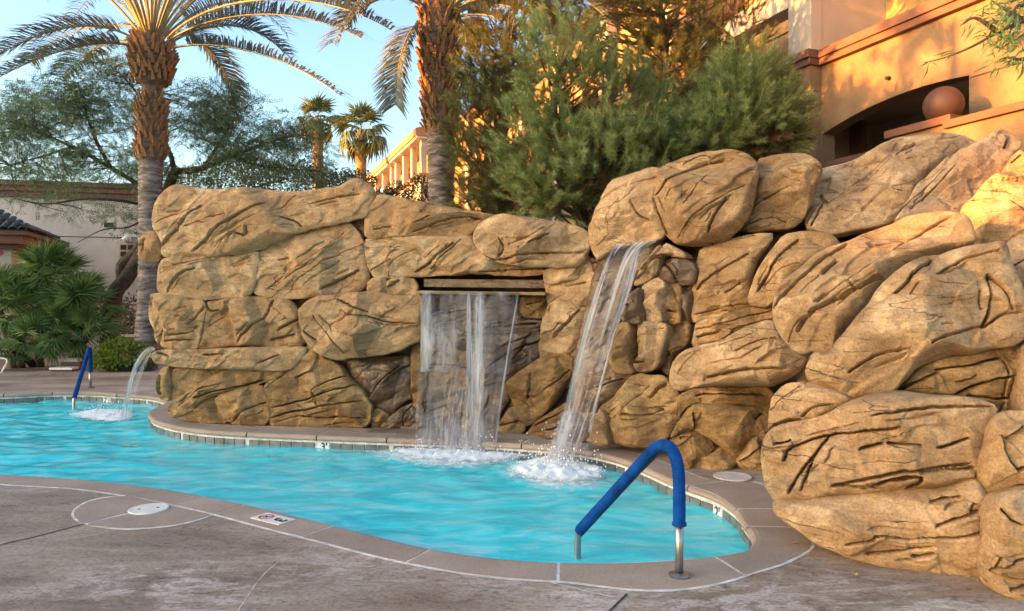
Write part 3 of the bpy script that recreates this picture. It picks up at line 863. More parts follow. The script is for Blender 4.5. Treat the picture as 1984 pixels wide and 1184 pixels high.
    for C, wt in todo:
        if len(C) > 2: C = chaikin(C, 1, False)
        dd, par, side, _ = seg_dist(Gw, C[:-1], C[1:])
        nk = len(C) - 1
        pr = par / nk
        tap = np.clip(np.minimum(pr, 1 - pr) * (9 if wt == 1 else 4), 0.0, 1) ** 0.6
        varw = (0.55 + 0.45 * tap) * (1 + 0.4 * vnoise(np.c_[G * 6, np.full(len(G), 9.9)])) * (0.75 + 0.25 * wt)
        sgn = rng.choice([-1.0, 1.0, 1.0]) * rng.uniform(0.6, 1.3)
        h = h - wt * cdep * 0.125 * tap * (1 - np.clip((dd / (wid * varw) - 0.5) / 0.6, 0, 1) ** 1.5)
        h = h + wt * side * sgn * 0.020 * tap * np.exp(-dd / 0.13)
    h = np.where(d <= 0, 0, h)
    Vf = P0 + G[:, :1] * r + G[:, 1:] * v + h[:, None] * n
    # plain rounded back on a coarser grid
    sb = stp * 4
    GXb, GYb = np.meshgrid(np.arange(lo[0], hi[0] + sb, sb), np.arange(lo[1], hi[1] + sb, sb)); Gb = np.c_[GXb.ravel(), GYb.ravel()]
    ib = inside_poly(Gb, O); db, _, _, nb_ = seg_dist(Gb, O, np.roll(O, -1, 0))
    iib = np.arange(GXb.size).reshape(GXb.shape); qb = np.stack([iib[:-1, :-1], iib[:-1, 1:], iib[1:, 1:], iib[1:, :-1]], -1).reshape(-1, 4); qb = qb[ib[qb].any(1)]
    Gb = np.where(ib[:, None], Gb, nb_); db = np.where(ib, db, 0.0); ub = np.unique(qb); rb = -np.ones(len(ib), int); rb[ub] = np.arange(len(ub)); Gb, db, qb = Gb[ub], db[ub], rb[qb]
    back = -thick * np.sqrt(np.clip(1 - (1 - np.clip(db / max(dmax * 0.8, 0.02), 0, 1)) ** 2, 0, 1))
    Vb = P0 + Gb[:, :1] * r + Gb[:, 1:] * v + back[:, None] * n
    nv = len(G)
    test = np.cross(r, v) @ n
    qf = q if test > 0 else q[:, ::-1]
    qb = qb if test < 0 else qb[:, ::-1]
    o = obj('boulder', np.r_[Vf, Vb], [qf, qb + nv], M[mat], rock_wall, True)
    if label: o['label'] = label
    BOULDERS.append(dict(px=px, P0=P0, n=n))
    return o

# --- left wall
LW_ = dict(a=-12)
boulder('A', [(85,250),(78,200),(100,130),(150,75),(200,60),(260,72),(320,85),(400,88),(450,78),(560,85),(700,97),(800,85),(900,70),(930,50),(965,35),(1000,38),(1035,60),(1060,90),(1050,130),(1035,180),(1020,208),(940,225),(800,255),(700,285),(600,325),(550,350),(450,370),(370,380),(280,378),(200,387),(140,385),(122,360),(128,320),(110,285)],
    [[(80,248),(150,205),(240,190),(275,180)], [(125,335),(180,270),(240,235),(270,200),(330,165)], [(240,255),(300,240),(380,215),(440,203)], [(262,362),(350,300),(450,225),(600,150)], [(360,378),(450,300),(530,245),(620,190),(720,110)], [(770,155),(880,125),(1000,110)], [(660,212),(700,220),(750,250)], [(530,250),(528,300),(480,285)]],
    Y=9.75, H=0.34, R=0.26, off=-0.05, label='long top capstone with steep diagonal cracks')
boulder('A', [(22,330),(28,295),(50,272),(85,268),(105,280),(120,310),(125,360),(118,395),(90,408),(50,398),(30,370)], [[(60,300),(50,340),(62,360)], [(90,370),(100,350)]], Y=10.25, a=-25, H=0.16, R=0.13, facet=0.6, label='small rounded knob at the left end')
boulder('A', [(105,500),(110,430),(130,390),(200,378),(370,372),(480,362),(548,350),(552,400),(537,480),(522,530),(505,556),(400,566),(300,572),(220,566),(150,552),(103,535)],
    [[(148,540),(180,490),(250,450),(300,432)], [(125,458),(170,440),(195,392)], [(200,425),(300,400),(350,388)], [(440,428),(520,400)]], Y=9.85, H=0.24, R=0.2)
boulder('A', [(524,520),(529,440),(545,375),(575,338),(650,308),(800,258),(930,228),(962,240),(1000,288),(1018,330),(1032,420),(1036,480),(1016,522),(950,550),(850,562),(700,566),(600,562),(538,550)],
    [[(590,530),(650,480),(760,420),(860,360),(930,272)], [(700,522),(800,450),(900,380),(1012,330)], [(840,530),(900,490),(1000,440)], [(640,400),(700,388)]], Y=9.65, H=0.30, R=0.22, label='big tilted boulder in the second course')
boulder('A', [(942,232),(1022,206),(1034,250),(1018,298),(985,278)], [], Y=9.75, H=0.1, R=0.1)
boulder('A', [(65,620),(72,575),(100,540),(150,545),(290,560),(314,598),(302,680),(287,740),(282,790),(200,795),(120,778),(95,742),(90,700),(70,670)],
    [[(70,650),(100,595),(130,550)], [(155,690),(200,630),(245,598)], [(255,685),(285,630),(312,600)], [(150,722),(200,727),(265,716),(278,688)], [(140,752),(270,746)], [(100,742),(150,700),(155,640)], [(110,780),(125,700)]], Y=9.95, H=0.22, R=0.16, a=-18)
boulder('A', [(284,790),(300,690),(318,620),(326,580),(345,570),(420,568),(520,558),(620,556),(680,570),(718,600),(734,660),(748,730),(748,770),(700,782),(600,778),(480,772),(400,778),(300,792)],
    [[(470,758),(540,690),(590,640),(617,572)], [(600,748),(720,722)], [(330,690),(450,615)], [(640,708),(732,655)], [(322,590),(340,625),(385,615)]], Y=9.75, H=0.28, R=0.2)
boulder('Z', [(318,180),(345,138),(400,88),(480,52),(600,50),(800,28),(950,22),(1050,45),(1180,55),(1240,18),(1290,38),(1305,150),(1295,280),(1288,405),(1200,445),(1100,495),(1000,515),(880,530),(740,545),(640,558),(560,545),(480,505),(400,445),(360,375),(343,300)],
    [[(450,215),(500,290),(560,350),(640,420),(705,515)], [(740,208),(880,215),(980,250),(1080,270),(1280,276)], [(630,80),(740,130),(900,190)], [(360,330),(420,380),(470,410)]], Y=9.4, a=-8, H=0.36, R=0.26, off=-0.1, label='large egg-shaped boulder left of the water sheet')
boulder('A', [(80,830),(85,795),(150,788),(280,790),(500,780),(740,776),(762,785),(742,822),(702,872),(650,890),(520,884),(380,874),(250,874),(150,864),(95,852)], [[(560,852),(650,812)], [(100,802),(160,825)], [(300,815),(420,808)]], Y=9.75, H=0.24, R=0.12, off=-0.05, label='long thin ledge stone')
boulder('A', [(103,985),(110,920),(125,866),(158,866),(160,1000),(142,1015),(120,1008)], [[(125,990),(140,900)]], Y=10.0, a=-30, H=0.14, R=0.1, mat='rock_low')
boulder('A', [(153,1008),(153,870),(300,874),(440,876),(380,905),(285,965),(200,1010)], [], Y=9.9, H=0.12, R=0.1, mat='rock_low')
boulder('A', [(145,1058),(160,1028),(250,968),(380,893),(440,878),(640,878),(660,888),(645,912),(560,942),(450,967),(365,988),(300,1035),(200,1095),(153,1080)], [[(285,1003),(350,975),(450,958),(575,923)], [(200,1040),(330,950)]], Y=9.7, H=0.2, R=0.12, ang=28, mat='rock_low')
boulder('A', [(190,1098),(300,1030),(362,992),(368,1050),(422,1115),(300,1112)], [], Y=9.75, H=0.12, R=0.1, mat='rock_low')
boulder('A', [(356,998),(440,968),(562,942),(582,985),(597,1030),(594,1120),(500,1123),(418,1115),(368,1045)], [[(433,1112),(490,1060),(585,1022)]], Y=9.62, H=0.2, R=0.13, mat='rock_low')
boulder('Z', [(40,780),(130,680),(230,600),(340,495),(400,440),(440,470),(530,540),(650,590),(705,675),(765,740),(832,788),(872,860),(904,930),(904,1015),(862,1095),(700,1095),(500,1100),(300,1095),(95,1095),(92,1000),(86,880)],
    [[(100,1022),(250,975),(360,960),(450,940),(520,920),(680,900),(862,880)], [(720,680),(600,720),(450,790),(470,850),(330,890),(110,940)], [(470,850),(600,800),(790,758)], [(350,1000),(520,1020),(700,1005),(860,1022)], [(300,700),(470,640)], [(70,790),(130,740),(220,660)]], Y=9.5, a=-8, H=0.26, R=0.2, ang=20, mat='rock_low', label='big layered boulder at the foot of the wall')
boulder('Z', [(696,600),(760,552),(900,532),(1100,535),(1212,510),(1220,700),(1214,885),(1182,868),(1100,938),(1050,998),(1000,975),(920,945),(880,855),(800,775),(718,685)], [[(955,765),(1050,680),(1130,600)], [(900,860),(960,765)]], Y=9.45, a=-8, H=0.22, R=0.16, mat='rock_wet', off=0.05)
boulder('Z', [(890,1100),(915,950),(962,955),(1045,1002),(960,1100)], [], Y=9.4, a=-8, H=0.1, R=0.08, mat='rock_low')
boulder('Z', [(950,1100),(1050,1003),(1150,938),(1235,898),(1310,915),(1305,1110),(1100,1110)], [[(1150,1080),(1160,980),(1230,920)]], Y=9.35, a=-8, H=0.14, R=0.1, mat='rock_wet')
boulder('Z', [(1212,455),(1290,400),(1330,500),(1340,700),(1310,915),(1216,905)], [], Y=9.35, a=-8, H=0.16, R=0.1, mat='rock_low')
# --- over the slot
boulder('C', [(63,242),(58,190),(78,120),(108,70),(140,56),(250,82),(350,103),(470,123),(600,146),(645,158),(605,182),(560,203),(520,230),(480,246),(400,244),(280,240),(150,250),(90,254)],
    [[(275,228),(400,182),(500,160),(575,172)], [(100,215),(180,200)]], Y=9.35, a=-8, H=0.32, R=0.2, label='flat capstone above the water slot')
boulder('C', [(58,280),(68,250),(150,250),(300,240),(450,243),(530,228),(565,300),(640,345),(750,368),(832,374),(832,408),(700,414),(550,404),(400,409),(280,416),(180,424),(100,422),(78,380),(66,330)],
    [[(165,418),(175,360),(230,320),(300,298)], [(280,398),(370,340),(460,270)], [(345,385),(430,310),(490,260)], [(90,392),(120,370),(180,340)], [(560,400),(700,385),(830,378)]], Y=9.3, a=-8, H=0.26, R=0.16)
boulder('C', [(528,250),(543,200),(600,163),(650,148),(740,158),(850,173),(960,193),(1017,213),(1037,255),(1032,300),(1012,347),(980,374),(880,377),(760,374),(640,354),(558,312)],
    [[(640,332),(672,290),(648,255)], [(780,282),(865,238)], [(560,325),(640,348),(780,318),(1010,312)], [(690,285),(800,250),(850,210)]], Y=9.0, a=-10, H=0.4, R=0.22, off=-0.05, label='blunt nosed capstone beside the upper waterfall')
boulder('C', [(833,442),(837,376),(980,372),(1030,333),(1078,348),(1045,402),(962,434),(880,450)], [[(985,410),(1010,365),(1070,352)]], Y=8.95, a=-12, H=0.14, R=0.1)
boulder('C', [(68,488),(78,428),(152,416),(158,460),(152,492)], [], Y=9.45, a=-8, H=0.14, R=0.1)
boulder('C', [(158,488),(163,422),(265,420),(286,450),(282,486),(240,496),(180,496)], [[(165,465),(215,430)]], Y=9.42, a=-8, H=0.14, R=0.1)
# --- behind the water sheet
boulder('C', [(732,590),(737,486),(848,483),(866,560),(832,594)], [[(760,540),(840,520)]], Y=9.2, a=-8, H=0.12, R=0.08, mat='rock_low')
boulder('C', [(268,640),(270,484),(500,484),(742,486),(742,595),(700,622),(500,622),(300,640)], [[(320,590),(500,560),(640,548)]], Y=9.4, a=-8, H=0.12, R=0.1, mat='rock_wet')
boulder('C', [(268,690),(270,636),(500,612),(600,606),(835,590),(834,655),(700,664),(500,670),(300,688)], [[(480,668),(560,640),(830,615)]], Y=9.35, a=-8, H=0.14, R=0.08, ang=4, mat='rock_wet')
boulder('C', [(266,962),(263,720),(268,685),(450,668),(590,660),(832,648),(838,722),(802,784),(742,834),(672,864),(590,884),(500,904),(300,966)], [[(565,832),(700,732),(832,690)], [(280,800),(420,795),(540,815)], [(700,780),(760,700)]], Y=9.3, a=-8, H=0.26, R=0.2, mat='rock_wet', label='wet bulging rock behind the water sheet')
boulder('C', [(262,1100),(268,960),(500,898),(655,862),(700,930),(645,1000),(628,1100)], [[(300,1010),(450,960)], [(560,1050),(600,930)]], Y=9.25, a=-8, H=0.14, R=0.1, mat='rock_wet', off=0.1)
# --- between the falls
boulder('C', [(833,442),(960,428),(1040,398),(1085,392),(1060,480),(1015,600),(988,702),(942,750),(850,750),(828,702),(832,600),(864,560),(845,480)], [[(850,572),(872,530),(925,488)], [(880,682),(950,620),(1005,558)], [(930,460),(1020,440)]], Y=8.9, a=-25, H=0.24, R=0.18)
boulder('C', [(662,880),(760,808),(842,752),(955,748),(960,830),(922,902),(885,962),(803,1045),(755,1068),(718,992),(688,930)], [[(850,902),(900,870),(950,818)], [(783,828),(792,890),(772,942)]], Y=8.95, a=-20, H=0.24, R=0.18, mat='rock_low')
boulder('C', [(745,1108),(800,1043),(880,998),(932,958),(975,985),(1000,1040),(880,1075),(842,1110)], [[(800,1060),(940,990)]], Y=8.75, a=-20, H=0.14, R=0.1, mat='rock_low')
boulder('C', [(622,1080),(700,966),(745,1040),(758,1085),(700,1100)], [[(640,1060),(740,1040)]], Y=9.0, a=-12, H=0.12, R=0.08, mat='rock_low')
# --- rocks round the upper fall
boulder('D', [(150,330),(163,298),(213,228),(238,163),(300,138),(420,98),(440,160),(400,205),(418,300),(432,358),(350,378),(260,388),(220,414),(190,440),(168,412),(158,370)], [[(238,345),(265,250),(330,180),(415,143)], [(330,238),(345,285),(380,300)], [(180,400),(240,350)]], Y=8.35, a=-35, H=0.34, R=0.24, lean=10)
boulder('D', [(383,210),(408,130),(422,98),(540,56),(660,38),(722,50),(757,80),(771,130),(756,202),(742,264),(702,326),(652,366),(600,378),(542,388),(480,384),(438,352),(412,300)], [[(398,218),(460,160),(560,100),(650,78)], [(513,268),(560,200),(592,148)], [(478,368),(560,295),(650,235),(730,188)], [(592,360),(620,300),(662,238)], [(443,240),(467,203)], [(390,215),(420,300),(440,350)]], Y=8.05, a=-22, H=0.5, R=0.32, lean=10, off=-0.1, label='huge rounded boulder overhanging the upper waterfall')
boulder('X', [(1425,442),(1452,413),(1460,378),(1468,340),(1464,312),(1501,301),(1539,299),(1565,304),(1593,330),(1582,362),(1565,404),(1557,424),(1537,441),(1498,444),(1460,450)], [['D',(738,262),(810,225),(882,193)], ['D',(700,332),(770,300),(830,290),(872,312)], ['D',(790,130),(900,180),(960,190)]], Y=7.95, a=-15, H=0.34, R=0.24, lean=12)
for pl_, ck, kw in [
    ([(150,500),(230,370),(345,225),(470,290),(500,330),(420,330),(330,310),(300,440),(210,500)], [[(215,410),(330,310),(420,310)], [(180,470),(300,350),(350,230)]], dict(mat='rock')),
    ([(318,400),(340,350),(420,325),(530,345),(560,430),(540,495),(440,500),(350,490)], [[(380,370),(430,420),(440,490)]], dict(mat='rock_wet')),
    ([(190,640),(200,520),(300,450),(345,480),(358,510),(325,640),(345,740),(215,735)], [[(215,690),(270,600),(355,515)]], dict(mat='rock')),
    ([(322,740),(330,640),(352,500),(440,495),(462,520),(450,690),(450,742)], [[(330,660),(440,670)], [(420,520),(455,620)]], dict(mat='rock_low')),
    ([(448,740),(462,640),(455,500),(548,490),(545,580),(530,690),(520,735),(480,742)], [[(470,560),(540,520)]], dict(mat='rock_wet')),
    ([(115,980),(120,860),(135,750),(205,735),(372,740),(372,800),(325,940),(320,1000),(260,1050),(190,1060),(150,1020)], [[(200,740),(190,900),(170,1000)], [(180,1000),(260,990)]], dict(mat='rock', H=0.24)),
    ([(325,1000),(345,900),(380,745),(520,735),(512,830),(480,910),(400,960),(390,1080),(350,1060)], [[(380,960),(480,890)], [(480,750),(500,840)]], dict(mat='rock_low')),
    ([(0,1000),(20,900),(60,760),(85,735),(140,745),(125,860),(120,980),(165,1060),(100,1070),(30,1050)], [[(20,960),(110,890)]], dict(mat='rock_low')),
    ([(80,740),(90,640),(130,560),(200,510),(205,600),(192,690),(200,745)], [[(100,680),(180,600)], [(95,620),(160,640)]], dict(mat='rock_wet')),
]:
    kk = dict(Y=7.95, a=-45, H=0.18, R=0.08, step=1.4, lean=6, facet=1.5); kk.update(kw)
    boulder('G', pl_, ck, **kk)
boulder('D', [(528,645),(528,560),(548,450),(558,398),(640,372),(760,346),(835,342),(765,440),(740,520),(745,582),(765,602),(700,625),(600,656),(542,672)], [[(548,552),(620,500),(742,423)], [(655,567),(712,528)], [(540,640),(640,615),(760,600)], [(610,380),(760,352)]], Y=7.75, a=-25, H=0.26, R=0.2, lean=10)
boulder('X', [(1451,570),(1464,531),(1498,484),(1517,456),(1555,449),(1604,450),(1622,467),(1628,484),(1585,514),(1551,530),(1527,564),(1503,588),(1478,595),(1453,590)], [['E',(20,835),(80,740),(150,640),(232,568)], ['E',(60,802),(130,740),(245,708)]], Y=7.3, a=-25, H=0.34, R=0.2, lean=14, label='smooth tilted boulder tucked under the ledge')
boulder('D', [(535,705),(545,665),(640,645),(760,605),(830,598),(838,655),(762,675),(692,705),(642,745),(550,762),(528,745)], [[(540,692),(650,675),(750,640),(835,620)], [(555,752),(660,730),(690,690),(825,652)], [(545,720),(640,700)]], Y=7.55, a=-25, H=0.2, R=0.1, ang=14, lean=8)
boulder('D', [(448,860),(466,800),(525,757),(640,740),(700,696),(830,652),(855,720),(902,748),(945,790),(925,835),(872,876),(800,902),(700,898),(600,898),(530,908),(480,918),(452,895)], [[(478,855),(500,820),(542,778)], [(700,782),(800,738),(850,735)], [(590,872),(720,845),(880,842)], [(640,760),(760,720)]], Y=7.2, a=-28, H=0.42, R=0.24, ang=18, lean=10, label='broad rounded boulder above the wet base rocks')
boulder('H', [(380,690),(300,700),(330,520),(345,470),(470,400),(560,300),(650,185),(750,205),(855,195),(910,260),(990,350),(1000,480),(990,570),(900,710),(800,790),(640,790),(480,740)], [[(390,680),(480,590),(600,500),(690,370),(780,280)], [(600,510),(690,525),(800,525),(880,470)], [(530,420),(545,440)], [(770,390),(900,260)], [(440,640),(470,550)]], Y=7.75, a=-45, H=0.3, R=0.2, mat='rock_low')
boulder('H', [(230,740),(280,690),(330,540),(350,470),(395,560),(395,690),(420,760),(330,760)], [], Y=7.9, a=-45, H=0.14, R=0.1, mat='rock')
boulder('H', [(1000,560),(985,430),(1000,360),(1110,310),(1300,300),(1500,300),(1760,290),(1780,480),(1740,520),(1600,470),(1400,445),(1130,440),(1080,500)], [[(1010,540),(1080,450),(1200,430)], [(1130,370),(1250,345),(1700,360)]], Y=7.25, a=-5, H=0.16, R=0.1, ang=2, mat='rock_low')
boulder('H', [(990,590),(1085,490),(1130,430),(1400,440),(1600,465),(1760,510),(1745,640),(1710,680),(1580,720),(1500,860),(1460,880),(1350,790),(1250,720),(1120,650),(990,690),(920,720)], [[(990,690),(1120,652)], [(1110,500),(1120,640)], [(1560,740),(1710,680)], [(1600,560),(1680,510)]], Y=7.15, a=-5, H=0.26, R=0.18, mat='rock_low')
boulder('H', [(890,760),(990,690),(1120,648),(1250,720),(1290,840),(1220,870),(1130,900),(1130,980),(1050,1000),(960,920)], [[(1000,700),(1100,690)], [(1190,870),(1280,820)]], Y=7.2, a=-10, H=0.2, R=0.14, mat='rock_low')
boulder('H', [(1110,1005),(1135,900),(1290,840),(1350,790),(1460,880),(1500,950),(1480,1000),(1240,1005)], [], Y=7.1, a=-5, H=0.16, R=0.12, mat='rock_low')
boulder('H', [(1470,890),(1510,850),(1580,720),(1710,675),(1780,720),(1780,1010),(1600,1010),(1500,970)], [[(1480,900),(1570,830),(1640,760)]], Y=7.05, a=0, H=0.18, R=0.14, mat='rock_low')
# wet rock behind the upper fall
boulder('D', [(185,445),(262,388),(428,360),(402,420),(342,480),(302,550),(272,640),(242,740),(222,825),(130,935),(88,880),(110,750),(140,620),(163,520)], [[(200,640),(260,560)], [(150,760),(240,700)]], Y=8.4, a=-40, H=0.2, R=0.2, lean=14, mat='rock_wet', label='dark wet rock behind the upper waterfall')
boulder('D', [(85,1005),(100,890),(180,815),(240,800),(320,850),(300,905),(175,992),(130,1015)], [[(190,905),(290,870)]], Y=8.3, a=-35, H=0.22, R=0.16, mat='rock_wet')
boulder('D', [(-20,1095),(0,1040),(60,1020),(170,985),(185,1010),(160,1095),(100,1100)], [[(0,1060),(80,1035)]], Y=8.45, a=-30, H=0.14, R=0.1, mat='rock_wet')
boulder('X', [(1040,668),(1062,640),(1084,560),(1110,480),(1150,500),(1140,600),(1118,700),(1100,760),(1064,740)], [], Y=9.0, a=-30, H=0.12, R=0.12, mat='rock')
# --- right cliff
boulder('E', [(340,215),(345,203),(490,173),(560,138),(640,83),(720,48),(860,33),(1000,20),(1060,38),(1160,80),(1110,120),(1010,175),(910,240),(840,300),(800,370),(725,470),(600,498),(500,520),(430,530),(400,535),(365,520),(285,510),(262,475),(295,380),(318,290),(322,235)],
    [[(370,402),(450,345),(560,285),(640,230),(700,180),(780,100)], [(490,205),(560,226),(645,218)], [(560,140),(640,120),(825,78)], [(695,192),(760,130),(822,85)], [(270,492),(300,440),(355,398)], [(290,502),(330,440),(360,368)], [(338,338),(375,392)], [(420,480),(540,440)], [(720,210),(900,150)]], Y=7.9, a=-15, lean=30, H=0.36, R=0.24, mat='rock_grey', ang=36, label='grey tan slab sloping up to the hotel terrace')
boulder('E', [(712,466),(785,360),(825,290),(900,232),(1000,162),(1120,98),(1200,56),(1255,42),(1292,66),(1352,98),(1348,142),(1312,164),(1295,215),(1190,280),(1130,360),(1070,430),(1000,440),(930,440),(820,450)],
    [[(713,460),(780,390),(850,330),(900,290),(965,248)], [(820,290),(920,220),(1060,150),(1205,103)], [(795,425),(900,340),(940,310),(1005,248)], [(1240,80),(1270,110),(1255,150)]], Y=7.0, a=-15, lean=32, H=0.32, R=0.2, mat='rock_grey', ang=36)
boulder('E', [(1285,218),(1312,150),(1350,120),(1400,160),(1480,180),(1490,250),(1380,232)], [[(1300,190),(1340,160)]], Y=6.6, a=-10, lean=20, H=0.2, R=0.14, mat='rock_grey')
boulder('E', [(1050,432),(1125,350),(1185,278),(1288,236),(1379,222),(1500,228),(1500,590),(1379,578),(1300,568),(1240,590),(1130,598),(1122,520),(1085,462)], [[(1105,420),(1250,410),(1385,472)], [(1180,320),(1379,300)]], Y=6.2, a=-25, lean=25, H=0.28, R=0.24, label='sunlit boulder at the right edge')
boulder('E', [(102,960),(108,890),(148,818),(228,748),(340,646),(470,606),(560,556),(700,486),(830,436),(960,421),(1062,436),(1114,478),(1135,572),(1104,594),(982,614),(862,676),(735,726),(665,806),(605,876),(545,956),(445,1056),(395,1148),(320,1128),(258,1148),(188,1116),(138,1054)],
    [[(105,945),(180,870),(250,800),(340,720),(400,670),(485,613)], [(340,950),(430,870),(540,800),(700,670),(800,590),(1015,458)], [(600,640),(680,610),(775,595)], [(360,792),(400,740),(432,708)], [(225,1065),(300,1000),(350,970),(545,868)], [(490,840),(540,880),(580,840),(665,798)], [(395,1145),(460,1050),(560,940),(675,798)], [(180,1100),(215,1040),(300,1000)]], Y=5.75, a=-28, lean=22, H=0.4, R=0.26, ang=38, step=1.9, label='long diagonal boulder split by a deep crack', mat='rock')
boulder('X', [(1563,714),(1578,684),(1607,690),(1612,677),(1631,651),(1673,605),(1703,563),(1734,533),(1775,510),(1825,495),(1878,476),(1931,470),(1952,476),(1956,508),(1971,539),(1982,565),(1985,592),(1983,615),(1982,655),(1958,670),(1920,676),(1874,686),(1818,690),(1780,709),(1757,733),(1736,759),(1708,766),(1662,777),(1640,772),(1612,756),(1575,747),(1563,728)],
    [[(1726,590),(1749,569),(1764,546),(1804,510)], [(1804,552),(1844,520),(1878,505),(1935,492)], [(1906,539),(1914,565),(1912,607),(1897,643)], [(1895,643),(1935,615),(1982,607)], [(1796,685),(1825,664),(1899,637)], [(1908,538),(1950,573),(1960,605)], [(1640,735),(1700,700),(1760,690)]], Y=5.0, a=-22, lean=18, H=0.48, R=0.3, ang=40, step=1.9, amp=0.9, label='largest boulder, sandy and rounded, right of the falls')
boulder('X', [(1940,480),(1955,470),(2000,455),(2060,450),(2060,660),(1990,660),(1984,590),(1968,540)], [[(1960,520),(2000,500)], [(1975,560),(2010,600)]], Y=5.2, a=-22, lean=14, H=0.25, R=0.2, mat='rock_grey')
boulder('F', [(605,260),(645,185),(715,135),(800,102),(1000,78),(1125,70),(1130,125),(1122,345),(1040,350),(1000,308),(900,285),(800,283),(680,272)], [[(605,255),(700,205),(760,180)], [(825,272),(940,220),(1040,200),(1115,198)], [(745,168),(900,150),(1035,118)], [(1040,345),(1050,200),(1030,120)], [(880,275),(1000,290),(1110,285)]], Y=4.85, a=-15, lean=8, H=0.2, R=0.12, ang=12, mat='rock_low', off=0.1)
boulder('F', [(1112,340),(1122,130),(1142,50),(1280,30),(1290,345),(1140,355)], [], Y=4.7, a=-15, lean=6, H=0.2, R=0.15, mat='rock_grey')
boulder('F', [(72,390),(78,330),(83,278),(130,230),(220,220),(320,240),(405,275),(425,305),(355,348),(300,380),(200,395),(120,412),(82,440)], [[(82,342),(110,300),(215,243)], [(78,425),(120,395),(215,380)], [(218,372),(280,330),(345,320)]], Y=5.1, a=-35, lean=12, H=0.26, R=0.16, ang=25)
boulder('F', [(36,570),(46,470),(78,415),(130,390),(230,375),(310,360),(400,305),(500,270),(620,257),(700,270),(850,280),(950,290),(1024,328),(1014,362),(964,432),(954,502),(934,575),(925,620),(862,632),(762,662),(642,672),(500,692),(340,702),(200,727),(105,722),(56,650)],
    [[(125,555),(150,500),(230,465),(330,440),(480,420),(630,408)], [(330,440),(300,480),(250,560),(218,668)], [(165,680),(200,600),(295,488)], [(450,497),(545,468)], [(765,492),(905,453)], [(340,648),(470,615),(600,590),(740,575),(905,558)], [(500,642),(560,620),(700,600),(705,630),(640,662)], [(500,360),(700,330),(900,320),(1005,325)], [(92,482),(165,463)], [(690,590),(800,580),(920,575)], [(360,640),(530,650)], [(560,470),(700,480)]], Y=4.75, a=-28, lean=8, H=0.5, R=0.3, ang=10, step=2.0, label='great bulging boulder standing on the deck')
boulder('F', [(92,765),(86,715),(200,708),(340,685),(500,675),(640,655),(760,645),(862,615),(928,605),(990,690),(976,760),(970,905),(962,1045),(880,1045),(760,1022),(640,1005),(520,980),(420,958),(330,915),(265,890),(195,838),(125,795)],
    [[(375,872),(490,850),(500,830),(640,850),(800,835),(975,818)], [(465,912),(560,900),(745,873)], [(735,792),(800,765),(880,740),(975,735)], [(640,922),(745,903)], [(720,700),(860,680)], [(900,700),(880,740)]], Y=4.6, a=-22, lean=4, H=0.4, R=0.26, ang=6, step=2.0, mat='rock', label='sandy lower boulder bedded in the deck')
boulder('F', [(926,588),(960,500),(968,430),(1008,366),(1060,342),(1140,342),(1290,350),(1290,660),(1140,668),(1060,688),(990,708),(956,665)], [[(1005,435),(1020,540),(1060,585)], [(1060,580),(1145,548)], [(990,695),(1060,650),(1140,640)], [(1020,450),(1100,400)]], Y=4.35, a=-15, lean=8, H=0.34, R=0.2, ang=10)
boulder('F', [(968,850),(972,760),(998,706),(1060,685),(1140,664),(1290,655),(1290,1250),(1140,1215),(1080,1170),(1020,1110),(972,1055),(962,980)], [[(965,995),(1050,950),(1145,918)], [(1025,1055),(1145,1018)], [(985,992),(1012,928)], [(1000,730),(1060,790),(1140,780)]], Y=4.1, a=-15, lean=4, H=0.3, R=0.18, ang=15)

# --- stones that close the cliff behind and beside what the lens sees
for pl_, kw in (([(1545,655),(1610,620),(1700,650),(1720,860),(1610,930),(1548,880)], dict(Y=6.75, a=-50, H=0.2, thick=0.6)),
                ([(1985,590),(2120,560),(2230,640),(2240,1000),(2120,1060),(1990,1000)], dict(Y=4.75, a=-8, H=0.35, thick=0.6)),
                ([(2010,450),(2140,400),(2300,430),(2320,620),(2150,680),(2000,640)], dict(Y=5.5, a=-8, H=0.35, thick=0.7)),
                ([(2030,290),(2160,230),(2330,260),(2350,460),(2180,500),(2020,470)], dict(Y=6.5, a=-8, H=0.35, thick=0.8)),
                ([(1985,1000),(2120,960),(2300,1010),(2320,1300),(2120,1320),(1990,1260)], dict(Y=4.4, a=-8, H=0.3, thick=0.6))):
    boulder('X', pl_, [], step=4.0, lean=10, R=0.25, **kw)

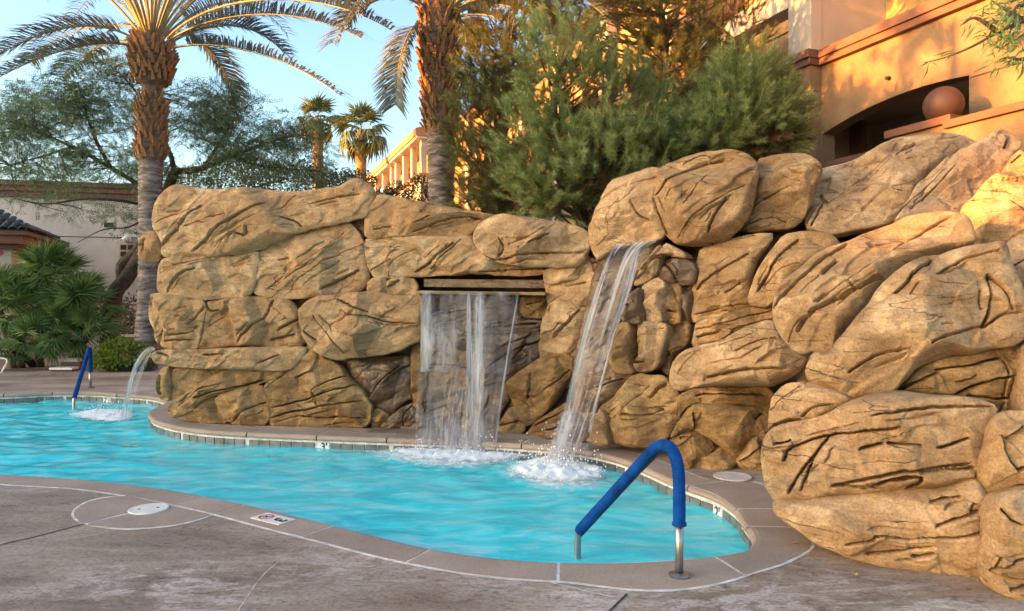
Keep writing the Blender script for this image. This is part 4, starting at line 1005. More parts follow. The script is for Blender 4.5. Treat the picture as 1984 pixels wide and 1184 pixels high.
# --- added backing behind the joints: blocks light, dark colour deepens the gaps
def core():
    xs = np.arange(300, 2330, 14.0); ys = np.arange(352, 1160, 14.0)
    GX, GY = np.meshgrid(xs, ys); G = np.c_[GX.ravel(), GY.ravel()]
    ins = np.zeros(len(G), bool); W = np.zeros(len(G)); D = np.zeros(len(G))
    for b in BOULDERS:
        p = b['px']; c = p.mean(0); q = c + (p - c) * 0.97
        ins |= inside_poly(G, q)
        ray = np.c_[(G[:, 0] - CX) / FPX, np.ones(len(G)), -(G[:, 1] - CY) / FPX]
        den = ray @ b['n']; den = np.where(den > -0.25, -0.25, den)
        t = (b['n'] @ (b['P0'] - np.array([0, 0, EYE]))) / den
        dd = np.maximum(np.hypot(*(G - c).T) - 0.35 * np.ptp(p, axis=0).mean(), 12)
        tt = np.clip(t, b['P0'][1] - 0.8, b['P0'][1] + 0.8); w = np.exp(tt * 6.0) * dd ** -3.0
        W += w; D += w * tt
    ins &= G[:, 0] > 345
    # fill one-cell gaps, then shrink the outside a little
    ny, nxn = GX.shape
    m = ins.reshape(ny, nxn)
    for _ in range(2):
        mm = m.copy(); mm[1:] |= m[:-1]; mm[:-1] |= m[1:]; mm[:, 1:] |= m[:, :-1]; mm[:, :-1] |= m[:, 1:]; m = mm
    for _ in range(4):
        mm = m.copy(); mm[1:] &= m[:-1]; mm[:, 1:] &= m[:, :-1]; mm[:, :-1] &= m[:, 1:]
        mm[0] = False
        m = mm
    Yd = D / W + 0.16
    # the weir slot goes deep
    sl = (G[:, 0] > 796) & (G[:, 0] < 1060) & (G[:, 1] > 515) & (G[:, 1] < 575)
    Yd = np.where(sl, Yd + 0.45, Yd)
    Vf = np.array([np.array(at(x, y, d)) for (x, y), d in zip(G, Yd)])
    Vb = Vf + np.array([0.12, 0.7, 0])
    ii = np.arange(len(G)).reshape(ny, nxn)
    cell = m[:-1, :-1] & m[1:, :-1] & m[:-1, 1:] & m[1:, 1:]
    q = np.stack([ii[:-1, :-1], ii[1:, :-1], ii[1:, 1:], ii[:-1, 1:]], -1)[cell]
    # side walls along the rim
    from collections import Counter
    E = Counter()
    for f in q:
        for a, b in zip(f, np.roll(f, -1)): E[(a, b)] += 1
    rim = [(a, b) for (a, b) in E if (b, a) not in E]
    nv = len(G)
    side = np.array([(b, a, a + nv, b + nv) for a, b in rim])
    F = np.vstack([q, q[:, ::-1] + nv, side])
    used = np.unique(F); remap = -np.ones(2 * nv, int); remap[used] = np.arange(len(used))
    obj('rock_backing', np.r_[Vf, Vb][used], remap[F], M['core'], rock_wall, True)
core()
# the weir : bronze lip and dark back of the slot
mb = MB()
A_ = at(806, 563, 9.12); B_ = at(1056, 566, 8.82)
dv = (B_ - A_).normalized(); nv_ = Vector((dv.y, -dv.x, 0)).normalized()
mid = (A_ + B_) / 2
mb.box(mid - nv_ * 0.30 - Vector((0, 0, 0.02)), ((B_ - A_).length, 0.62, 0.035), (dv, nv_, (0, 0, 1)))
mb.build('weir_lip', simple('bronze_lip', (0.30, 0.17, 0.05), 0.35, var=0.2), rock_wall)
mb = MB(); mb.box(mid - nv_ * 0.30 + Vector((0, 0, 0.105)), ((B_ - A_).length * 0.98, 0.05, 0.10), (dv, nv_, (0, 0, 1)))
mb.build('weir_slot_back', M['rock_wet'], rock_wall)
# ------------------------------------------------------------------ falling water
def film_mat(name, white, clear, sx, sz, seed=0.0):
    """clear film with bright streaks along the flow (mesh UV: u across, v down)"""
    m, nt, b = mat_new(name); nt.nodes.remove(b)
    out = nt.nodes['Material Output']
    uv = nt.nodes.new('ShaderNodeUVMap'); uv.uv_map = 'flow'
    mp = nt.nodes.new('ShaderNodeMapping'); mp.inputs['Scale'].default_value = (sx, sz, 1); mp.inputs['Location'].default_value = (seed, seed, seed)
    nt.links.new(uv.outputs[0], mp.inputs[0])
    n = noise(nt, mp.outputs[0], 1.0, 5, 0.6, 0.3)
    at_ = nt.nodes.new('ShaderNodeVertexColor'); at_.layer_name = 'foam'
    r = ramp(nt, n.outputs[0], [(clear, (0, 0, 0)), (clear + 0.26, (1, 1, 1))])
    mu = nt.nodes.new('ShaderNodeMath'); mu.operation = 'MULTIPLY'
    nt.links.new(r.outputs[0], mu.inputs[0]); nt.links.new(at_.outputs[0], mu.inputs[1])
    mu2 = nt.nodes.new('ShaderNodeMath'); mu2.operation = 'MULTIPLY'; mu2.inputs[1].default_value = white; mu2.use_clamp = True
    nt.links.new(mu.outputs[0], mu2.inputs[0])
    tr = nt.nodes.new('ShaderNodeBsdfTransparent'); tr.inputs[0].default_value = (0.95, 0.96, 0.98, 1)
    gl = nt.nodes.new('ShaderNodeBsdfGlossy'); gl.inputs['Roughness'].default_value = 0.12
    bp = nt.nodes.new('ShaderNodeBump'); bp.inputs['Strength'].default_value = 0.5; bp.inputs['Distance'].default_value = 0.02
    nt.links.new(n.outputs[0], bp.inputs['Height']); nt.links.new(bp.outputs[0], gl.inputs['Normal'])
    lw = nt.nodes.new('ShaderNodeFresnel'); lw.inputs['IOR'].default_value = 1.16; nt.links.new(bp.outputs[0], lw.inputs['Normal'])
    m1 = nt.nodes.new('ShaderNodeMixShader'); nt.links.new(lw.outputs[0], m1.inputs[0]); nt.links.new(tr.outputs[0], m1.inputs[1]); nt.links.new(gl.outputs[0], m1.inputs[2])
    df = nt.nodes.new('ShaderNodeBsdfDiffuse'); df.inputs[0].default_value = (0.80, 0.82, 0.86, 1)
    tl = nt.nodes.new('ShaderNodeBsdfTranslucent'); tl.inputs[0].default_value = (0.80, 0.82, 0.86, 1)
    md = nt.nodes.new('ShaderNodeMixShader'); md.inputs[0].default_value = 0.4; nt.links.new(df.outputs[0], md.inputs[1]); nt.links.new(tl.outputs[0], md.inputs[2])
    m2 = nt.nodes.new('ShaderNodeMixShader'); nt.links.new(mu2.outputs[0], m2.inputs[0]); nt.links.new(m1.outputs[0], m2.inputs[1]); nt.links.new(md.outputs[0], m2.inputs[2])
    nt.links.new(m2.outputs[0], out.inputs[0])
    return m

def sheet(name, rows, mat, parent, nu=28, foam=None, ragged=0.0, seed=1, wob=0.012):
    """rows: list of (left point, right point) from lip to landing; foam(u, v) -> whiteness"""
    L = catmull([r_[0] for r_ in rows], 8); R = catmull([r_[1] for r_ in rows], 8)
    nv = len(L); u = np.linspace(0, 1, nu)
    V = L[:, None] * (1 - u[None, :, None]) + R[:, None] * u[None, :, None]
    vv = np.linspace(0, 1, nv)
    UU, VV = np.meshgrid(u, vv)
    w = vnoise(np.c_[UU.ravel() * 9, VV.ravel() * 1.2, np.full(UU.size, seed * 3.1)]).reshape(nv, nu)
    V[..., 1] += w * wob * (0.3 + 2.0 * VV)
    V = V.reshape(-1, 3)
    ii = np.arange(nv * nu).reshape(nv, nu)
    q = np.stack([ii[:-1, :-1], ii[1:, :-1], ii[1:, 1:], ii[:-1, 1:]], -1).reshape(-1, 4)
    o = obj(name, V, q, mat, parent, True)
    me = o.data
    li = np.zeros(len(me.loops), np.int32); me.loops.foreach_get('vertex_index', li)
    uvl = me.uv_layers.new(name='flow')
    uvl.data.foreach_set('uv', np.c_[UU.ravel()[li], VV.ravel()[li]].astype(np.float32).ravel())
    fo = np.array([foam(a, b) if foam else 1.0 for a, b in zip(UU.ravel(), VV.ravel())])
    ca = me.color_attributes.new('foam', 'FLOAT_COLOR', 'POINT')
    ca.data.foreach_set('color', np.c_[fo, fo, fo, np.ones(len(fo))].astype(np.float32).ravel())
    return o

def rope(name, pts, r0, r1, mat, parent, sq=0.5):
    P = bez(pts, 22)
    side = Vector((1, -0.2, 0)).normalized(); s = np.array(side)
    w = np.linspace(r0, r1, len(P))
    rows = [(p - s * ww, p + s * ww) for p, ww in zip(P[::3], w[::3])]
    return sheet(name, rows, mat, parent, 7, foam=lambda u, v: (1 - abs(2 * u - 1) ** 2) * (1.15 - 0.5 * v) * min(1, v * 6 + 0.1), seed=len(pts) + r0 * 100, wob=0.02)

M['film'] = film_mat('water_film', 0.66, 0.37, 9, 1.9, 3.0)
M['film_b'] = film_mat('broken_water', 0.54, 0.38, 30, 3.2, 8.0)
M['rope'] = film_mat('water_rope', 0.9, 0.30, 4, 4.0, 1.0)
M['film2'] = film_mat('side_fall_film', 0.9, 0.36, 9, 2.2, 5.0)

fall1 = thing('waterfall', 'wide thin sheet of water falling from the dark slot in the rock wall', 'waterfall', gnd(880, 878, WZ), 'waterfalls')
rowsA = [(at(812, 563, 9.05), at(1005, 566, 8.86)), (at(814, 580, 8.92), at(1004, 584, 8.72)), (at(815, 650, 8.80), at(1000, 650, 8.60)), (at(813, 720, 8.72), at(985, 725, 8.54))]
def whiteA(u, v):
    f = 0.26  # white streaks, plus the sheet's pale sky reflection painted at the left
    f += 0.9 * math.exp(-((u - 0.07) / 0.11) ** 2) * (1 - 0.25 * v)
    f += 0.50 * math.exp(-((u - 0.28) / 0.20) ** 2) * (0.6 + 0.4 * math.sin(v * 9 + 1))
    f += 0.35 * math.exp(-((u - 0.60) / 0.06) ** 2)
    f += 0.30 * math.exp(-((u - 0.84) / 0.07) ** 2) * math.exp(-(v / 0.4) ** 2)
    return f
sheet('water_sheet', rowsA, M['film'], fall1, 60, whiteA, seed=2)
rowsB = [(at(812, 700, 8.735), at(988, 700, 8.56)), (at(808, 760, 8.67), at(975, 760, 8.50)), (at(804, 820, 8.61), at(965, 820, 8.45)), (at(800, 882, 8.42), at(962, 882, 8.36))]
def foamB(u, v):
    return (0.22 + 0.75 * min(1, v * 1.6)) * (0.35 + 0.65 * math.exp(-((u - 0.5) / 0.42) ** 2))
sheet('broken_water', rowsB, M['film_b'], fall1, 70, foamB, seed=5, wob=0.04)
rowsC = [(at(800, 800, 8.52), at(970, 800, 8.42)), (at(798, 845, 8.42), at(968, 845, 8.34)), (at(796, 886, 8.30), at(966, 886, 8.28))]
sheet('spray', rowsC, M['film_b'], fall1, 50, lambda u, v: 0.75 * math.sin(PI * min(1, v)) * math.sin(PI * u), seed=9, wob=0.06)
for px0, px1, py1, w0, w1 in ((928, 924, 885, 0.075, 0.10), (908, 911, 800, 0.03, 0.05)):
    yb = 8.8 if py1 < 820 else 8.45
    rope('stream', [at(px0, 566, 8.9), at(px0, 600, 8.72), at(px1, py1, yb - 0.05 if py1 > 820 else 8.52)], w0, w1, M['rope'], fall1)
rope('stream', [at(1004, 568, 8.86), at(996, 620, 8.66), at(975, 720, 8.52), at(958, 880, 8.36)], 0.014, 0.02, M['rope'], fall1)

fall2 = thing('waterfall', 'slanting waterfall pouring from under the huge overhanging boulder', 'waterfall', gnd(1080, 905, WZ), 'waterfalls')
rows2 = [(at(1192, 474, 8.22), at(1276, 466, 7.95)), (at(1180, 492, 8.08), at(1248, 488, 7.84)), (at(1160, 545, 7.98), at(1222, 545, 7.80)),
         (at(1132, 640, 7.88), at(1192, 640, 7.76)), (at(1108, 740, 7.84), at(1160, 740, 7.74)), (at(1088, 830, 7.88), at(1130, 830, 7.80)), (at(1056, 900, 7.86), at(1104, 902, 7.80))]
def foam2(u, v):
    f = 0.16
    f += 0.95 * math.exp(-((u - 0.12) / 0.10) ** 2) * (1 - 0.2 * v)
    f += 0.95 * math.exp(-((u - (0.66 - 0.1 * v)) / 0.14) ** 2) * math.exp(-(v / 0.55) ** 2)
    f += 0.55 * max(0, (v - 0.62) / 0.38)
    f += 0.5 * math.exp(-(v / 0.08) ** 2)
    return f
sheet('water_sheet', rows2, M['film2'], fall2, 40, foam2, seed=4, wob=0.03)
for pts, w0, w1 in (([at(1190, 478, 8.1), at(1150, 560, 7.92), at(1118, 700, 7.8), at(1074, 900, 7.8)], 0.02, 0.03),
                    ([at(1235, 478, 7.95), at(1226, 540, 7.78), at(1190, 640, 7.72), at(1158, 720, 7.7)], 0.06, 0.02),
                    ([at(1192, 640, 7.7), at(1172, 720, 7.68), at(1150, 790, 7.66), at(1142, 838, 7.68)], 0.015, 0.03),
                    ([at(1104, 790, 7.8), at(1092, 840, 7.8), at(1070, 902, 7.78)], 0.09, 0.12)):
    rope('stream', pts, w0, w1, M['rope'], fall2)

rows2b = [(at(1105, 760, 7.76), at(1168, 765, 7.68)), (at(1076, 840, 7.76), at(1156, 845, 7.66)), (at(1036, 908, 7.66), at(1136, 910, 7.58))]
sheet('spray', rows2b, M['film_b'], fall2, 40, lambda u, v: 0.8 * math.sin(PI * min(1, v * .75)) * math.sin(PI * u) ** 1.3, seed=12, wob=0.08)

fall3 = thing('waterfall', 'small arching spout of water leaving the left end of the rock wall', 'waterfall', gnd(228, 812, WZ), 'waterfalls')
rows3 = [(at(300, 672, 10.3), at(302, 690, 10.2)), (at(285, 674, 10.35), at(290, 694, 10.25)), (at(264, 700, 10.45), at(280, 718, 10.35)), (at(246, 750, 10.6), at(263, 765, 10.5)), (at(230, 812, 10.8), at(252, 814, 10.75))]
sheet('water_sheet', rows3, film_mat('spout_film', 0.8, 0.40, 5, 0.8, 2.0), fall3, 16, lambda u, v: 0.35 + 0.5 * math.exp(-((u - .2) / .15) ** 2) + 0.8 * max(0, v - .8) * 3, seed=6)
rope('stream', [at(298, 676, 10.25), at(262, 668, 10.4), at(246, 760, 10.55), at(240, 814, 10.75)], 0.02, 0.06, M['rope'], fall3)

# ------------------------------------------------------------------ foam where the falls land
def foam_mat():
    m, nt, b = mat_new('white_foam'); nt.nodes.remove(b); out = nt.nodes['Material Output']
    v = coords(nt, (1, 1.5, 1)); n = noise(nt, v, 13, 6, 0.72, 0.8)
    a = nt.nodes.new('ShaderNodeVertexColor'); a.layer_name = 'foam'
    ad = nt.nodes.new('ShaderNodeMath'); ad.operation = 'MULTIPLY_ADD'; ad.inputs[1].default_value = 1.0
    nt.links.new(a.outputs[0], ad.inputs[0])
    sb = nt.nodes.new('ShaderNodeMath'); sb.operation = 'SUBTRACT'; sb.inputs[1].default_value = 0.95; nt.links.new(n.outputs[0], sb.inputs[0])
    nt.links.new(sb.outputs[0], ad.inputs[2])
    r = ramp(nt, ad.outputs[0], [(0.0, (0, 0, 0)), (0.16, (0.30, 0.30, 0.30)), (0.42, (0.95, 0.95, 0.95))])
    df = nt.nodes.new('ShaderNodeBsdfDiffuse'); df.inputs[0].default_value = (0.93, 0.97, 0.97, 1)
    tr = nt.nodes.new('ShaderNodeBsdfTransparent')
    mx = nt.nodes.new('ShaderNodeMixShader'); nt.links.new(r.outputs[0], mx.inputs[0]); nt.links.new(tr.outputs[0], mx.inputs[1]); nt.links.new(df.outputs[0], mx.inputs[2])
    nt.links.new(mx.outputs[0], out.inputs[0]); return m
M['foam'] = foam_mat()
M['drop'] = simple('water_drop', (0.8, 0.86, 0.88), 0.2, bmp=0)
def foam(name, label, poly_px, height, group='foam patches under the waterfalls', drops=0, seed=1, soft=1.0):
    P = chaikin(np.array([gnd(*p, WZ)[:2] for p in poly_px]), 2)
    g = 0.03; lo, hi = P.min(0), P.max(0)
    GX, GY = np.meshgrid(np.arange(lo[0], hi[0], g), np.arange(lo[1], hi[1], g)); G = np.c_[GX.ravel(), GY.ravel()]
    ins = inside_poly(G, P); d, *_ = seg_dist(G, P, np.roll(P, -1, 0)); d = np.where(ins, d, 0)
    dm = d.max(); e = np.clip(d / dm, 0, 1)
    zz = 0.020 + height * e ** 0.7 * (0.45 + 0.55 * np.abs(fbm(np.c_[G * 8, np.full(len(G), seed)], 3))) + 0.012 * fbm(np.c_[G * 20, np.full(len(G), seed)], 2)
    zz = np.where(ins, zz, -0.02)
    ny, nxn = GX.shape; ii = np.arange(len(G)).reshape(ny, nxn)
    q = np.stack([ii[:-1, :-1], ii[:-1, 1:], ii[1:, 1:], ii[1:, :-1]], -1).reshape(-1, 4); q = q[ins[q].any(1)]
    used = np.unique(q); rm = -np.ones(len(G), int); rm[used] = np.arange(len(used))
    V = np.c_[G, zz + WZ][used]; F = [rm[q]]
    fo = (soft * np.clip(e * 1.7 + 0.22, 0, 1.25))[used]
    if drops:
        rng = np.random.default_rng(seed)
        w = e[used] ** 1.2; pick = rng.choice(len(used), drops, p=w / w.sum())
        base = V[pick]; oc = np.array([(1, 0, 0), (-1, 0, 0), (0, 1, 0), (0, -1, 0), (0, 0, 1), (0, 0, -1)], float)
        of = np.array([(0, 2, 4), (2, 1, 4), (1, 3, 4), (3, 0, 4), (2, 0, 5), (1, 2, 5), (3, 1, 5), (0, 3, 5)])
        hgt = rng.exponential(height * 0.9, drops)[:, None] * np.array([[0, 0, 1.0]]) + rng.normal(0, 0.05, (drops, 3)) * np.array([[1, 1, 0]])
        rad = rng.uniform(0.004, 0.010, drops)
        DV = (base + hgt)[:, None] + oc[None] * rad[:, None, None] * np.array([1, 1, 1.5])
        DF = (of[None] + (np.arange(drops) * 6)[:, None, None]).reshape(-1, 3) + len(V)
        V = np.r_[V, DV.reshape(-1, 3)]; fo = np.r_[fo, np.full(drops * 6, 1.4)]
        F.append(DF)
    o = obj(name, V, F, M['foam'], None, True)
    ca = o.data.color_attributes.new('foam', 'FLOAT_COLOR', 'POINT')
    ca.data.foreach_set('color', np.c_[fo, fo, fo, np.ones(len(fo))].astype(np.float32).ravel())
    return tag(o, label, 'foam', group, 'stuff')
foam('foam', 'white foam where the wide water sheet lands in the pool', [(720, 880), (790, 862), (880, 859), (970, 863), (1040, 874), (1060, 888), (990, 903), (880, 908), (780, 899)], 0.06, drops=260, seed=3)
foam('foam', 'white foam churned up by the slanting waterfall', [(960, 908), (1020, 890), (1080, 884), (1150, 898), (1200, 916), (1185, 938), (1115, 948), (1035, 944), (970, 926)], 0.09, drops=300, seed=4)
foam('foam', 'foam streak trailing left from the small spout', [(110, 808), (160, 798), (215, 794), (255, 796), (275, 806), (265, 818), (220, 824), (165, 820)], 0.05, drops=160, seed=5)

foam('foam', 'thin foam film drifting out from the wide water sheet', [(640, 872), (760, 864), (900, 862), (1040, 878), (1075, 896), (960, 922), (820, 924), (690, 900)], 0.004, seed=13, soft=0.62)
foam('foam', 'thin foam film spreading round the slanting waterfall', [(900, 912), (990, 894), (1090, 886), (1180, 902), (1235, 925), (1210, 956), (1100, 972), (980, 960)], 0.004, seed=14, soft=0.62)
# ------------------------------------------------------------------ handrails
def handrail(base, foot, top_h, kink_h, label, r_s=0.037, r_p=0.024):
    t = thing('handrail', label, 'handrail', base, 'handrails at the pool steps')
    b, f = Vector(base), Vector(foot)
    h = (f - b); h.z = 0; L = h.length; h.normalize()
    up = Vector((0, 0, 1))
    K = f.copy(); K.z = kink_h
    # bend : vertical leg -> arch -> straight fall towards the water
    P_leg = b + up * (top_h * 0.66)
    c1 = b + up * (top_h * 1.02)
    tip = b + up * (top_h * 0.995) + h * 0.13
    slope = (K - tip)
    arch = bez([P_leg, b + up * (top_h * 0.93), b + up * (top_h * 1.03) + h * 0.06, b + h * 0.19 + up * (top_h * 0.93)], 14)
    end = np.array(K) + (arch[-1] - np.array(K)) * 0.02
    line = bez([arch[-1], end], 6)[1:]
    low = b + up * (top_h * 0.385)
    sl = np.vstack([bez([low, P_leg], 5)[:-1], arch, line])
    dl = np.r_[0, np.cumsum(np.linalg.norm(np.diff(sl, axis=0), axis=1))]; dt = np.arange(0, dl[-1], 0.004)
    sl = np.c_[[np.interp(dt, dl, sl[:, q_]) for q_ in range(3)]].T
    rr = r_s * (1 + 0.022 * np.sin(dt * 2 * PI / 0.016) + 0.02 * vnoise(np.c_[dt * 9, dt * 0, dt * 0])); rr[:5] = r_s * 1.16; rr[-3:] = r_s * 0.9
    V, F = tube_np(sl, rr, 16); obj('foam_sleeve', V, F, M['blue'], t, True)
    V, F = tube_np([b + up * 0.01, b + up * (top_h * 0.2), low + up * 0.02], r_p, 16); obj('post', V, F, M['steel'], t, True)
    ft = bez([np.array(K) + (arch[-1] - np.array(K)) * 0.05, np.array(K) + np.array(h) * 0.01, np.array(f) + np.array(up) * 0.12, np.array(f) - np.array(up) * 0.5], 14)
    V, F = tube_np(ft, r_p, 14); obj('post', V, F, M['steel'], t, True)
    mb = MB()
    a = np.arange(24) * 2 * PI / 24
    for r0, z0, r1, z1 in ((0.062, 0.0, 0.064, 0.010), (0.064, 0.010, 0.052, 0.018), (0.052, 0.018, 0.026, 0.022)):
        A = np.c_[b.x + r0 * np.cos(a), b.y + r0 * np.sin(a), np.full(24, b.z + z0)]; B = np.c_[b.x + r1 * np.cos(a), b.y + r1 * np.sin(a), np.full(24, b.z + z1)]
        mb.add(np.r_[A, B], [(i, (i + 1) % 24, 24 + (i + 1) % 24, 24 + i) for i in range(24)])
    mb.build('flange', M['steel'], t, True)
    # stitched seam under the sleeve
    dn = np.cross(np.array(h), np.array(up)); 
    sm = line; und = np.cross(np.cross((sm[-1] - sm[0]), np.array(up)), (sm[-1] - sm[0])); und = -und / np.linalg.norm(und)
    V, F = tube_np(np.vstack([arch[-4:-1], line]) + und * (r_s * 0.93), 0.008, 6); obj('seam', V, F, M['black'], t)
    return t
handrail(gnd(1316, 1116, 0.004), gnd(1119, 1083, WZ), 0.775, 0.03, 'nearest handrail in a blue sleeve on the front coping')
handrail(gnd(175, 751, 0.004), gnd(143, 789, WZ), 0.78, -0.02, 'far handrail in a blue sleeve in front of the fan palm shrub')

# ------------------------------------------------------------------ skimmer lids
def lid(c, r, label, holes=True):
    t = thing('skimmer_lid', label, 'skimmer lid', c, 'skimmer lids')
    mb = MB(); a = np.arange(40) * 2 * PI / 40
    prof_ = [(r, 0.0), (r, 0.006), (r * 0.97, 0.010), (r * 0.88, 0.010), (r * 0.86, 0.008), (0.001, 0.009)]
    for (r0, z0), (r1, z1) in zip(prof_[:-1], prof_[1:]):
        A = np.c_[c.x + r0 * np.cos(a), c.y + r0 * np.sin(a), np.full(40, c.z + z0)]; B = np.c_[c.x + r1 * np.cos(a), c.y + r1 * np.sin(a), np.full(40, c.z + z1)]
        mb.add(np.r_[A, B], [(i, (i + 1) % 40, 40 + (i + 1) % 40, 40 + i) for i in range(40)])
    mb.build('cover', M['white' if holes else 'chalk'], t)
    if holes:
        for s in (-1, 1):
            m2 = MB(); V, F = tube_np([c + Vector((s * r * 0.42, s * r * 0.16 + 0.0, 0.0085)), c + Vector((s * r * 0.42, s * r * 0.16, 0.0105))], 0.011, 10); m2.add(V, F)
            m2.build('finger_hole', M['black'], t)
    return t
lid(gnd(288, 987, 0.005), 0.145, 'round white skimmer lid in the half-round concrete pad')
lid(gnd(1419, 924, 0.004), 0.175, 'chalky white skimmer lid at the foot of the rocks', False)

# ------------------------------------------------------------------ fallen leaves
def fallen(px, py, size, label, z=0.002, water=False, seed=0):
    rng = np.random.default_rng(seed); c = gnd(px, py, z)
    t = rng.uniform(0, PI); u = np.array([math.cos(t), math.sin(t), 0]); w = np.array([-u[1], u[0], 0]); c = np.array(c)
    k = [(-1, 0, .3), (-.5, .28, .1), (0.2, .34, .05), (.7, .2, .2), (1, 0, .5), (.7, -.2, .25), (.2, -.34, .12), (-.5, -.28, .15)]
    V = [c + (u * a + w * b) * size + np.array([0, 0, 0.006 + d_ * size * 0.5]) for a, b, d_ in k] + [c + np.array([0, 0, 0.003])]
    F = [(i, (i + 1) % 8, 8) for i in range(8)]
    return tag(obj('fallen_leaf', V, F, M['leaf_dry']), label, 'leaf', 'fallen leaves')
fallen(1658, 1116, 0.030, 'dry leaf on the deck below the great bulging boulder', seed=2)
fallen(1540, 1053, 0.026, 'curled leaf on the coping near the rocks', 0.004, seed=3)
fallen(1425, 1155, 0.014, 'tiny dry leaf on the deck in front of the nearest handrail', seed=5)
fallen(1910, 1136, 0.022, 'dry leaf at the foot of the right-hand rocks', seed=6)
t = thing('floating_leaf', 'yellow dead leaf pair floating on the water below the rock wall end', 'leaf', gnd(253, 866, WZ))
for dx, s in ((-0.05, 4), (0.045, 8)):
    rng = np.random.default_rng(s); c = np.array(gnd(253, 866, WZ + 0.03)) + np.array([dx, 0, 0])
    ang = rng.uniform(-.4, .4); u = np.array([math.cos(ang), math.sin(ang), 0]); w = np.array([-u[1], u[0], 0])
    k = [(-1, 0, .0), (-.4, .5, .3), (.4, .5, .3), (1, 0, .1), (.4, -.5, .3), (-.4, -.5, .3)]
    obj('leaf', [c + (u * a + w * b) * 0.055 + np.array([0, 0, d_ * .05]) for a, b, d_ in k] + [c], [(i, (i + 1) % 6, 6) for i in range(6)], M['leaf_dry'], t)
# dry litter along the foot of the rocks
rng = np.random.default_rng(12); LV, LF = [], []
for _ in range(110):
    p = rng.beta(2, 2); px = 1790 + 160 * p + rng.normal(0, 12); py = 1098 + 26 * p + rng.normal(0, 5)
    c = np.array(gnd(px, py, 0.003)); t_ = rng.uniform(0, PI); L = rng.uniform(0.008, 0.022)
    u = np.array([math.cos(t_), math.sin(t_), rng.uniform(-.1, .3)]) * L; w = np.array([-math.sin(t_), math.cos(t_), 0]) * L * 0.35
    n0 = len(LV); LV += [c - u, c + w + [0, 0, .004], c + u + [0, 0, .006], c - w]; LF.append((n0, n0 + 1, n0 + 2, n0 + 3))
o = obj('leaf_litter', LV, LF, M['leaf_dry']); tag(o, 'dry leaf litter gathered along the foot of the right-hand rocks', 'leaf litter', kind='stuff')
# ------------------------------------------------------------------ hotel on the right
HD = np.array([-0.355, 0.935]); HN = np.array([-0.935, -0.355]); HP = np.array([6.21, 14.5])
def hp(s, n, z): return np.array([HP[0] + HD[0] * s + HN[0] * n, HP[1] + HD[1] * s + HN[1] * n, z])
AX = ((HD[0], HD[1], 0), (HN[0], HN[1], 0), (0, 0, 1))
def hbox(mb, s0, s1, n0, n1, z0, z1):
    mb.box(hp((s0 + s1) / 2, (n0 + n1) / 2, (z0 + z1) / 2), (abs(s1 - s0), abs(n1 - n0), abs(z1 - z0)), AX)
def hpart(name, mat, parent, *boxes):
    mb = MB()
    for b in boxes: hbox(mb, *b)
    return mb.build(name, mat, parent)
hotel = thing('hotel_building', 'tan stucco hotel wing with arched opening and terracotta cornice behind the rocks', 'building', tuple(hp(0, 0, 0)))
# arched wall panel
mb = MB()
ss = np.linspace(-3.13, -0.02, 26); za = 5.33 - 0.068 * (ss + 2.2) ** 2
top = 6.37
Vf = np.array([hp(s, 0, z) for s, z in zip(ss, za)] + [hp(s, 0, top) for s in ss] + [hp(s, -0.32, z) for s, z in zip(ss, za)] + [hp(s, -0.32, top) for s in ss]); n = len(ss)
F = [(i, i + 1, n + i + 1, n + i) for i in range(n - 1)] + [(2 * n + i, 3 * n + i, 3 * n + i + 1, 2 * n + i + 1) for i in range(n - 1)] + [(i, 2 * n + i, 2 * n + i + 1, i + 1) for i in range(n - 1)]
mb.add(Vf, F)
hbox(mb, -9.5, -3.13, -0.32, 0, 0, top)
hbox(mb, -0.02, 0.75, -0.32, 0, 0, top)
hbox(mb, -3.13, -0.02, -0.32, 0, 0, 4.32)
mb.build('wall', M['stucco_tan'], hotel)
hpart('ledge_cap', M['trim'], hotel, (-3.13, 0.02, -0.36, 0.09, 4.323, 4.42))
hpart('pilaster', M['stucco_tan'], hotel, (0.0, 0.66, 0.003, 0.28, 0, 5.05), (0.0, 0.66, 0.003, 0.28, 5.08, 5.85), (0.0, 0.66, 0.003, 0.28, 5.88, 6.37), (0.02, 0.64, 0.003, 0.26, 5.0, 6.0))
hpart('pilaster', M['stucco_tan'], hotel, (-5.0, -4.2, 0.003, 0.28, 0, 5.20), (-5.0, -4.2, 0.003, 0.28, 5.23, 6.37), (-4.98, -4.22, 0.003, 0.26, 5.1, 5.3))
hpart('cornice', M['trim'], hotel, (-9.5, -0.06, -0.30, 0.12, 6.373, 6.50), (-9.5, -0.09, -0.34, 0.17, 6.503, 6.66))
hpart('cornice', M['trim_dark'], hotel, (-0.06, 0.74, 0.003, 0.36, 6.373, 6.50), (-0.09, 0.80, 0.003, 0.42, 6.503, 6.66))
hpart('wall_groove', M['joint_dark'], hotel, (-4.19, -3.14, -0.01, 0.004, 5.21, 5.235))
mb = MB(); V, F = tube_np([hp(-1.62, -0.02, 5.67), hp(-1.62, 0.08, 5.66)], 0.035, 12); mb.add(V, F); mb.build('drain_spout', M['black'], hotel)
# room behind the arch
hpart('interior_wall', M['stucco_white'], hotel, (-3.5, 1.0, -2.6, -2.45, 3, 5.9), (-3.45, -3.13, -2.45, -0.33, 3, 5.9), (1.0, 1.15, -2.6, -0.33, 3, 5.9))
hpart('ceiling', M['stucco_white'], hotel, (-3.5, 1.0, -2.45, -0.33, 5.62, 5.72))
hpart('floor_slab', M['stucco_tan'], hotel, (-3.5, 1.0, -2.45, -0.33, 3.0, 3.2))
hpart('doorway', M['dark_room'], hotel, (-1.4, 0.9, -2.449, -2.40, 3.2, 4.95))
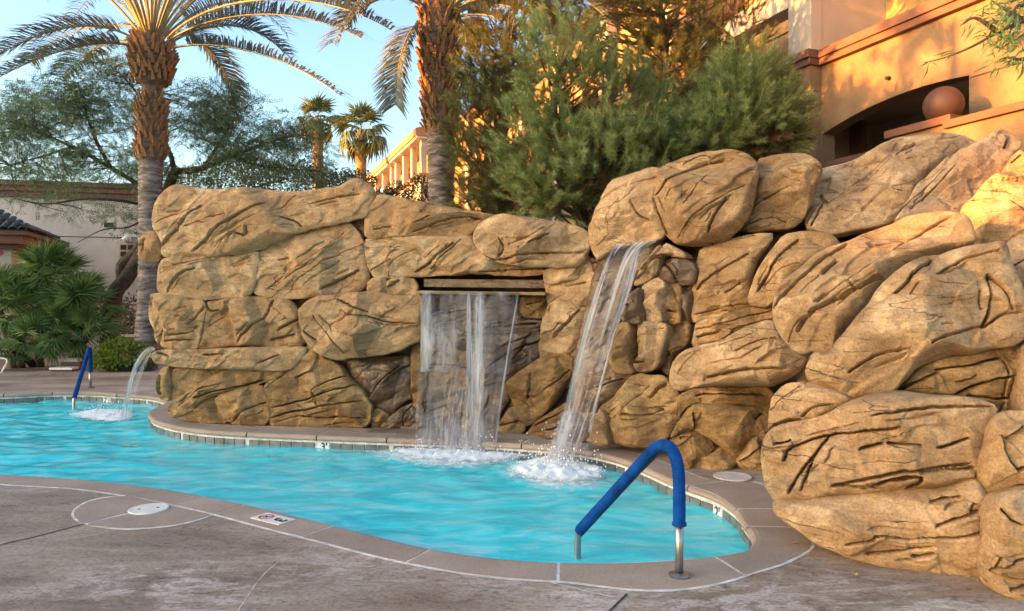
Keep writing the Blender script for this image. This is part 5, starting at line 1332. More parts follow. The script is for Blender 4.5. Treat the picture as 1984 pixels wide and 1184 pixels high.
# balcony over the cornice
hpart('balcony_wall', M['stucco_gold'], hotel, (-9.5, 0.35, -1.9, -1.75, 5.9, 10.2))
hpart('balcony_floor', M['stucco_tan'], hotel, (-9.5, 0.7, -1.75, -0.33, 5.75, 5.88))
hpart('balcony_side_wall', M['stucco_white'], hotel, (0.02, 0.30, -1.75, -0.003, 5.88, 10.2))
hpart('upper_pilaster', M['stucco_white'], hotel, (0.0, 0.64, 0.0, 0.26, 6.663, 10.2))
hpart('balcony_roof', M['stucco_white'], hotel, (-9.5, 0.7, -1.9, 0.2, 9.55, 10.1))
hpart('balcony_ceiling_beam', M['stucco_white'], hotel, (0.66, 4.6, -0.35, 0.10, 7.86, 8.35))
hpart('recess_wall', M['stucco_tan'], hotel, (0.66, 6.0, -1.9, -1.75, 4.0, 8.3), (4.6, 4.9, -1.75, 0.05, 4.0, 10))
hpart('recess_parapet', M['stucco_tan'], hotel, (0.75, 4.6, -0.25, 0.06, 0, 6.28))
hpart('parapet_cap', M['trim_dark'], hotel, (0.667, 4.6, -0.30, 0.14, 6.283, 6.37))
hpart('upper_balcony_rail', M['trim_dark'], hotel, (0.66, 4.6, -0.05, 0.0, 8.95, 9.0), *[(0.8 + 0.16 * q, 0.82 + 0.16 * q, -0.035, -0.015, 8.37, 8.95) for q in range(23)])
hpart('upper_recess_wall', M['stucco_gold'], hotel, (0.66, 6.0, -1.9, -1.75, 8.35, 11))
# the long stretch hidden by the pines
hpart('long_wall', M['stucco_gold'], hotel, (4.91, 33.0, -1.3, -1.0, 0, 11.6))
for q in range(7):
    hpart('long_wall_pilaster', M['stucco_white'], hotel, (6.2 + 3.9 * q, 6.8 + 3.9 * q, -0.997, -0.6, 0, 11.6))
    for z_ in (4.2, 7.4): hpart('window', M['dark_room'], hotel, (7.6 + 3.9 * q, 9.2 + 3.9 * q, -0.998, -0.96, z_, z_ + 1.7))
hpart('roof_band', M['trim'], hotel, (4.91, 33.0, -1.5, -0.55, 11.603, 12.0))

wing = thing('hotel_wing', 'distant hotel wing of sunlit balcony bays with orange eaves', 'building', tuple(hp(43, 0, 0)))
hpart('wall', M['stucco_gold'], wing, (33.0, 55.0, -3.0, -1.6, 0, 12.2))
def bay(s0, s1, zt):
    hpart('bay_wall', M['stucco_gold'], wing, (s0 + 0.35, s1 - 0.35, -1.6, -1.2, 0, zt - 0.5))
    hpart('eave_fascia', M['trim_orange'], wing, (s0 - 0.5, s1 + 0.5, -1.6, 0.45, zt - 0.05, zt + 0.40))
    hpart('eave_trim', M['stucco_white'], wing, (s0 - 0.42, s1 + 0.42, -1.6, 0.36, zt - 0.22, zt - 0.053))
    # hipped roof above
    c = [(s0 - 0.5, 0.45), (s1 + 0.5, 0.45), (s1 + 0.5, -3), (s0 - 0.5, -3)]
    V = [hp(a, b, zt + 0.403) for a, b in c] + [hp(s0 + 1.6, -1.6, zt + 1.3), hp(s1 - 1.6, -1.6, zt + 1.3)]
    obj('roof', V, [(0, 1, 5, 4), (1, 2, 5), (2, 3, 4, 5), (3, 0, 4)], M['trim'], wing)
    m = 4; zs = zt - 0.22
    for q in range(m):
        s = s0 + 0.1 + (s1 - s0 - 0.2) * q / (m - 1)
        hpart('column', M['stucco_white'], wing, (s - 0.22, s + 0.22, -0.35, 0.0, zs - 2.3, zs - 0.003))
        hpart('column', M['stucco_white'], wing, (s - 0.30, s + 0.30, -0.45, 0.06, 0, zs - 2.35))
        hpart('column_cap', M['trim_orange'], wing, (s - 0.42, s + 0.42, -0.5, 0.18, zs - 2.347, zs - 2.15 - 0.003))
        if q < m - 1:
            w = (s1 - s0 - 0.2) / (m - 1)
            hpart('parapet', M['stucco_white'], wing, (s + 0.302, s + w - 0.302, -0.35, -0.1, zs - 3.4, zs - 2.5))
            hpart('parapet_cap', M['trim_orange'], wing, (s + 0.45, s + w - 0.45, -0.4, -0.02, zs - 2.497, zs - 2.38))
            hpart('window', M['dark_room'], wing, (s + 0.8, s + w - 0.8, -1.199, -1.16, zs - 2.6, zs - 0.6))
            # arched head of the floor below
            a = np.linspace(0, PI, 13); cx_, rr = s + w / 2, w / 2 - 0.32
            V = [hp(cx_ + rr * math.cos(t), -0.3, zs - 4.75 + rr * math.sin(t)) for t in a] + [hp(cx_ + rr * math.cos(t), -0.3, zs - 3.402) for t in a]
            V += [hp(cx_ + rr * math.cos(t), -0.12, zs - 4.75 + rr * math.sin(t)) for t in a] + [hp(cx_ + rr * math.cos(t), -0.12, zs - 3.402) for t in a]
            F = [(i, i + 1, 14 + i, 13 + i) for i in range(12)] + [(26 + i, 39 + i, 40 + i, 27 + i) for i in range(12)] + [(i, 26 + i, 27 + i, i + 1) for i in range(12)]
            obj('arch', V, F, M['stucco_gold'], wing)
M['trim_orange'] = simple('orange_eave', (0.42, 0.17, 0.06), 0.75, var=0.1, scale=2)
bay(33.9, 42.0, 12.35); bay(43.6, 53.7, 12.35)

# terrace wall with the ball finial
tw_ = thing('terrace_wall', 'stucco terrace wall with terracotta coping and a ball finial on its pier', 'wall', tuple(hp(-2.8, 1.0, 0)))
hpart('wall', M['stucco_tan'], tw_, (-9.0, -3.61, 0.86, 1.12, 0, 4.20))
hpart('coping', M['trim'], tw_, (-9.0, -3.61, 0.78, 1.20, 4.203, 4.31))
hpart('pier', M['stucco_tan'], tw_, (-3.60, -2.55, 0.45, 1.02, 0, 4.30))
hpart('pier_cap', M['trim'], tw_, (-3.66, -2.49, 0.38, 1.10, 4.303, 4.42))
bm = bmesh.new(); bmesh.ops.create_uvsphere(bm, u_segments=40, v_segments=24, radius=0.285)
me = bpy.data.meshes.new('ball_finial'); bm.to_mesh(me); bm.free(); me.materials.append(M['ball'])
me.polygons.foreach_set('use_smooth', np.ones(len(me.polygons), bool))
link_mesh('ball_finial', me, tw_, Matrix.Translation(Vector(hp(-3.25, 0.72, 4.42 + 0.27))))

# planted slope between the rock wall and the hotel
V, F = [], []
rows_ = [(-4.2, 11.2, -0.01), (-1.0, 10.6, 0.02), (0.6, 10.1, 0.6), (1.6, 9.3, 1.4), (3.4, 8.2, 2.2), (4.6, 7.0, 2.2), (5.2, 5.6, 2.0)]
rows2_ = [(-6.0, 16.0, -0.01), (-2.0, 17.0, 0.2), (0.8, 18.0, 0.9), (3.0, 19.5, 2.2), (5.8, 14.8, 3.2), (7.2, 11.0, 3.2), (8.4, 7.5, 3.0)]
for a, b in zip(rows_, rows2_):
    for t in np.linspace(0, 1, 8):
        p = np.array(a) * (1 - t) + np.array(b) * t; p[2] += 0.06 * vnoise(p[None] * 2)[0] * (t > 0); V.append(p)
for i in range(len(rows_) - 1):
    for j in range(7): F.append((i * 8 + j, (i + 1) * 8 + j, (i + 1) * 8 + j + 1, i * 8 + j + 1))
tag(obj('planting_bed', V, F, M['soil'], None, True), kind='structure', label='sloping planting bed behind the rock wall')

# ------------------------------------------------------------------ low stucco building at the back left
lb = thing('stucco_building', 'long pale stucco building with a dark brown parapet band behind the trees', 'building', at(100, 590, 25.6) * 1.0)
lb.location.z = 0
WA, WB = at(-420, 590, 24.0), at(300, 590, 26.6); WA.z = WB.z = 0
dv = (WB - WA); LWL = dv.length; dv.normalize(); nv_ = Vector((dv.y, -dv.x, 0))
def wbox(mb, a, b, d0, d1, z0, z1):
    c = WA + dv * ((a + b) / 2) + nv_ * ((d0 + d1) / 2); c.z = (z0 + z1) / 2
    mb.box(c, (b - a, d1 - d0, z1 - z0), (dv, nv_, (0, 0, 1)))
def wpart(name, mat, *bx):
    mb = MB()
    for b in bx: wbox(mb, *b)
    return mb.build(name, mat, lb)
wpart('wall', M['stucco_grey'], (0, LWL, -6, 0, 0, 5.40))
wpart('parapet_band', M['trim_dark'], (0, LWL + 0.05, -6.05, 0.10, 5.403, 5.62))
wpart('parapet_band', M['trim'], (0, LWL + 0.1, -6.1, 0.16, 5.623, 5.80))
wpart('parapet_band', M['trim_dark'], (0, LWL + 0.15, -6.15, 0.24, 5.803, 5.98))
wpart('wall_groove', M['joint_dark'], (0, LWL, -0.02, 0.006, 4.02, 4.05))
# wall light and the little block window
def on_wall(px, py):
    ray = Vector(((px - CX) / FPX, 1, -(py - CY) / FPX)); O = Vector((0, 0, EYE)); t = (WA - O).dot(nv_) / ray.dot(nv_); return O + ray * t
p = on_wall(248, 464)
t = thing('wall_light', 'small white wall light under the tree beside the rock wall end', 'light', p)
mb = MB(); mb.box(p + nv_ * 0.05, (0.16, 0.10, 0.22), (dv, nv_, (0, 0, 1))); mb.build('bracket', M['white'], t)
mb = MB(); V, F = tube_np([p + nv_ * 0.16 - Vector((0, 0, 0.10)), p + nv_ * 0.16 - Vector((0, 0, 0.02)), p + nv_ * 0.16 + Vector((0, 0, 0.08)), p + nv_ * 0.16 + Vector((0, 0, 0.15))], [0.16, 0.17, 0.13, 0.05], 14); mb.add(V, F); mb.build('lamp_shade', M['white'], t, True)
p = on_wall(254, 486); mb = MB()
w_ = obj('window', *(lambda m: (np.concatenate(m.V), m.F))((lambda m: (m.box(p + nv_ * 0.01, (0.80, 0.03, 0.52), (dv, nv_, (0, 0, 1))), m)[1])(MB())), M['stucco_white'], lb)
for i in (-1, 0, 1):
    for j in (-.5, .5):
        mb = MB(); mb.box(p + nv_ * 0.03 + dv * (i * 0.25) + Vector((0, 0, j * 0.24)), (0.19, 0.02, 0.18), (dv, nv_, (0, 0, 1))); mb.build('pane', M['dark_room'], w_)
# dark vent near the limbs
p = on_wall(211, 436); mb = MB(); mb.box(p + nv_ * 0.02, (0.30, 0.05, 0.16), (dv, nv_, (0, 0, 1))); mb.build('vent', M['black'], lb)

# ------------------------------------------------------------------ small hip-roofed pavilion, far left
pv = thing('pavilion', 'small white pavilion with a slate coloured tile roof behind the fan palm shrub', 'building', (-14.9, 21.6, 0))
ca_, sa_ = -0.315, 0.949
PD = Vector((ca_, sa_, 0)); PL = Vector((-sa_, ca_, 0)); PC = Vector((-13.75, 20.5, 0))     # eave corner; PD away, PL to the left
def pbox(name, mat, a0, a1, b0, b1, z0, z1):
    mb = MB(); c = PC + PL * ((a0 + a1) / 2) + PD * ((b0 + b1) / 2); c.z = (z0 + z1) / 2
    mb.box(c, (abs(a1 - a0), abs(b1 - b0), abs(z1 - z0)), (PL, PD, (0, 0, 1))); return mb.build(name, mat, pv)
pbox('wall', M['stucco_white'], 0.55, 5.5, 0.55, 4.2, 0, 3.19)
pbox('eave_soffit', M['trim_dark'], 0.36, 5.6, 0.36, 4.35, 3.193, 3.33)
pbox('fascia', M['trim'], 0.16, 5.7, 0.16, 4.55, 3.333, 3.57)
pbox('gutter', M['trim_dark'], 0.04, 5.8, 0.04, 4.65, 3.573, 3.70)
ro = MB(); cor = [(0, 0), (5.8, 0), (5.8, 4.7), (0, 4.7)]
V = [PC + PL * a + PD * b + Vector((0, 0, 3.703)) for a, b in cor] + [PC + PL * 2.35 + PD * 2.35 + Vector((0, 0, 4.75)), PC + PL * 3.45 + PD * 2.35 + Vector((0, 0, 4.75))]
roof = obj('roof', V, [(0, 1, 5, 4), (1, 2, 5), (2, 3, 4, 5), (3, 0, 4)], M['rooftile'], pv)
def tile_me_():
    n = 7; a = np.linspace(0, PI, n); V = []
    for y, r in ((0, 0.115), (0.36, 0.098)):
        V += [(r * math.cos(t), y, r * 0.72 * math.sin(t)) for t in a]
    for y, r in ((0, 0.100),): V += [(r * math.cos(t), y, r * 0.72 * math.sin(t) - 0.012) for t in a]
    F = [(i + 1, i, n + i, n + i + 1) for i in range(n - 1)] + [(i, i + 1, 2 * n + i + 1, 2 * n + i) for i in range(n - 1)]
    return mesh_np('roof_tile', V, F, M['rooftile'], True)
rt = tile_me_()
slope = math.atan2(1.047, 2.35)
def roof_tiles(org, along, inward, cols, rows_n):
    up = (inward * math.cos(slope) + Vector((0, 0, math.sin(slope))))
    nr = along.cross(up); 
    if nr.z < 0: nr = -nr
    for r_ in range(rows_n):
        for c_ in range(cols):
            a = 0.12 + c_ * 0.235; b = r_ * 0.30
            if a < b * math.cos(slope) - 0.05: continue
            x = up.cross(nr); Mx = Matrix((x, up, nr)).transposed().to_4x4()
            Mx.translation = org + along * a + up * b + nr * 0.02 + Vector((0, 0, 3.72))
            o = bpy.data.objects.new('roof_tile', rt); COL.objects.link(o); o.parent = roof
            Mx.translation = Mx.translation - wloc(roof); o.matrix_local = Mx
roof_tiles(PC, PL, PD, 10, 6)
roof_tiles(PC, PD, PL, 14, 3)
p = at(-2, 490, 20.75); mb = MB(); V, F = tube_np([p + PD * 0.4, p - PD * 0.04], 0.085, 18); mb.add(V, F); mb.build('round_plaque', M['red'], pv)

# ------------------------------------------------------------------ fence on a low wall behind the palm trunk
fe = thing('garden_fence', 'brown metal railing on a low stucco wall behind the palm trunk', 'fence', at(245, 666, 21.5))
fe.location.z = 0
FA, FB = at(200, 590, 21.7), at(330, 590, 21.9); FA.z = FB.z = 0; fd = (FB - FA); FL = fd.length; fd.normalize(); fn = Vector((fd.y, -fd.x, 0))
def fbx(mb, a0, a1, w, z0, z1):
    c = FA + fd * ((a0 + a1) / 2); c.z = (z0 + z1) / 2; mb.box(c, (a1 - a0, w, z1 - z0), (fd, fn, (0, 0, 1)))
mb = MB(); fbx(mb, 0, FL, 0.2, 0, 0.62); mb.build('base_wall', M['stucco_tan'], fe)
mb = MB(); fbx(mb, 0, FL, 0.26, 0.623, 0.70); mb.build('wall_cap', M['stucco_grey'], fe)
for z0 in (0.80, 1.36, 1.56):
    mb = MB(); fbx(mb, 0, FL, 0.05, z0, z0 + 0.05); mb.build('rail', M['trim'], fe)
for a in (0.38, 1.98):
    mb = MB(); fbx(mb, a, a + 0.09, 0.09, 0.70, 1.66); mb.build('fence_post', M['trim'], fe)
a = 0.06
while a < FL:
    if not any(abs(a - q) < 0.1 for q in (0.42, 2.02)):
        mb = MB(); fbx(mb, a, a + 0.025, 0.025, 0.703, 1.357); mb.build('baluster', M['trim'], fe)
    a += 0.115

# ------------------------------------------------------------------ sun lounger at the left frame edge, low slab and box in the bed
lo_ = thing('sun_lounger', 'pale framed sun lounger cut by the left edge of the photo', 'lounger', gnd(-30, 722))
for dy in (0, 0.6):
    Yl = 17.0 + dy
    V, F = tube_np(catmull([at(-150, 694, Yl), at(-20, 694, Yl), at(8, 695, Yl), at(14, 699, Yl), at(11, 708, Yl), at(2, 724 - dy * 4, Yl)], 6), 0.022, 8); obj('frame_tube', V, F, M['white'], lo_, True)
mb = MB()
for q in range(10): mb.box(at(-145 + q * 14, 695, 17.3), (0.10, 0.58, 0.02))
mb.build('sling_seat', M['stucco_grey'], lo_)
sl_ = thing('white_step', 'low white slab lying at the edge of the deck below the fan palm shrub', 'slab', gnd(124, 720))
mb = MB(); c = gnd(124, 719.5); mb.box(c + Vector((0, 0, 0.075)), (0.54, 0.28, 0.05)); mb.build('top_slab', M['white'], sl_)
mb = MB(); mb.box(c + Vector((0, 0.02, 0.025)), (0.48, 0.22, 0.05)); mb.build('base', M['trim_dark'], sl_)
bx_ = thing('planter_box', 'brown box with a pale lid among the plants left of the far handrail', 'box', gnd(142, 716.5))
c = gnd(142, 716.5)
mb = MB(); mb.add([c + Vector((x * w, y * .12, z)) for z, w in ((0, .22), (.20, .24)) for x, y in ((-1, -1), (1, -1), (1, 1), (-1, 1))], [(0, 1, 5, 4), (1, 2, 6, 5), (2, 3, 7, 6), (3, 0, 4, 7), (4, 5, 6, 7)]); mb.build('body', M['trim_dark'], bx_)
mb = MB(); mb.add([c + Vector((x * w, y * .11, z)) for z, w in ((.203, .17), (.29, .12)) for x, y in ((-1, -1), (1, -1), (1, 1), (-1, 1))], [(0, 1, 5, 4), (1, 2, 6, 5), (2, 3, 7, 6), (3, 0, 4, 7), (4, 5, 6, 7)]); mb.build('lid', M['stucco_grey'], bx_)

# ------------------------------------------------------------------ added unseen block left of the frame, its roofline stepped to shade the pool
def sunpos(s, t, z): return np.array([0.925 * s + 0.38 * t, 0.38 * s - 0.925 * t, z])
cy = thing('shade_block', 'unseen stucco block added beyond the left edge, stepped to shade the pool', 'building', tuple(sunpos(-70, -10, 0)))
mb = MB()
for t0, t1, h in ((-34, -17.2, 10.3), (-17.2, -12.6, 8.75), (-12.6, -7.55, 8.85), (-7.55, -6.95, 6.3), (-6.95, -4.5, 7.4), (-4.5, -3.85, 5.02), (-3.85, 9, 8.5)):
    h += 46 * math.tan(SUN_EL)
    mb.box(sunpos(-76, (t0 + t1) / 2, h / 2), (12, t1 - t0 - 0.004, h), ((0.925, 0.38, 0), (0.38, -0.925, 0), (0, 0, 1)))
mb.build('wall', M['stucco_tan'], cy)
# ------------------------------------------------------------------ date palms
def frond_geo(P, n=58, Lmax=0.62, w=0.026, seed=0, start=0.2):
    """feather frond along a bezier: leaflets (quads bent once) and the stalk"""
    rng = np.random.default_rng(seed)
    C = bez(P, 40); _, T, _, _ = frames(C)
    V, F = [], []
    for sgn in (-1, 1):
        for i in range(n):
            t = start + (1 - start) * (i + rng.uniform(-.3, .3)) / n
            x = np.clip(t, 0, 1) * 39; k = min(int(x), 38); f = x - k
            p = C[k] * (1 - f) + C[k + 1] * f; tt = T[k]
            side = np.cross(tt, [0, 0, 1.0]); side /= np.linalg.norm(side) + 1e-9
            upv = np.cross(side, tt)
            L = Lmax * (0.50 + 0.50 * math.sin(PI * min(1, (t - start) / (1 - start) * 0.66 + 0.20))) * rng.uniform(.85, 1.1)
            a = 0.80 - 0.16 * t + rng.uniform(-.1, .1)
            d = tt * (1 - a * 0.55) + side * sgn * a + upv * (0.30 + rng.uniform(-.15, .2))
            d /= np.linalg.norm(d)
            wv = np.cross(d, upv); wv /= np.linalg.norm(wv) + 1e-9
            m = p + d * L * 0.5; e = p + d * L * 0.97 + np.array([0, 0, -1]) * L * rng.uniform(.10, .26)
            b = len(V); V += [p - wv * w * .3, p + wv * w * .3, m + wv * w * .5, m - wv * w * .5, e]
            F += [(b, b + 1, b + 2, b + 3), (b + 3, b + 2, b + 4)]
    return V, F, C
def frond(parent, P, seed, n=58, Lmax=0.62, w=0.026, r0=0.035, start=0.2):
    V, F, C = frond_geo(P, n, Lmax, w, seed, start)
    nf = len(F)
    TV, TF = tube_np(C, np.linspace(r0, 0.006, len(C)), 5, False)
    b = len(V)
    return obj('frond', np.vstack([V, TV]), list(F) + [tuple(i + b for i in f) for f in TF], [M['frond'], M['rachis']], parent, False, [0] * nf + [1] * len(TF))
def boot_mesh(nm):
    w, l, t = 0.5, 1.0, 0.16                      # unit wedge: base at origin, grows up +Y, thickness Z outwards
    V = [(-w * .55, 0, 0), (w * .55, 0, 0), (w * .42, l * .55, t * 1.2), (-w * .42, l * .55, t * 1.2), (-w * .26, l, t * 2.6), (w * .26, l, t * 2.6),
         (-w * .50, 0, t * 1.3), (w * .50, 0, t * 1.3), (w * .38, l * .55, t * 2.6), (-w * .38, l * .55, t * 2.6), (-w * .20, l * .96, t * 3.8), (w * .20, l * .96, t * 3.8)]
    F = [(6, 7, 8, 9), (9, 8, 11, 10), (10, 11, 5, 4), (1, 0, 3, 2), (2, 3, 4, 5), (0, 6, 9, 3), (3, 9, 10, 4), (7, 1, 2, 8), (8, 2, 5, 11), (0, 1, 7, 6)]
    return mesh_np(nm, V, F, M['boot'])
bootm = boot_mesh('leaf_base')
def trunk_geo(axis, prof, nr=22, rings=0.055, amp=0.05, seed=0):
    """axis: fn z->(x,y); prof: list of (z, r); ringed trunk"""
    zs = np.arange(prof[0][0], prof[-1][0], 0.018); zr = np.array(prof)
    R = np.interp(zs, zr[:, 0], zr[:, 1]); a = np.arange(nr) * 2 * PI / nr
    Z, A = np.meshgrid(zs, a, indexing='ij')
    ph = Z / rings + 0.35 * vnoise(np.c_[np.cos(A).ravel() * 2, np.sin(A).ravel() * 2, Z.ravel() * 1.5 + seed]).reshape(Z.shape) * 2 + (np.sin(A * 7 + Z * 9) * 0.25)
    saw = (ph % 1.0)
    rad = R[:, None] * (1 + amp * (saw - 0.4)) + 0.035 * R[:, None] * vnoise(np.c_[np.cos(A).ravel() * 5, np.sin(A).ravel() * 5, Z.ravel() * 12 + seed]).reshape(Z.shape)
    X = np.array([axis(z) for z in zs])
    V = np.stack([X[:, 0, None] + rad * np.cos(A), X[:, 1, None] + rad * np.sin(A), Z], -1).reshape(-1, 3)
    m = len(zs); ii = np.arange(m * nr).reshape(m, nr); jj = np.roll(ii, -1, 1)
    q = np.stack([ii[:-1], jj[:-1], jj[1:], ii[1:]], -1).reshape(-1, 4)
    return V, q
def boots(parent, axis, z0, z1, rfun, per, dz, size, tilt, cap=300, seed=0, name='leaf_base'):
    rng = np.random.default_rng(seed); n = 0; z = z0; k = 0
    while z < z1 and n < cap:
        for j in range(per):
            a = (j + 0.5 * (k % 2)) * 2 * PI / per + rng.uniform(-.06, .06) + k * 0.07
            if n >= cap: break
            r = rfun(z); out = Vector((math.cos(a), math.sin(a), 0)); up = Vector((0, 0, 1))
            if rng.random() < 0.07: continue
            tl = tilt(z) + rng.uniform(-.14, .10)
            y = up * math.cos(tl) + out * math.sin(tl); zz = out * math.cos(tl) - up * math.sin(tl); x = y.cross(zz)
            s = size(z) * rng.uniform(.70, 1.08)
            R = Matrix((x * s * (2 * PI * r / per / (0.55 * size(z))) * 0.55, y * s, zz * s)).transposed().to_4x4()
            c = axis(z); R = R @ Matrix.Rotation(rng.uniform(-.3, .3), 4, 'Z'); R.translation = Vector((c[0], c[1], z + rng.uniform(-.05, .05))) + out * (r * 0.93)
            link_mesh(name, bootm, parent, R); n += 1
        z += dz; k += 1
    return n

# palm on the left
YP = 17.8
base1 = at(283, 714, YP)
def ax1(z):
    py = CY - (z - EYE) * FPX / YP
    px = np.interp(py, [75, 170, 310, 450, 560, 714], [295, 295, 292, 291, 289, 280]); p = at(px, py, YP); return (p.x, p.y)
zof = lambda py: EYE - (py - CY) * YP / FPX
p1 = thing('date_palm', 'left date palm with a swollen crownshaft and ringed grey trunk behind the rock wall end', 'palm tree', (base1.x, base1.y, 0), 'date palms behind the rock wall')
V, q = trunk_geo(ax1, [(0, 0.30), (zof(660), 0.255), (zof(560), 0.245), (zof(400), 0.26), (zof(312), 0.27)], 26, 0.11, 0.16, 1)
obj('trunk', V, q, M['palmbark'], p1, True)
V, q = trunk_geo(ax1, [(zof(315), 0.24), (zof(305), 0.33), (zof(260), 0.33), (zof(205), 0.30), (zof(185), 0.24), (zof(168), 0.23), (zof(160), 0.36), (zof(120), 0.47), (zof(95), 0.42), (zof(70), 0.22)], 24, 0.06, 0.09, 4)
obj('upper_trunk', V, q, M['palmbark2'], p1, True)
rf1 = lambda z: float(np.interp(z, [zof(320), zof(305), zof(205), zof(190), zof(168), zof(160), zof(120), zof(95), zof(72)], [0.25, 0.34, 0.30, 0.24, 0.24, 0.42, 0.50, 0.46, 0.30]))
nb = boots(p1, ax1, zof(160), zof(78), rf1, 17, 0.115, lambda z: 0.24, lambda z: float(np.interp(z, [zof(160), zof(80)], [-0.15, 0.22])), 160, 3)
boots(p1, ax1, zof(308), zof(196), rf1, 13, 0.14, lambda z: 0.23, lambda z: 0.10 if z > zof(270) else -0.05, 140, 5)
ctr = at(295, 76, YP)
D = lambda px, py, dy=0.0: at(px, py, YP + dy)
tr1 = [((268, 80, 0), (150, 2, -.5), (-40, 130, -1.2)), ((262, 90, -.2), (150, 62, -1.2), (-30, 165, -2.2)), ((270, 86, .2), (200, 60, 1.2), (118, 150, 2.2)),
       ((328, 78, 0), (420, 15, -.6), (585, 8, -1), (700, 75, -1.6)), ((331, 82, .2), (395, 45, .6), (480, 25, .9), (552, 104, 1.3)), ((335, 92, -.2), (405, 76, -.8), (540, 92, -1.4), (660, 186, -2)),
       ((330, 70, .4), (372, 50, 1.0), (425, 95, 1.8), (458, 192, 2.4)), ((300, 74, .4), (250, 20, 2), (90, 60, 3.2), (60, 120, 3.8)), ((325, 74, -.3), (420, -30, -2.2), (640, -20, -3.4), (760, 60, -4))]
for i, pts in enumerate(tr1): frond(p1, [D(*p) for p in pts], 100 + i, 112, 0.76, 0.040, start=0.13)
rng = np.random.default_rng(21)
def up_fronds(parent, c, n, Y, seed, L0=4.0, el0=48, el1=86, r=0.22):
    rng = np.random.default_rng(seed)
    for i in range(n):
        az = i * 2.399 + rng.uniform(-.2, .2); el = math.radians(el0 + (el1 - el0) * ((i + 0.5) / n)); L = L0 * rng.uniform(.85, 1.1)
        o = Vector((math.cos(az), math.sin(az), 0)); up = Vector((0, 0, 1))
        a = c + o * r * math.cos(el) * 1.2 + up * (-0.05); d = o * math.cos(el) + up * math.sin(el)
        frond(parent, [a, a + d * L * 0.5, a + d * L * 0.85 + o * L * 0.15 - up * L * .02, a + d * L * 0.9 + o * L * 0.5 - up * L * 0.35], seed * 50 + i, 48, 0.55, start=0.26, r0=0.042)
up_fronds(p1, ctr, 26, YP, 3)

# palm in the middle
YQ = 15.0
zq = lambda py: EYE - (py - CY) * YQ / FPX
def ax2(z):
    py = CY - (z - EYE) * FPX / YQ
    px = np.interp(py, [0, 200, 300, 400, 720], [849, 853, 854, 855, 857]); p = at(px, py, YQ); return (p.x, p.y)
b2 = ax2(0.3)
p2 = thing('date_palm', 'middle date palm with an orange stubbly trunk top in front of the pines', 'palm tree', (b2[0], b2[1], 0.2), 'date palms behind the rock wall')
V, q = trunk_geo(ax2, [(0.0, 0.30), (zq(400), 0.25), (zq(310), 0.26), (zq(262), 0.27)], 26, 0.10, 0.20, 7)
obj('trunk', V, q, M['palmbark'], p2, True)
V, q = trunk_geo(ax2, [(zq(266), 0.27), (zq(240), 0.34), (zq(180), 0.34), (zq(60), 0.38), (zq(15), 0.36), (zq(-8), 0.2)], 24, 0.07, 0.08, 9)
obj('upper_trunk', V, q, M['palmbark2'], p2, True)
rf2 = lambda z: float(np.interp(z, [zq(266), zq(235), zq(180), zq(60), zq(20), zq(0)], [0.26, 0.33, 0.345, 0.385, 0.37, 0.28]))
boots(p2, ax2, zq(250), zq(6), rf2, 14, 0.125, lambda z: 0.23, lambda z: 0.10 + 0.10 * math.sin(z * 5), 300, 11)
ctr2 = at(850, 8, YQ)
Q = lambda px, py, dy=0.0: at(px, py, YQ + dy)
tr2 = [((818, 12, 0), (770, -25, -.6), (700, -10, -1.1), (650, 82, -1.6)), ((816, 40, -.1), (785, 60, -.5), (768, 120, -.7), (766, 204, -.8)), ((885, 26, 0), (930, 0, .5), (1010, -25, 1)),
       ((888, 32, -.1), (940, 18, -.6), (1000, 40, -.9), (1030, 80, -1.1)), ((886, 34, .2), (912, 50, .8), (925, 80, 1.0)), ((886, 16, -.2), (960, -32, -.8), (1060, -15, -1.4), (1118, 75, -1.8)), ((888, 24, .1), (950, -8, -.3), (1035, 8, -.8), (1085, 88, -1.1)), ((882, 8, -.3), (940, -70, -1.0), (1080, -60, -1.8), (1170, 30, -2.2)), ((820, 8, .3), (760, -60, 1.4), (690, -20, 2.2), (672, 40, 2.6)), ((880, 12, .3), (950, -50, 1.4), (1050, 0, 2), (1075, 40, 2.4))]
for i, pts in enumerate(tr2): frond(p2, [Q(*p) for p in pts], 300 + i, 104, 0.66, 0.037, start=0.13)
up_fronds(p2, ctr2, 22, YQ, 5, 3.6)

# ------------------------------------------------------------------ fan leaves
def fan_leaf_mesh(nm, mat, R=0.62, n=26, span=125, pet=0.55, seed=0, droop=0.2, w=0.055):
    rng = np.random.default_rng(seed); V, F = [], []
    TV, TF = tube_np(bez([(0, 0, 0), (pet * .5, 0, .03), (pet, 0, 0)], 5), [0.014, 0.012, 0.011, 0.01, 0.009], 5, False)
    V += list(TV); F += list(TF)
    for i in range(n):
        a = math.radians(-span + 2 * span * i / (n - 1)); L = R * (0.72 + 0.28 * math.cos(a * 0.7)) * rng.uniform(.9, 1.06)
        d = np.array([math.cos(a), math.sin(a), 0.10 * math.cos(i * PI)]); s = np.array([-math.sin(a), math.cos(a), 0])
        c = np.array([pet, 0, 0]); ww = w * (0.8 + .2 * math.cos(a))
        m1 = c + d * L * 0.45; e = c + d * L + np.array([0, 0, -droop * L * rng.uniform(.5, 1.5)])
        b = len(V); V += [c, m1 + s * ww / 2 + np.array([0, 0, .02]), m1 - np.array([0, 0, .012]), m1 - s * ww / 2 + np.array([0, 0, .02]), e]
        F += [(b, b + 1, b + 2), (b, b + 2, b + 3), (b + 1, b + 4, b + 2), (b + 2, b + 4, b + 3)]
    return mesh_np(nm, V, F, mat)
fanm = [fan_leaf_mesh('fan_leaf', M['fan'], seed=i, droop=d_) for i, d_ in enumerate((0.10, 0.22, 0.40))]
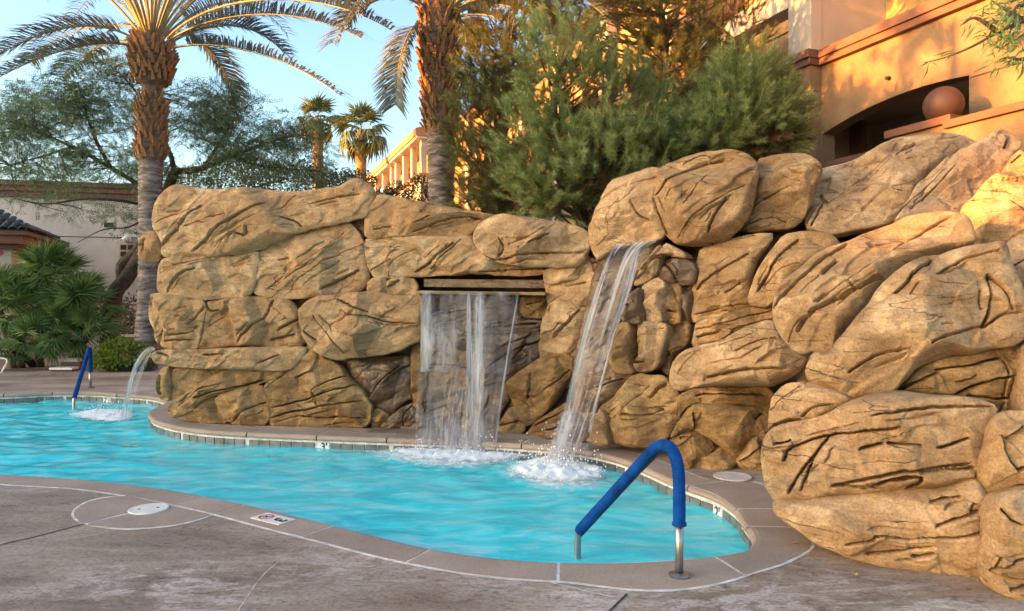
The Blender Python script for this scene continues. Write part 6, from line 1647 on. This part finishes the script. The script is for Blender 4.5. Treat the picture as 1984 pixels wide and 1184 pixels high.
def orient(p, d, roll=0.0):
    d = d.normalized(); up = Vector((0, 0, 1)); s = up.cross(d)
    if s.length < 1e-3: s = Vector((0, 1, 0))
    s.normalize(); nz = d.cross(s)
    Mx = Matrix((d, s, nz)).transposed().to_4x4() @ Matrix.Rotation(roll, 4, 'X'); Mx.translation = p; return Mx
def fan_clump(name, label, base, heads, cat='shrub', group=None):
    t = thing(name, label, cat, base, group)
    for (px, py, Y, n, sc, seed) in heads:
        rng = np.random.default_rng(seed); h = at(px, py, Y)
        b = Vector(base) + Vector((rng.uniform(-.35, .35), rng.uniform(-.3, .3), 0))
        V, F = tube_np(bez([b, (b + h) / 2 + Vector((0, 0, .2)), h], 8), np.linspace(0.10, 0.075, 8), 8); obj('stem', V, F, M['bark'], t, True)
        for i in range(n):
            az = i * 2.399 + rng.uniform(-.3, .3); el = math.radians(rng.uniform(-35, 80)) if i % 3 else math.radians(rng.uniform(20, 85))
            d = Vector((math.cos(az) * math.cos(el), math.sin(az) * math.cos(el) , math.sin(el)))
            Mx = orient(h + d * 0.06, d, rng.uniform(-.5, .5)) @ Matrix.Diagonal((sc, sc, sc, 1)) if True else None
            Mx = Mx @ Matrix.Rotation(rng.uniform(-.35, .1), 4, 'Y')
            link_mesh('fan_leaf', fanm[i % 3], t, Mx)
    return t
fan_clump('fan_palm_shrub', 'big bushy fan palm shrub by the pavilion at the left edge', gnd(60, 712), [(95, 545, 18.6, 32, .95, 1), (40, 610, 18.2, 30, .95, 2), (-5, 590, 18.9, 24, .95, 3), (70, 668, 17.6, 18, .75, 7), (20, 680, 17.7, 14, .7, 8)])
fan_clump('fan_palm_shrub', 'lower fan palm shrub spreading right of the big one beside the low fence', gnd(135, 712), [(155, 605, 18.3, 34, .95, 4), (120, 650, 17.9, 22, .8, 5), (175, 650, 18.0, 18, .75, 6)])

# distant sunlit fan palms
farm = [fan_leaf_mesh('frond', M['fan_far'], 0.95, 16, 95, 0.95, 10 + i, d_, 0.17) for i, d_ in enumerate((0.25, 0.5, 0.9))]
def far_palm(px, py, Y, r, label, seed, lean=0):
    h = at(px, py, Y); base = Vector((h.x - lean, Y, 0))
    t = thing('fan_palm', label, 'palm tree', base, 'distant sunlit fan palms')
    V, F = tube_np([base, base * .5 + h * .5, h], [0.32, 0.30, 0.33], 12); obj('trunk', V, F, M['palmbark_far'], t, True)
    rng = np.random.default_rng(seed)
    for i in range(27):
        az = i * 2.399; el = math.radians(-48 + 125 * (i / 26) + rng.uniform(-12, 12))
        d = Vector((math.cos(az) * math.cos(el), math.sin(az) * math.cos(el), math.sin(el))); s = r * rng.uniform(.85, 1.12) / 1.75
        link_mesh('frond', farm[0 if el > .6 else 1 if el > -.2 else 2], t, orient(h, d, rng.uniform(-.4, .4)) @ Matrix.Diagonal((s, s, s, 1)))
M['palmbark_far'] = simple('tan_fan_palm_bark', (0.28, 0.17, 0.09), 0.9, var=0.3, scale=2)
far_palm(616, 232, 43, 1.5, 'left of two distant fan palms, thinner crown above the trees', 1)
far_palm(699, 256, 41, 1.7, 'right of two distant fan palms, fuller crown above the trees', 2)

# ------------------------------------------------------------------ broadleaf and feathery crowns from many small leaves
def in_lobes(lobes, Y, n, rng, dyk=0.9, shell=0.0):
    w = np.array([l[2] * l[3] * (l[4] if len(l) > 4 else 1) for l in lobes], float); w /= w.sum()
    pick = rng.choice(len(lobes), n, p=w); out = np.empty((n, 3)); ctr = np.empty((n, 3))
    d = rng.normal(size=(n, 3)); d /= np.linalg.norm(d, axis=1)[:, None]
    rr = (shell + (1 - shell) * rng.random(n)) ** (1 / 2.2)
    for i in range(n):
        l = lobes[pick[i]]; c = at(l[0], l[1], Y); k = Y / FPX
        ctr[i] = c; out[i] = np.array(c) + d[i] * rr[i] * np.array([l[2] * k, max(l[2], l[3]) * k * dyk, l[3] * k])
    return out, ctr, d
def spray_proto(npair=9, L=0.26, ll=0.05, lw=0.02, seed=0):
    rng = np.random.default_rng(seed); V, F = [], []
    for i in range(npair):
        x = L * (i + 1) / npair; zz = -0.5 * x * x / L
        for s in (-1, 1):
            l = ll * rng.uniform(.8, 1.2); c = np.array([x, 0, zz]); d = np.array([0.35, s * 0.9, rng.uniform(-.3, .2)]); wv = np.array([lw / 2, 0, rng.uniform(-.3, .3) * lw])
            b = len(V); V += [c, c + d * l * .5 + wv, c + d * l, c + d * l * .5 - wv]; F.append((b, b + 1, b + 2, b + 3))
    return np.array(V), np.array(F)
def scatter(protos, P, Dv, rng, smin=.8, smax=1.25):
    VV, FF, n = [], [], 0
    pick = rng.integers(0, len(protos), len(P)); S = rng.uniform(smin, smax, len(P)); roll = rng.uniform(0, 2 * PI, len(P))
    for j, (pv, pf) in enumerate(protos):
        m = np.where(pick == j)[0]
        if not len(m): continue
        X = Dv[m] / (np.linalg.norm(Dv[m], axis=1)[:, None] + 1e-9)
        ref = np.where(np.abs(X[:, 2:3]) > .95, np.array([[1., 0, 0]]), np.array([[0, 0, 1.]]))
        Yv = np.cross(ref, X); Yv /= np.linalg.norm(Yv, axis=1)[:, None] + 1e-9; Z = np.cross(X, Yv)
        c, s = np.cos(roll[m])[:, None], np.sin(roll[m])[:, None]
        Y2, Z2 = Yv * c + Z * s, -Yv * s + Z * c
        W = P[m][:, None] + S[m][:, None, None] * (pv[None, :, 0:1] * X[:, None] + pv[None, :, 1:2] * Y2[:, None] + pv[None, :, 2:3] * Z2[:, None])
        VV.append(W.reshape(-1, 3)); FF.append((pf[None] + (np.arange(len(m)) * len(pv))[:, None, None]).reshape(-1, pf.shape[1]) + n); n += W.shape[0] * W.shape[1]
    return np.concatenate(VV), FF
def limb(pts, r0, r1, n=14, k=8, Y=None):
    P = catmull(pts, 5); return tube_np(P, np.linspace(r0, r1, len(P)), k)

# the feathery tree behind the left palm
YM = 20.0
mt = thing('mesquite_tree', 'wide feathery tree with dark crooked limbs behind the left date palm', 'tree', (at(205, 590, YM).x, YM, 0))
X_ = lambda px, py, dy=0: np.array(at(px, py, YM + dy))
limbs = [([X_(205, 740), X_(218, 585), X_(245, 540), X_(276, 490), X_(300, 440), X_(318, 395), X_(330, 355), X_(338, 333)], .24, .13),
         ([X_(240, 550), X_(236, 515), X_(262, 488), X_(285, 450), X_(287, 400), X_(275, 365), X_(215, 325), X_(140, 285), X_(50, 245)], .16, .03),
         ([X_(338, 333), X_(390, 326), X_(450, 302), X_(545, 268), X_(600, 262)], .10, .02), ([X_(338, 335), X_(332, 305), X_(318, 270), X_(300, 225), X_(310, 180)], .08, .02),
         ([X_(215, 325), X_(185, 270), X_(165, 210), X_(150, 160)], .06, .015), ([X_(395, 325), X_(430, 270), X_(465, 215)], .06, .015), ([X_(285, 400), X_(240, 390, -1), X_(170, 385, -1.6), X_(90, 395, -2), X_(30, 385, -2.2)], .05, .012),
         ([X_(140, 285), X_(90, 300), X_(20, 320)], .04, .012), ([X_(450, 302), X_(500, 320), X_(590, 330)], .05, .012), ([X_(300, 430), X_(380, 400), X_(470, 370), X_(560, 345)], .06, .015),
         ([X_(285, 420), X_(250, 440, -1), X_(200, 445, -1.5), X_(150, 470, -1.8)], .03, .008), ([X_(300, 225), X_(240, 150), X_(200, 120)], .04, .01)]
V, F = limb(*limbs[0]); obj('trunk', V, F, M['bark'], mt, True)
for l in limbs[1:]:
    V, F = limb(*l, k=6); obj('limb', V, F, M['bark'], mt, True)
lobes = [(40, 290, 110, 75), (150, 235, 115, 70), (100, 195, 75, 45), (190, 160, 95, 50), (240, 118, 70, 32, .7), (370, 230, 95, 60), (420, 185, 75, 36, .8), (470, 245, 95, 60), (540, 250, 75, 50, .8), (400, 310, 120, 60), (520, 315, 100, 50), (590, 290, 55, 50, .6),
         (10, 235, 60, 50, .7), (210, 320, 95, 45, .5), (110, 345, 120, 32, .45), (150, 400, 110, 30, .22), (245, 420, 45, 45, .35), (60, 380, 70, 30, .25), (300, 330, 60, 60, .6), (640, 345, 45, 25, .4)]
rng = np.random.default_rng(5)
P, C, dd = in_lobes(lobes, YM, 13500, rng, 1.1)
# leave the sky its gaps: sprays gather along drooping branchlets
gap = fbm(np.c_[P[:, 0] * 1.25, P[:, 1] * .8, P[:, 2] * 1.9], 3); P, dd = P[gap > -0.22], dd[gap > -0.22]
Dv = np.c_[dd[:, 0] + rng.normal(0, .5, len(P)), dd[:, 1] + rng.normal(0, .5, len(P)), rng.normal(-.25, .3, len(P))]
pr = [spray_proto(9, 0.30, .055, .021, s) for s in range(4)]
V, FF = scatter(pr, P, Dv, rng); crown = obj('crown', V, FF, M['mesquite'], mt)
tv, tf, nn = [], [], 0
sk = np.concatenate([catmull(l[0], 5) for l in limbs])
for p in P[rng.choice(len(P), 420, replace=False)]:
    a = sk[np.argmin(np.linalg.norm((sk - p) * [1, .6, 1.0], axis=1))]
    m = (a + p) / 2 + rng.normal(0, .12, 3); V, F = tube_np(bez([a, m, p], 6), np.linspace(.016, .005, 6), 4, False)
    tv.append(V); tf += [tuple(i + nn for i in f) for f in F]; nn += len(V)
obj('branches', np.concatenate(tv), tf, M['bark'], mt)

def leaf_proto(l=0.07, w=0.045):
    return np.array([(0, 0, 0), (l * .5, w / 2, .012), (l, 0, 0), (l * .5, -w / 2, .012)]), np.array([(0, 1, 2, 3)])
def shrub(name, label, base, lobes, Y, n, mat, l, w, seed, cat='shrub', group=None, shell=.35, stems=9, dyk=.9):
    rng = np.random.default_rng(seed); t = thing(name, label, cat, base, group)
    P, C, dd = in_lobes(lobes, Y, n, rng, dyk, shell); Dv = dd + rng.normal(0, .6, P.shape) + np.array([0, 0, .3])
    V, FF = scatter([leaf_proto(l, w), leaf_proto(l * .8, w)], P, Dv, rng); obj('foliage', V, FF, M[mat], t)
    for i in range(stems):
        p = P[rng.integers(len(P))]; b = np.array(base) + rng.normal(0, .1, 3) * [1, 1, 0]
        Vt, Ft = tube_np(bez([b, (b + p) / 2 + [0, 0, .15], p], 6), np.linspace(.03, .008, 6), 5); obj('stem', Vt, Ft, M['bark'], t)
    return t
shrub('leafy_shrub', 'yellow-green leafy shrub left of the small water spout', gnd(222, 716), [(222, 690, 42, 26), (200, 700, 25, 16), (255, 686, 38, 24), (230, 672, 30, 18)], 17.3, 1500, 'shrub', .085, .055, 3)
shrub('leafy_shrub', 'dark low hedge behind the brown railing', at(260, 650, 23.5) * 1.0 if False else Vector((at(250, 590, 23.5).x, 23.5, 0)), [(215, 625, 50, 40), (270, 610, 40, 45), (300, 630, 40, 45)], 23.5, 1800, 'hedge', .11, .06, 4)
for k_, (lb_, X0, lobes_, Y_, n_, sd) in enumerate([
    ('dense olive tree showing over the middle of the left rock wall', 470, [(440, 350, 70, 40), (500, 340, 60, 40), (390, 360, 60, 40), (545, 350, 50, 35)], 25.0, 3600, 7),
    ('dark green tree top beside the rock knob below the fan palms', 660, [(650, 355, 45, 26), (690, 352, 40, 22), (610, 350, 45, 30)], 27.0, 2600, 8),
    ('low dark bushes under the distant hotel eaves', 800, [(745, 385, 30, 18), (770, 378, 22, 26), (812, 372, 24, 34)], 26.0, 1500, 9)]):
    shrub('background_tree', lb_, Vector((at(X0, 590, Y_).x, Y_, 0)), lobes_, Y_, n_, 'hedge' if k_ else 'olive', .13, .06, sd, 'tree', 'dark trees behind the left rock wall', .1, 12)
# blade clump at the edge of the bed
rng = np.random.default_rng(9); V, F = [], []
for _ in range(420):
    b = np.array(gnd(rng.uniform(205, 300), rng.uniform(716, 720))); a = rng.uniform(0, 2 * PI); L = rng.uniform(.15, .34)
    o = np.array([math.cos(a), math.sin(a), 0]); m = b + o * L * .4 + [0, 0, L * .7]; e = b + o * L * .9 + [0, 0, L * .55]; s = np.array([-o[1], o[0], 0]) * .008
    k_ = len(V); V += [b - s, b + s, m + s, m - s, e]; F += [(k_, k_ + 1, k_ + 2, k_ + 3), (k_ + 3, k_ + 2, k_ + 4)]
tag(obj('ornamental_grass', V, F, M['grass']), 'low grey-green grass along the edge of the planting bed', 'grass', kind='stuff')

# ------------------------------------------------------------------ pines
def plume_proto(L=0.40, n=120, nl=0.12, w=0.009, seed=0):
    rng = np.random.default_rng(seed); V, F = [], []
    for i in range(n):
        x = L * rng.random() ** .8; a = rng.uniform(0, 2 * PI); r = np.array([0, math.cos(a), math.sin(a)])
        d = np.array([1, 0, 0]) * rng.uniform(.45, 1.0) + r * rng.uniform(.45, .9); d /= np.linalg.norm(d); l = nl * rng.uniform(.7, 1.2)
        s = np.cross(d, [1, .3, .2]); s = s / np.linalg.norm(s) * w / 2; p = np.array([x, 0, 0]); b = len(V)
        V += [p - s, p + s, p + d * l]; F.append((b, b + 1, b + 2))
    return np.array(V), np.array(F)
plumes = [plume_proto(seed=s) for s in range(6)]
def pine(label, Y, base_px, lobes, n, seed, mat='pine', brown=0.15, z0=0.0, wob=(0, 0), topy=None):
    rng = np.random.default_rng(seed)
    bx = at(base_px, 590, Y).x; base = Vector((bx, Y + .5, z0))
    t = thing('pine_tree', label, 'tree', base, 'pine trees behind the rock wall')
    top = min(lobes, key=lambda l: l[1] - l[3]); tp = at(top[0], top[1], Y + .3)
    tr = catmull([base, base * .6 + tp * .4 + Vector((rng.uniform(-.3, .3), .2, 0)), base * .25 + tp * .75 + Vector((rng.uniform(-.2, .2), 0, 0)), tp], 6)
    V, F = tube_np(tr, np.linspace(.17, .03, len(tr)), 9); obj('trunk', V, F, M['bark'], t, True)
    P, C, dd = in_lobes(lobes, Y, n, rng, .9, .55)
    gap = fbm(P * 1.5 + seed, 3); keep = gap > -0.42; P, C, dd = P[keep], C[keep], dd[keep]
    Dv = (P - C); Dv /= np.linalg.norm(Dv, axis=1)[:, None] + 1e-6
    Dv = Dv * .8 + rng.normal(0, .35, P.shape) + np.array([0, -.15, .65])
    V, FF = scatter(plumes, P, Dv, rng, .75, 1.3); obj('foliage', V, FF, M[mat], t)
    Pb, Cb, db = in_lobes([(l[0], l[1] + l[3] * .15, l[2] * .8, l[3] * .8) for l in lobes], Y, int(n * brown), rng, .8)
    V, FF = scatter(plumes, Pb, rng.normal(0, .6, Pb.shape) + np.array([0, 0, -.3]), rng, .7, 1.1); obj('dry_foliage', V, FF, M['pine_brown'], t)
    tv, tf, nn = [], [], 0
    for p in P[rng.choice(len(P), min(len(P), 130), replace=False)]:
        a = tr[rng.integers(len(tr) // 3, len(tr))]; a = tr[np.argmin(np.abs(tr[:, 2] - (p[2] - .5)))]
        m = a * .45 + p * .55 + np.array([0, 0, -.15]) + rng.normal(0, .1, 3); V, F = tube_np(bez([a, m, p], 7), np.linspace(.030, .007, 7), 4, False)
        tv.append(V); tf += [tuple(i + nn for i in f) for f in F]; nn += len(V)
    obj('branches', np.concatenate(tv), tf, M['pinebark'], t)
    return t
pine('brightest bushy pine in the middle, just left of the huge overhanging boulder', 11.8, 1130, [(1085, 120, 70, 70), (1110, 200, 95, 90), (1180, 230, 110, 90), (1050, 290, 75, 80), (1120, 340, 110, 80), (1240, 250, 95, 100), (1200, 330, 120, 75), (1290, 290, 80, 70), (1060, 370, 70, 50)], 1500, 31, brown=.18, z0=.9)
pine('dark pine on the left of the group, close to the middle date palm', 13.4, 950, [(950, 250, 72, 95), (965, 150, 60, 75), (935, 60, 45, 50, .5), (985, 70, 60, 70, .7), (925, 340, 50, 65), (990, 345, 80, 60), (950, 395, 90, 35)], 900, 32, 'pine_dark', .3, z0=.5)
pine('low bushy pine on the right in front of the hotel pilaster', 11.6, 1450, [(1450, 230, 85, 70), (1410, 270, 80, 50), (1495, 250, 52, 50), (1440, 170, 45, 45), (1360, 290, 60, 30), (1470, 285, 70, 28)], 850, 33, brown=.3, z0=2.0)
pine('tall pine at the back with thin tops leaving the frame', 14.2, 1330, [(1200, 30, 120, 60, .8), (1310, 60, 90, 70, .7), (1290, 160, 100, 80), (1370, 170, 75, 70), (1400, 40, 60, 80, .6), (1110, 10, 90, 50, .6), (1260, -60, 180, 60, .7), (1340, 230, 70, 60), (1430, 100, 50, 60, .6)], 1000, 34, 'pine_dark', .22, z0=2.2)

# ------------------------------------------------------------------ leafy branch reaching in at the top right
br = thing('leafy_tree', 'tree branch with narrow drooping leaves reaching in at the top right corner', 'tree', (6.0, 4.6, 0))
YB = 5.6
B_ = lambda px, py, dy=0: np.array(at(px, py, YB + dy))
V, F = limb([np.array([6.0, 4.6, 0]), np.array([5.9, 4.7, 2.2]), np.array([5.6, 5.0, 3.6]), np.array([5.0, 5.4, 4.0])], .13, .05); obj('trunk', V, F, M['bark'], br, True)
bl = [[np.array([5.3, 5.2, 3.8]), B_(2060, 20), B_(1985, 40), B_(1930, 65), B_(1880, 92), B_(1830, 112), B_(1790, 122)], [B_(1985, 40), B_(1950, 20), B_(1920, 0)], [B_(2060, 60), B_(1990, 112), B_(1950, 112), B_(1925, 122)], [B_(1930, 60), B_(1890, 35), B_(1860, 50)],
      [B_(2040, 30), B_(1975, 10), B_(1965, 40), B_(1950, 80)]]
for l in bl:
    V, F = limb(l, .022, .004, k=5); obj('limb', V, F, M['bark'], br, True)
rng = np.random.default_rng(14); P, Dv = [], []
for (cx_, cy_, rx, ry, n_) in ((1945, 40, 45, 40, 150), (1965, 75, 30, 25, 60), (1985, 20, 40, 40, 120), (1925, 75, 22, 14, 30), (1960, 112, 28, 5, 30), (1985, 122, 25, 4, 14), (1845, 100, 12, 6, 10), (1795, 121, 8, 3, 4), (1930, 128, 14, 3, 6)):
    for _ in range(n_):
        P.append(B_(cx_ + rng.normal() * rx * .6, cy_ + rng.normal() * ry * .6, rng.normal() * .15)); Dv.append((rng.normal(-.5, .5), rng.normal(0, .4), rng.normal(-.6, .4)))
V, FF = scatter([leaf_proto(.13, .016), leaf_proto(.10, .014)], np.array(P), np.array(Dv), rng); obj('foliage', V, FF, M['fan'], br)

# trees of the courtyard left of the frame : their crowns break up the sunlight on the hotel
def off_tree(s, t, z, r, n, seed, label):
    c = sunpos(s, t, z); tt = thing('courtyard_tree', label, 'tree', (c[0], c[1], 0))
    V, F = tube_np(bez([(c[0], c[1], 0), (c[0] + .2, c[1], z * .5), c], 8), np.linspace(.22, .08, 8), 8); obj('trunk', V, F, M['bark'], tt, True)
    rng = np.random.default_rng(seed); d = rng.normal(size=(n, 3)); d /= np.linalg.norm(d, axis=1)[:, None]
    P = c + d * (rng.random(n) ** .45)[:, None] * np.array(r); g_ = fbm(P * np.array([.2, .85, .85]) + seed, 3); P = P[g_ > .10]
    V, FF = scatter([spray_proto(9, .5, .14, .07, 1), spray_proto(8, .45, .12, .06, 2)], P, rng.normal(0, 1, P.shape), rng); obj('crown', V, FF, M['mesquite'], tt)
off_tree(-9, -10.8, 8.3, (0.6, 2.1, 2.3), 900, 41, 'feathery tree across the courtyard, left of the frame, nearer the palms')
off_tree(-9, -8.2, 8.2, (0.6, 1.9, 2.2), 800, 42, 'feathery tree across the courtyard, left of the frame, nearer the camera')
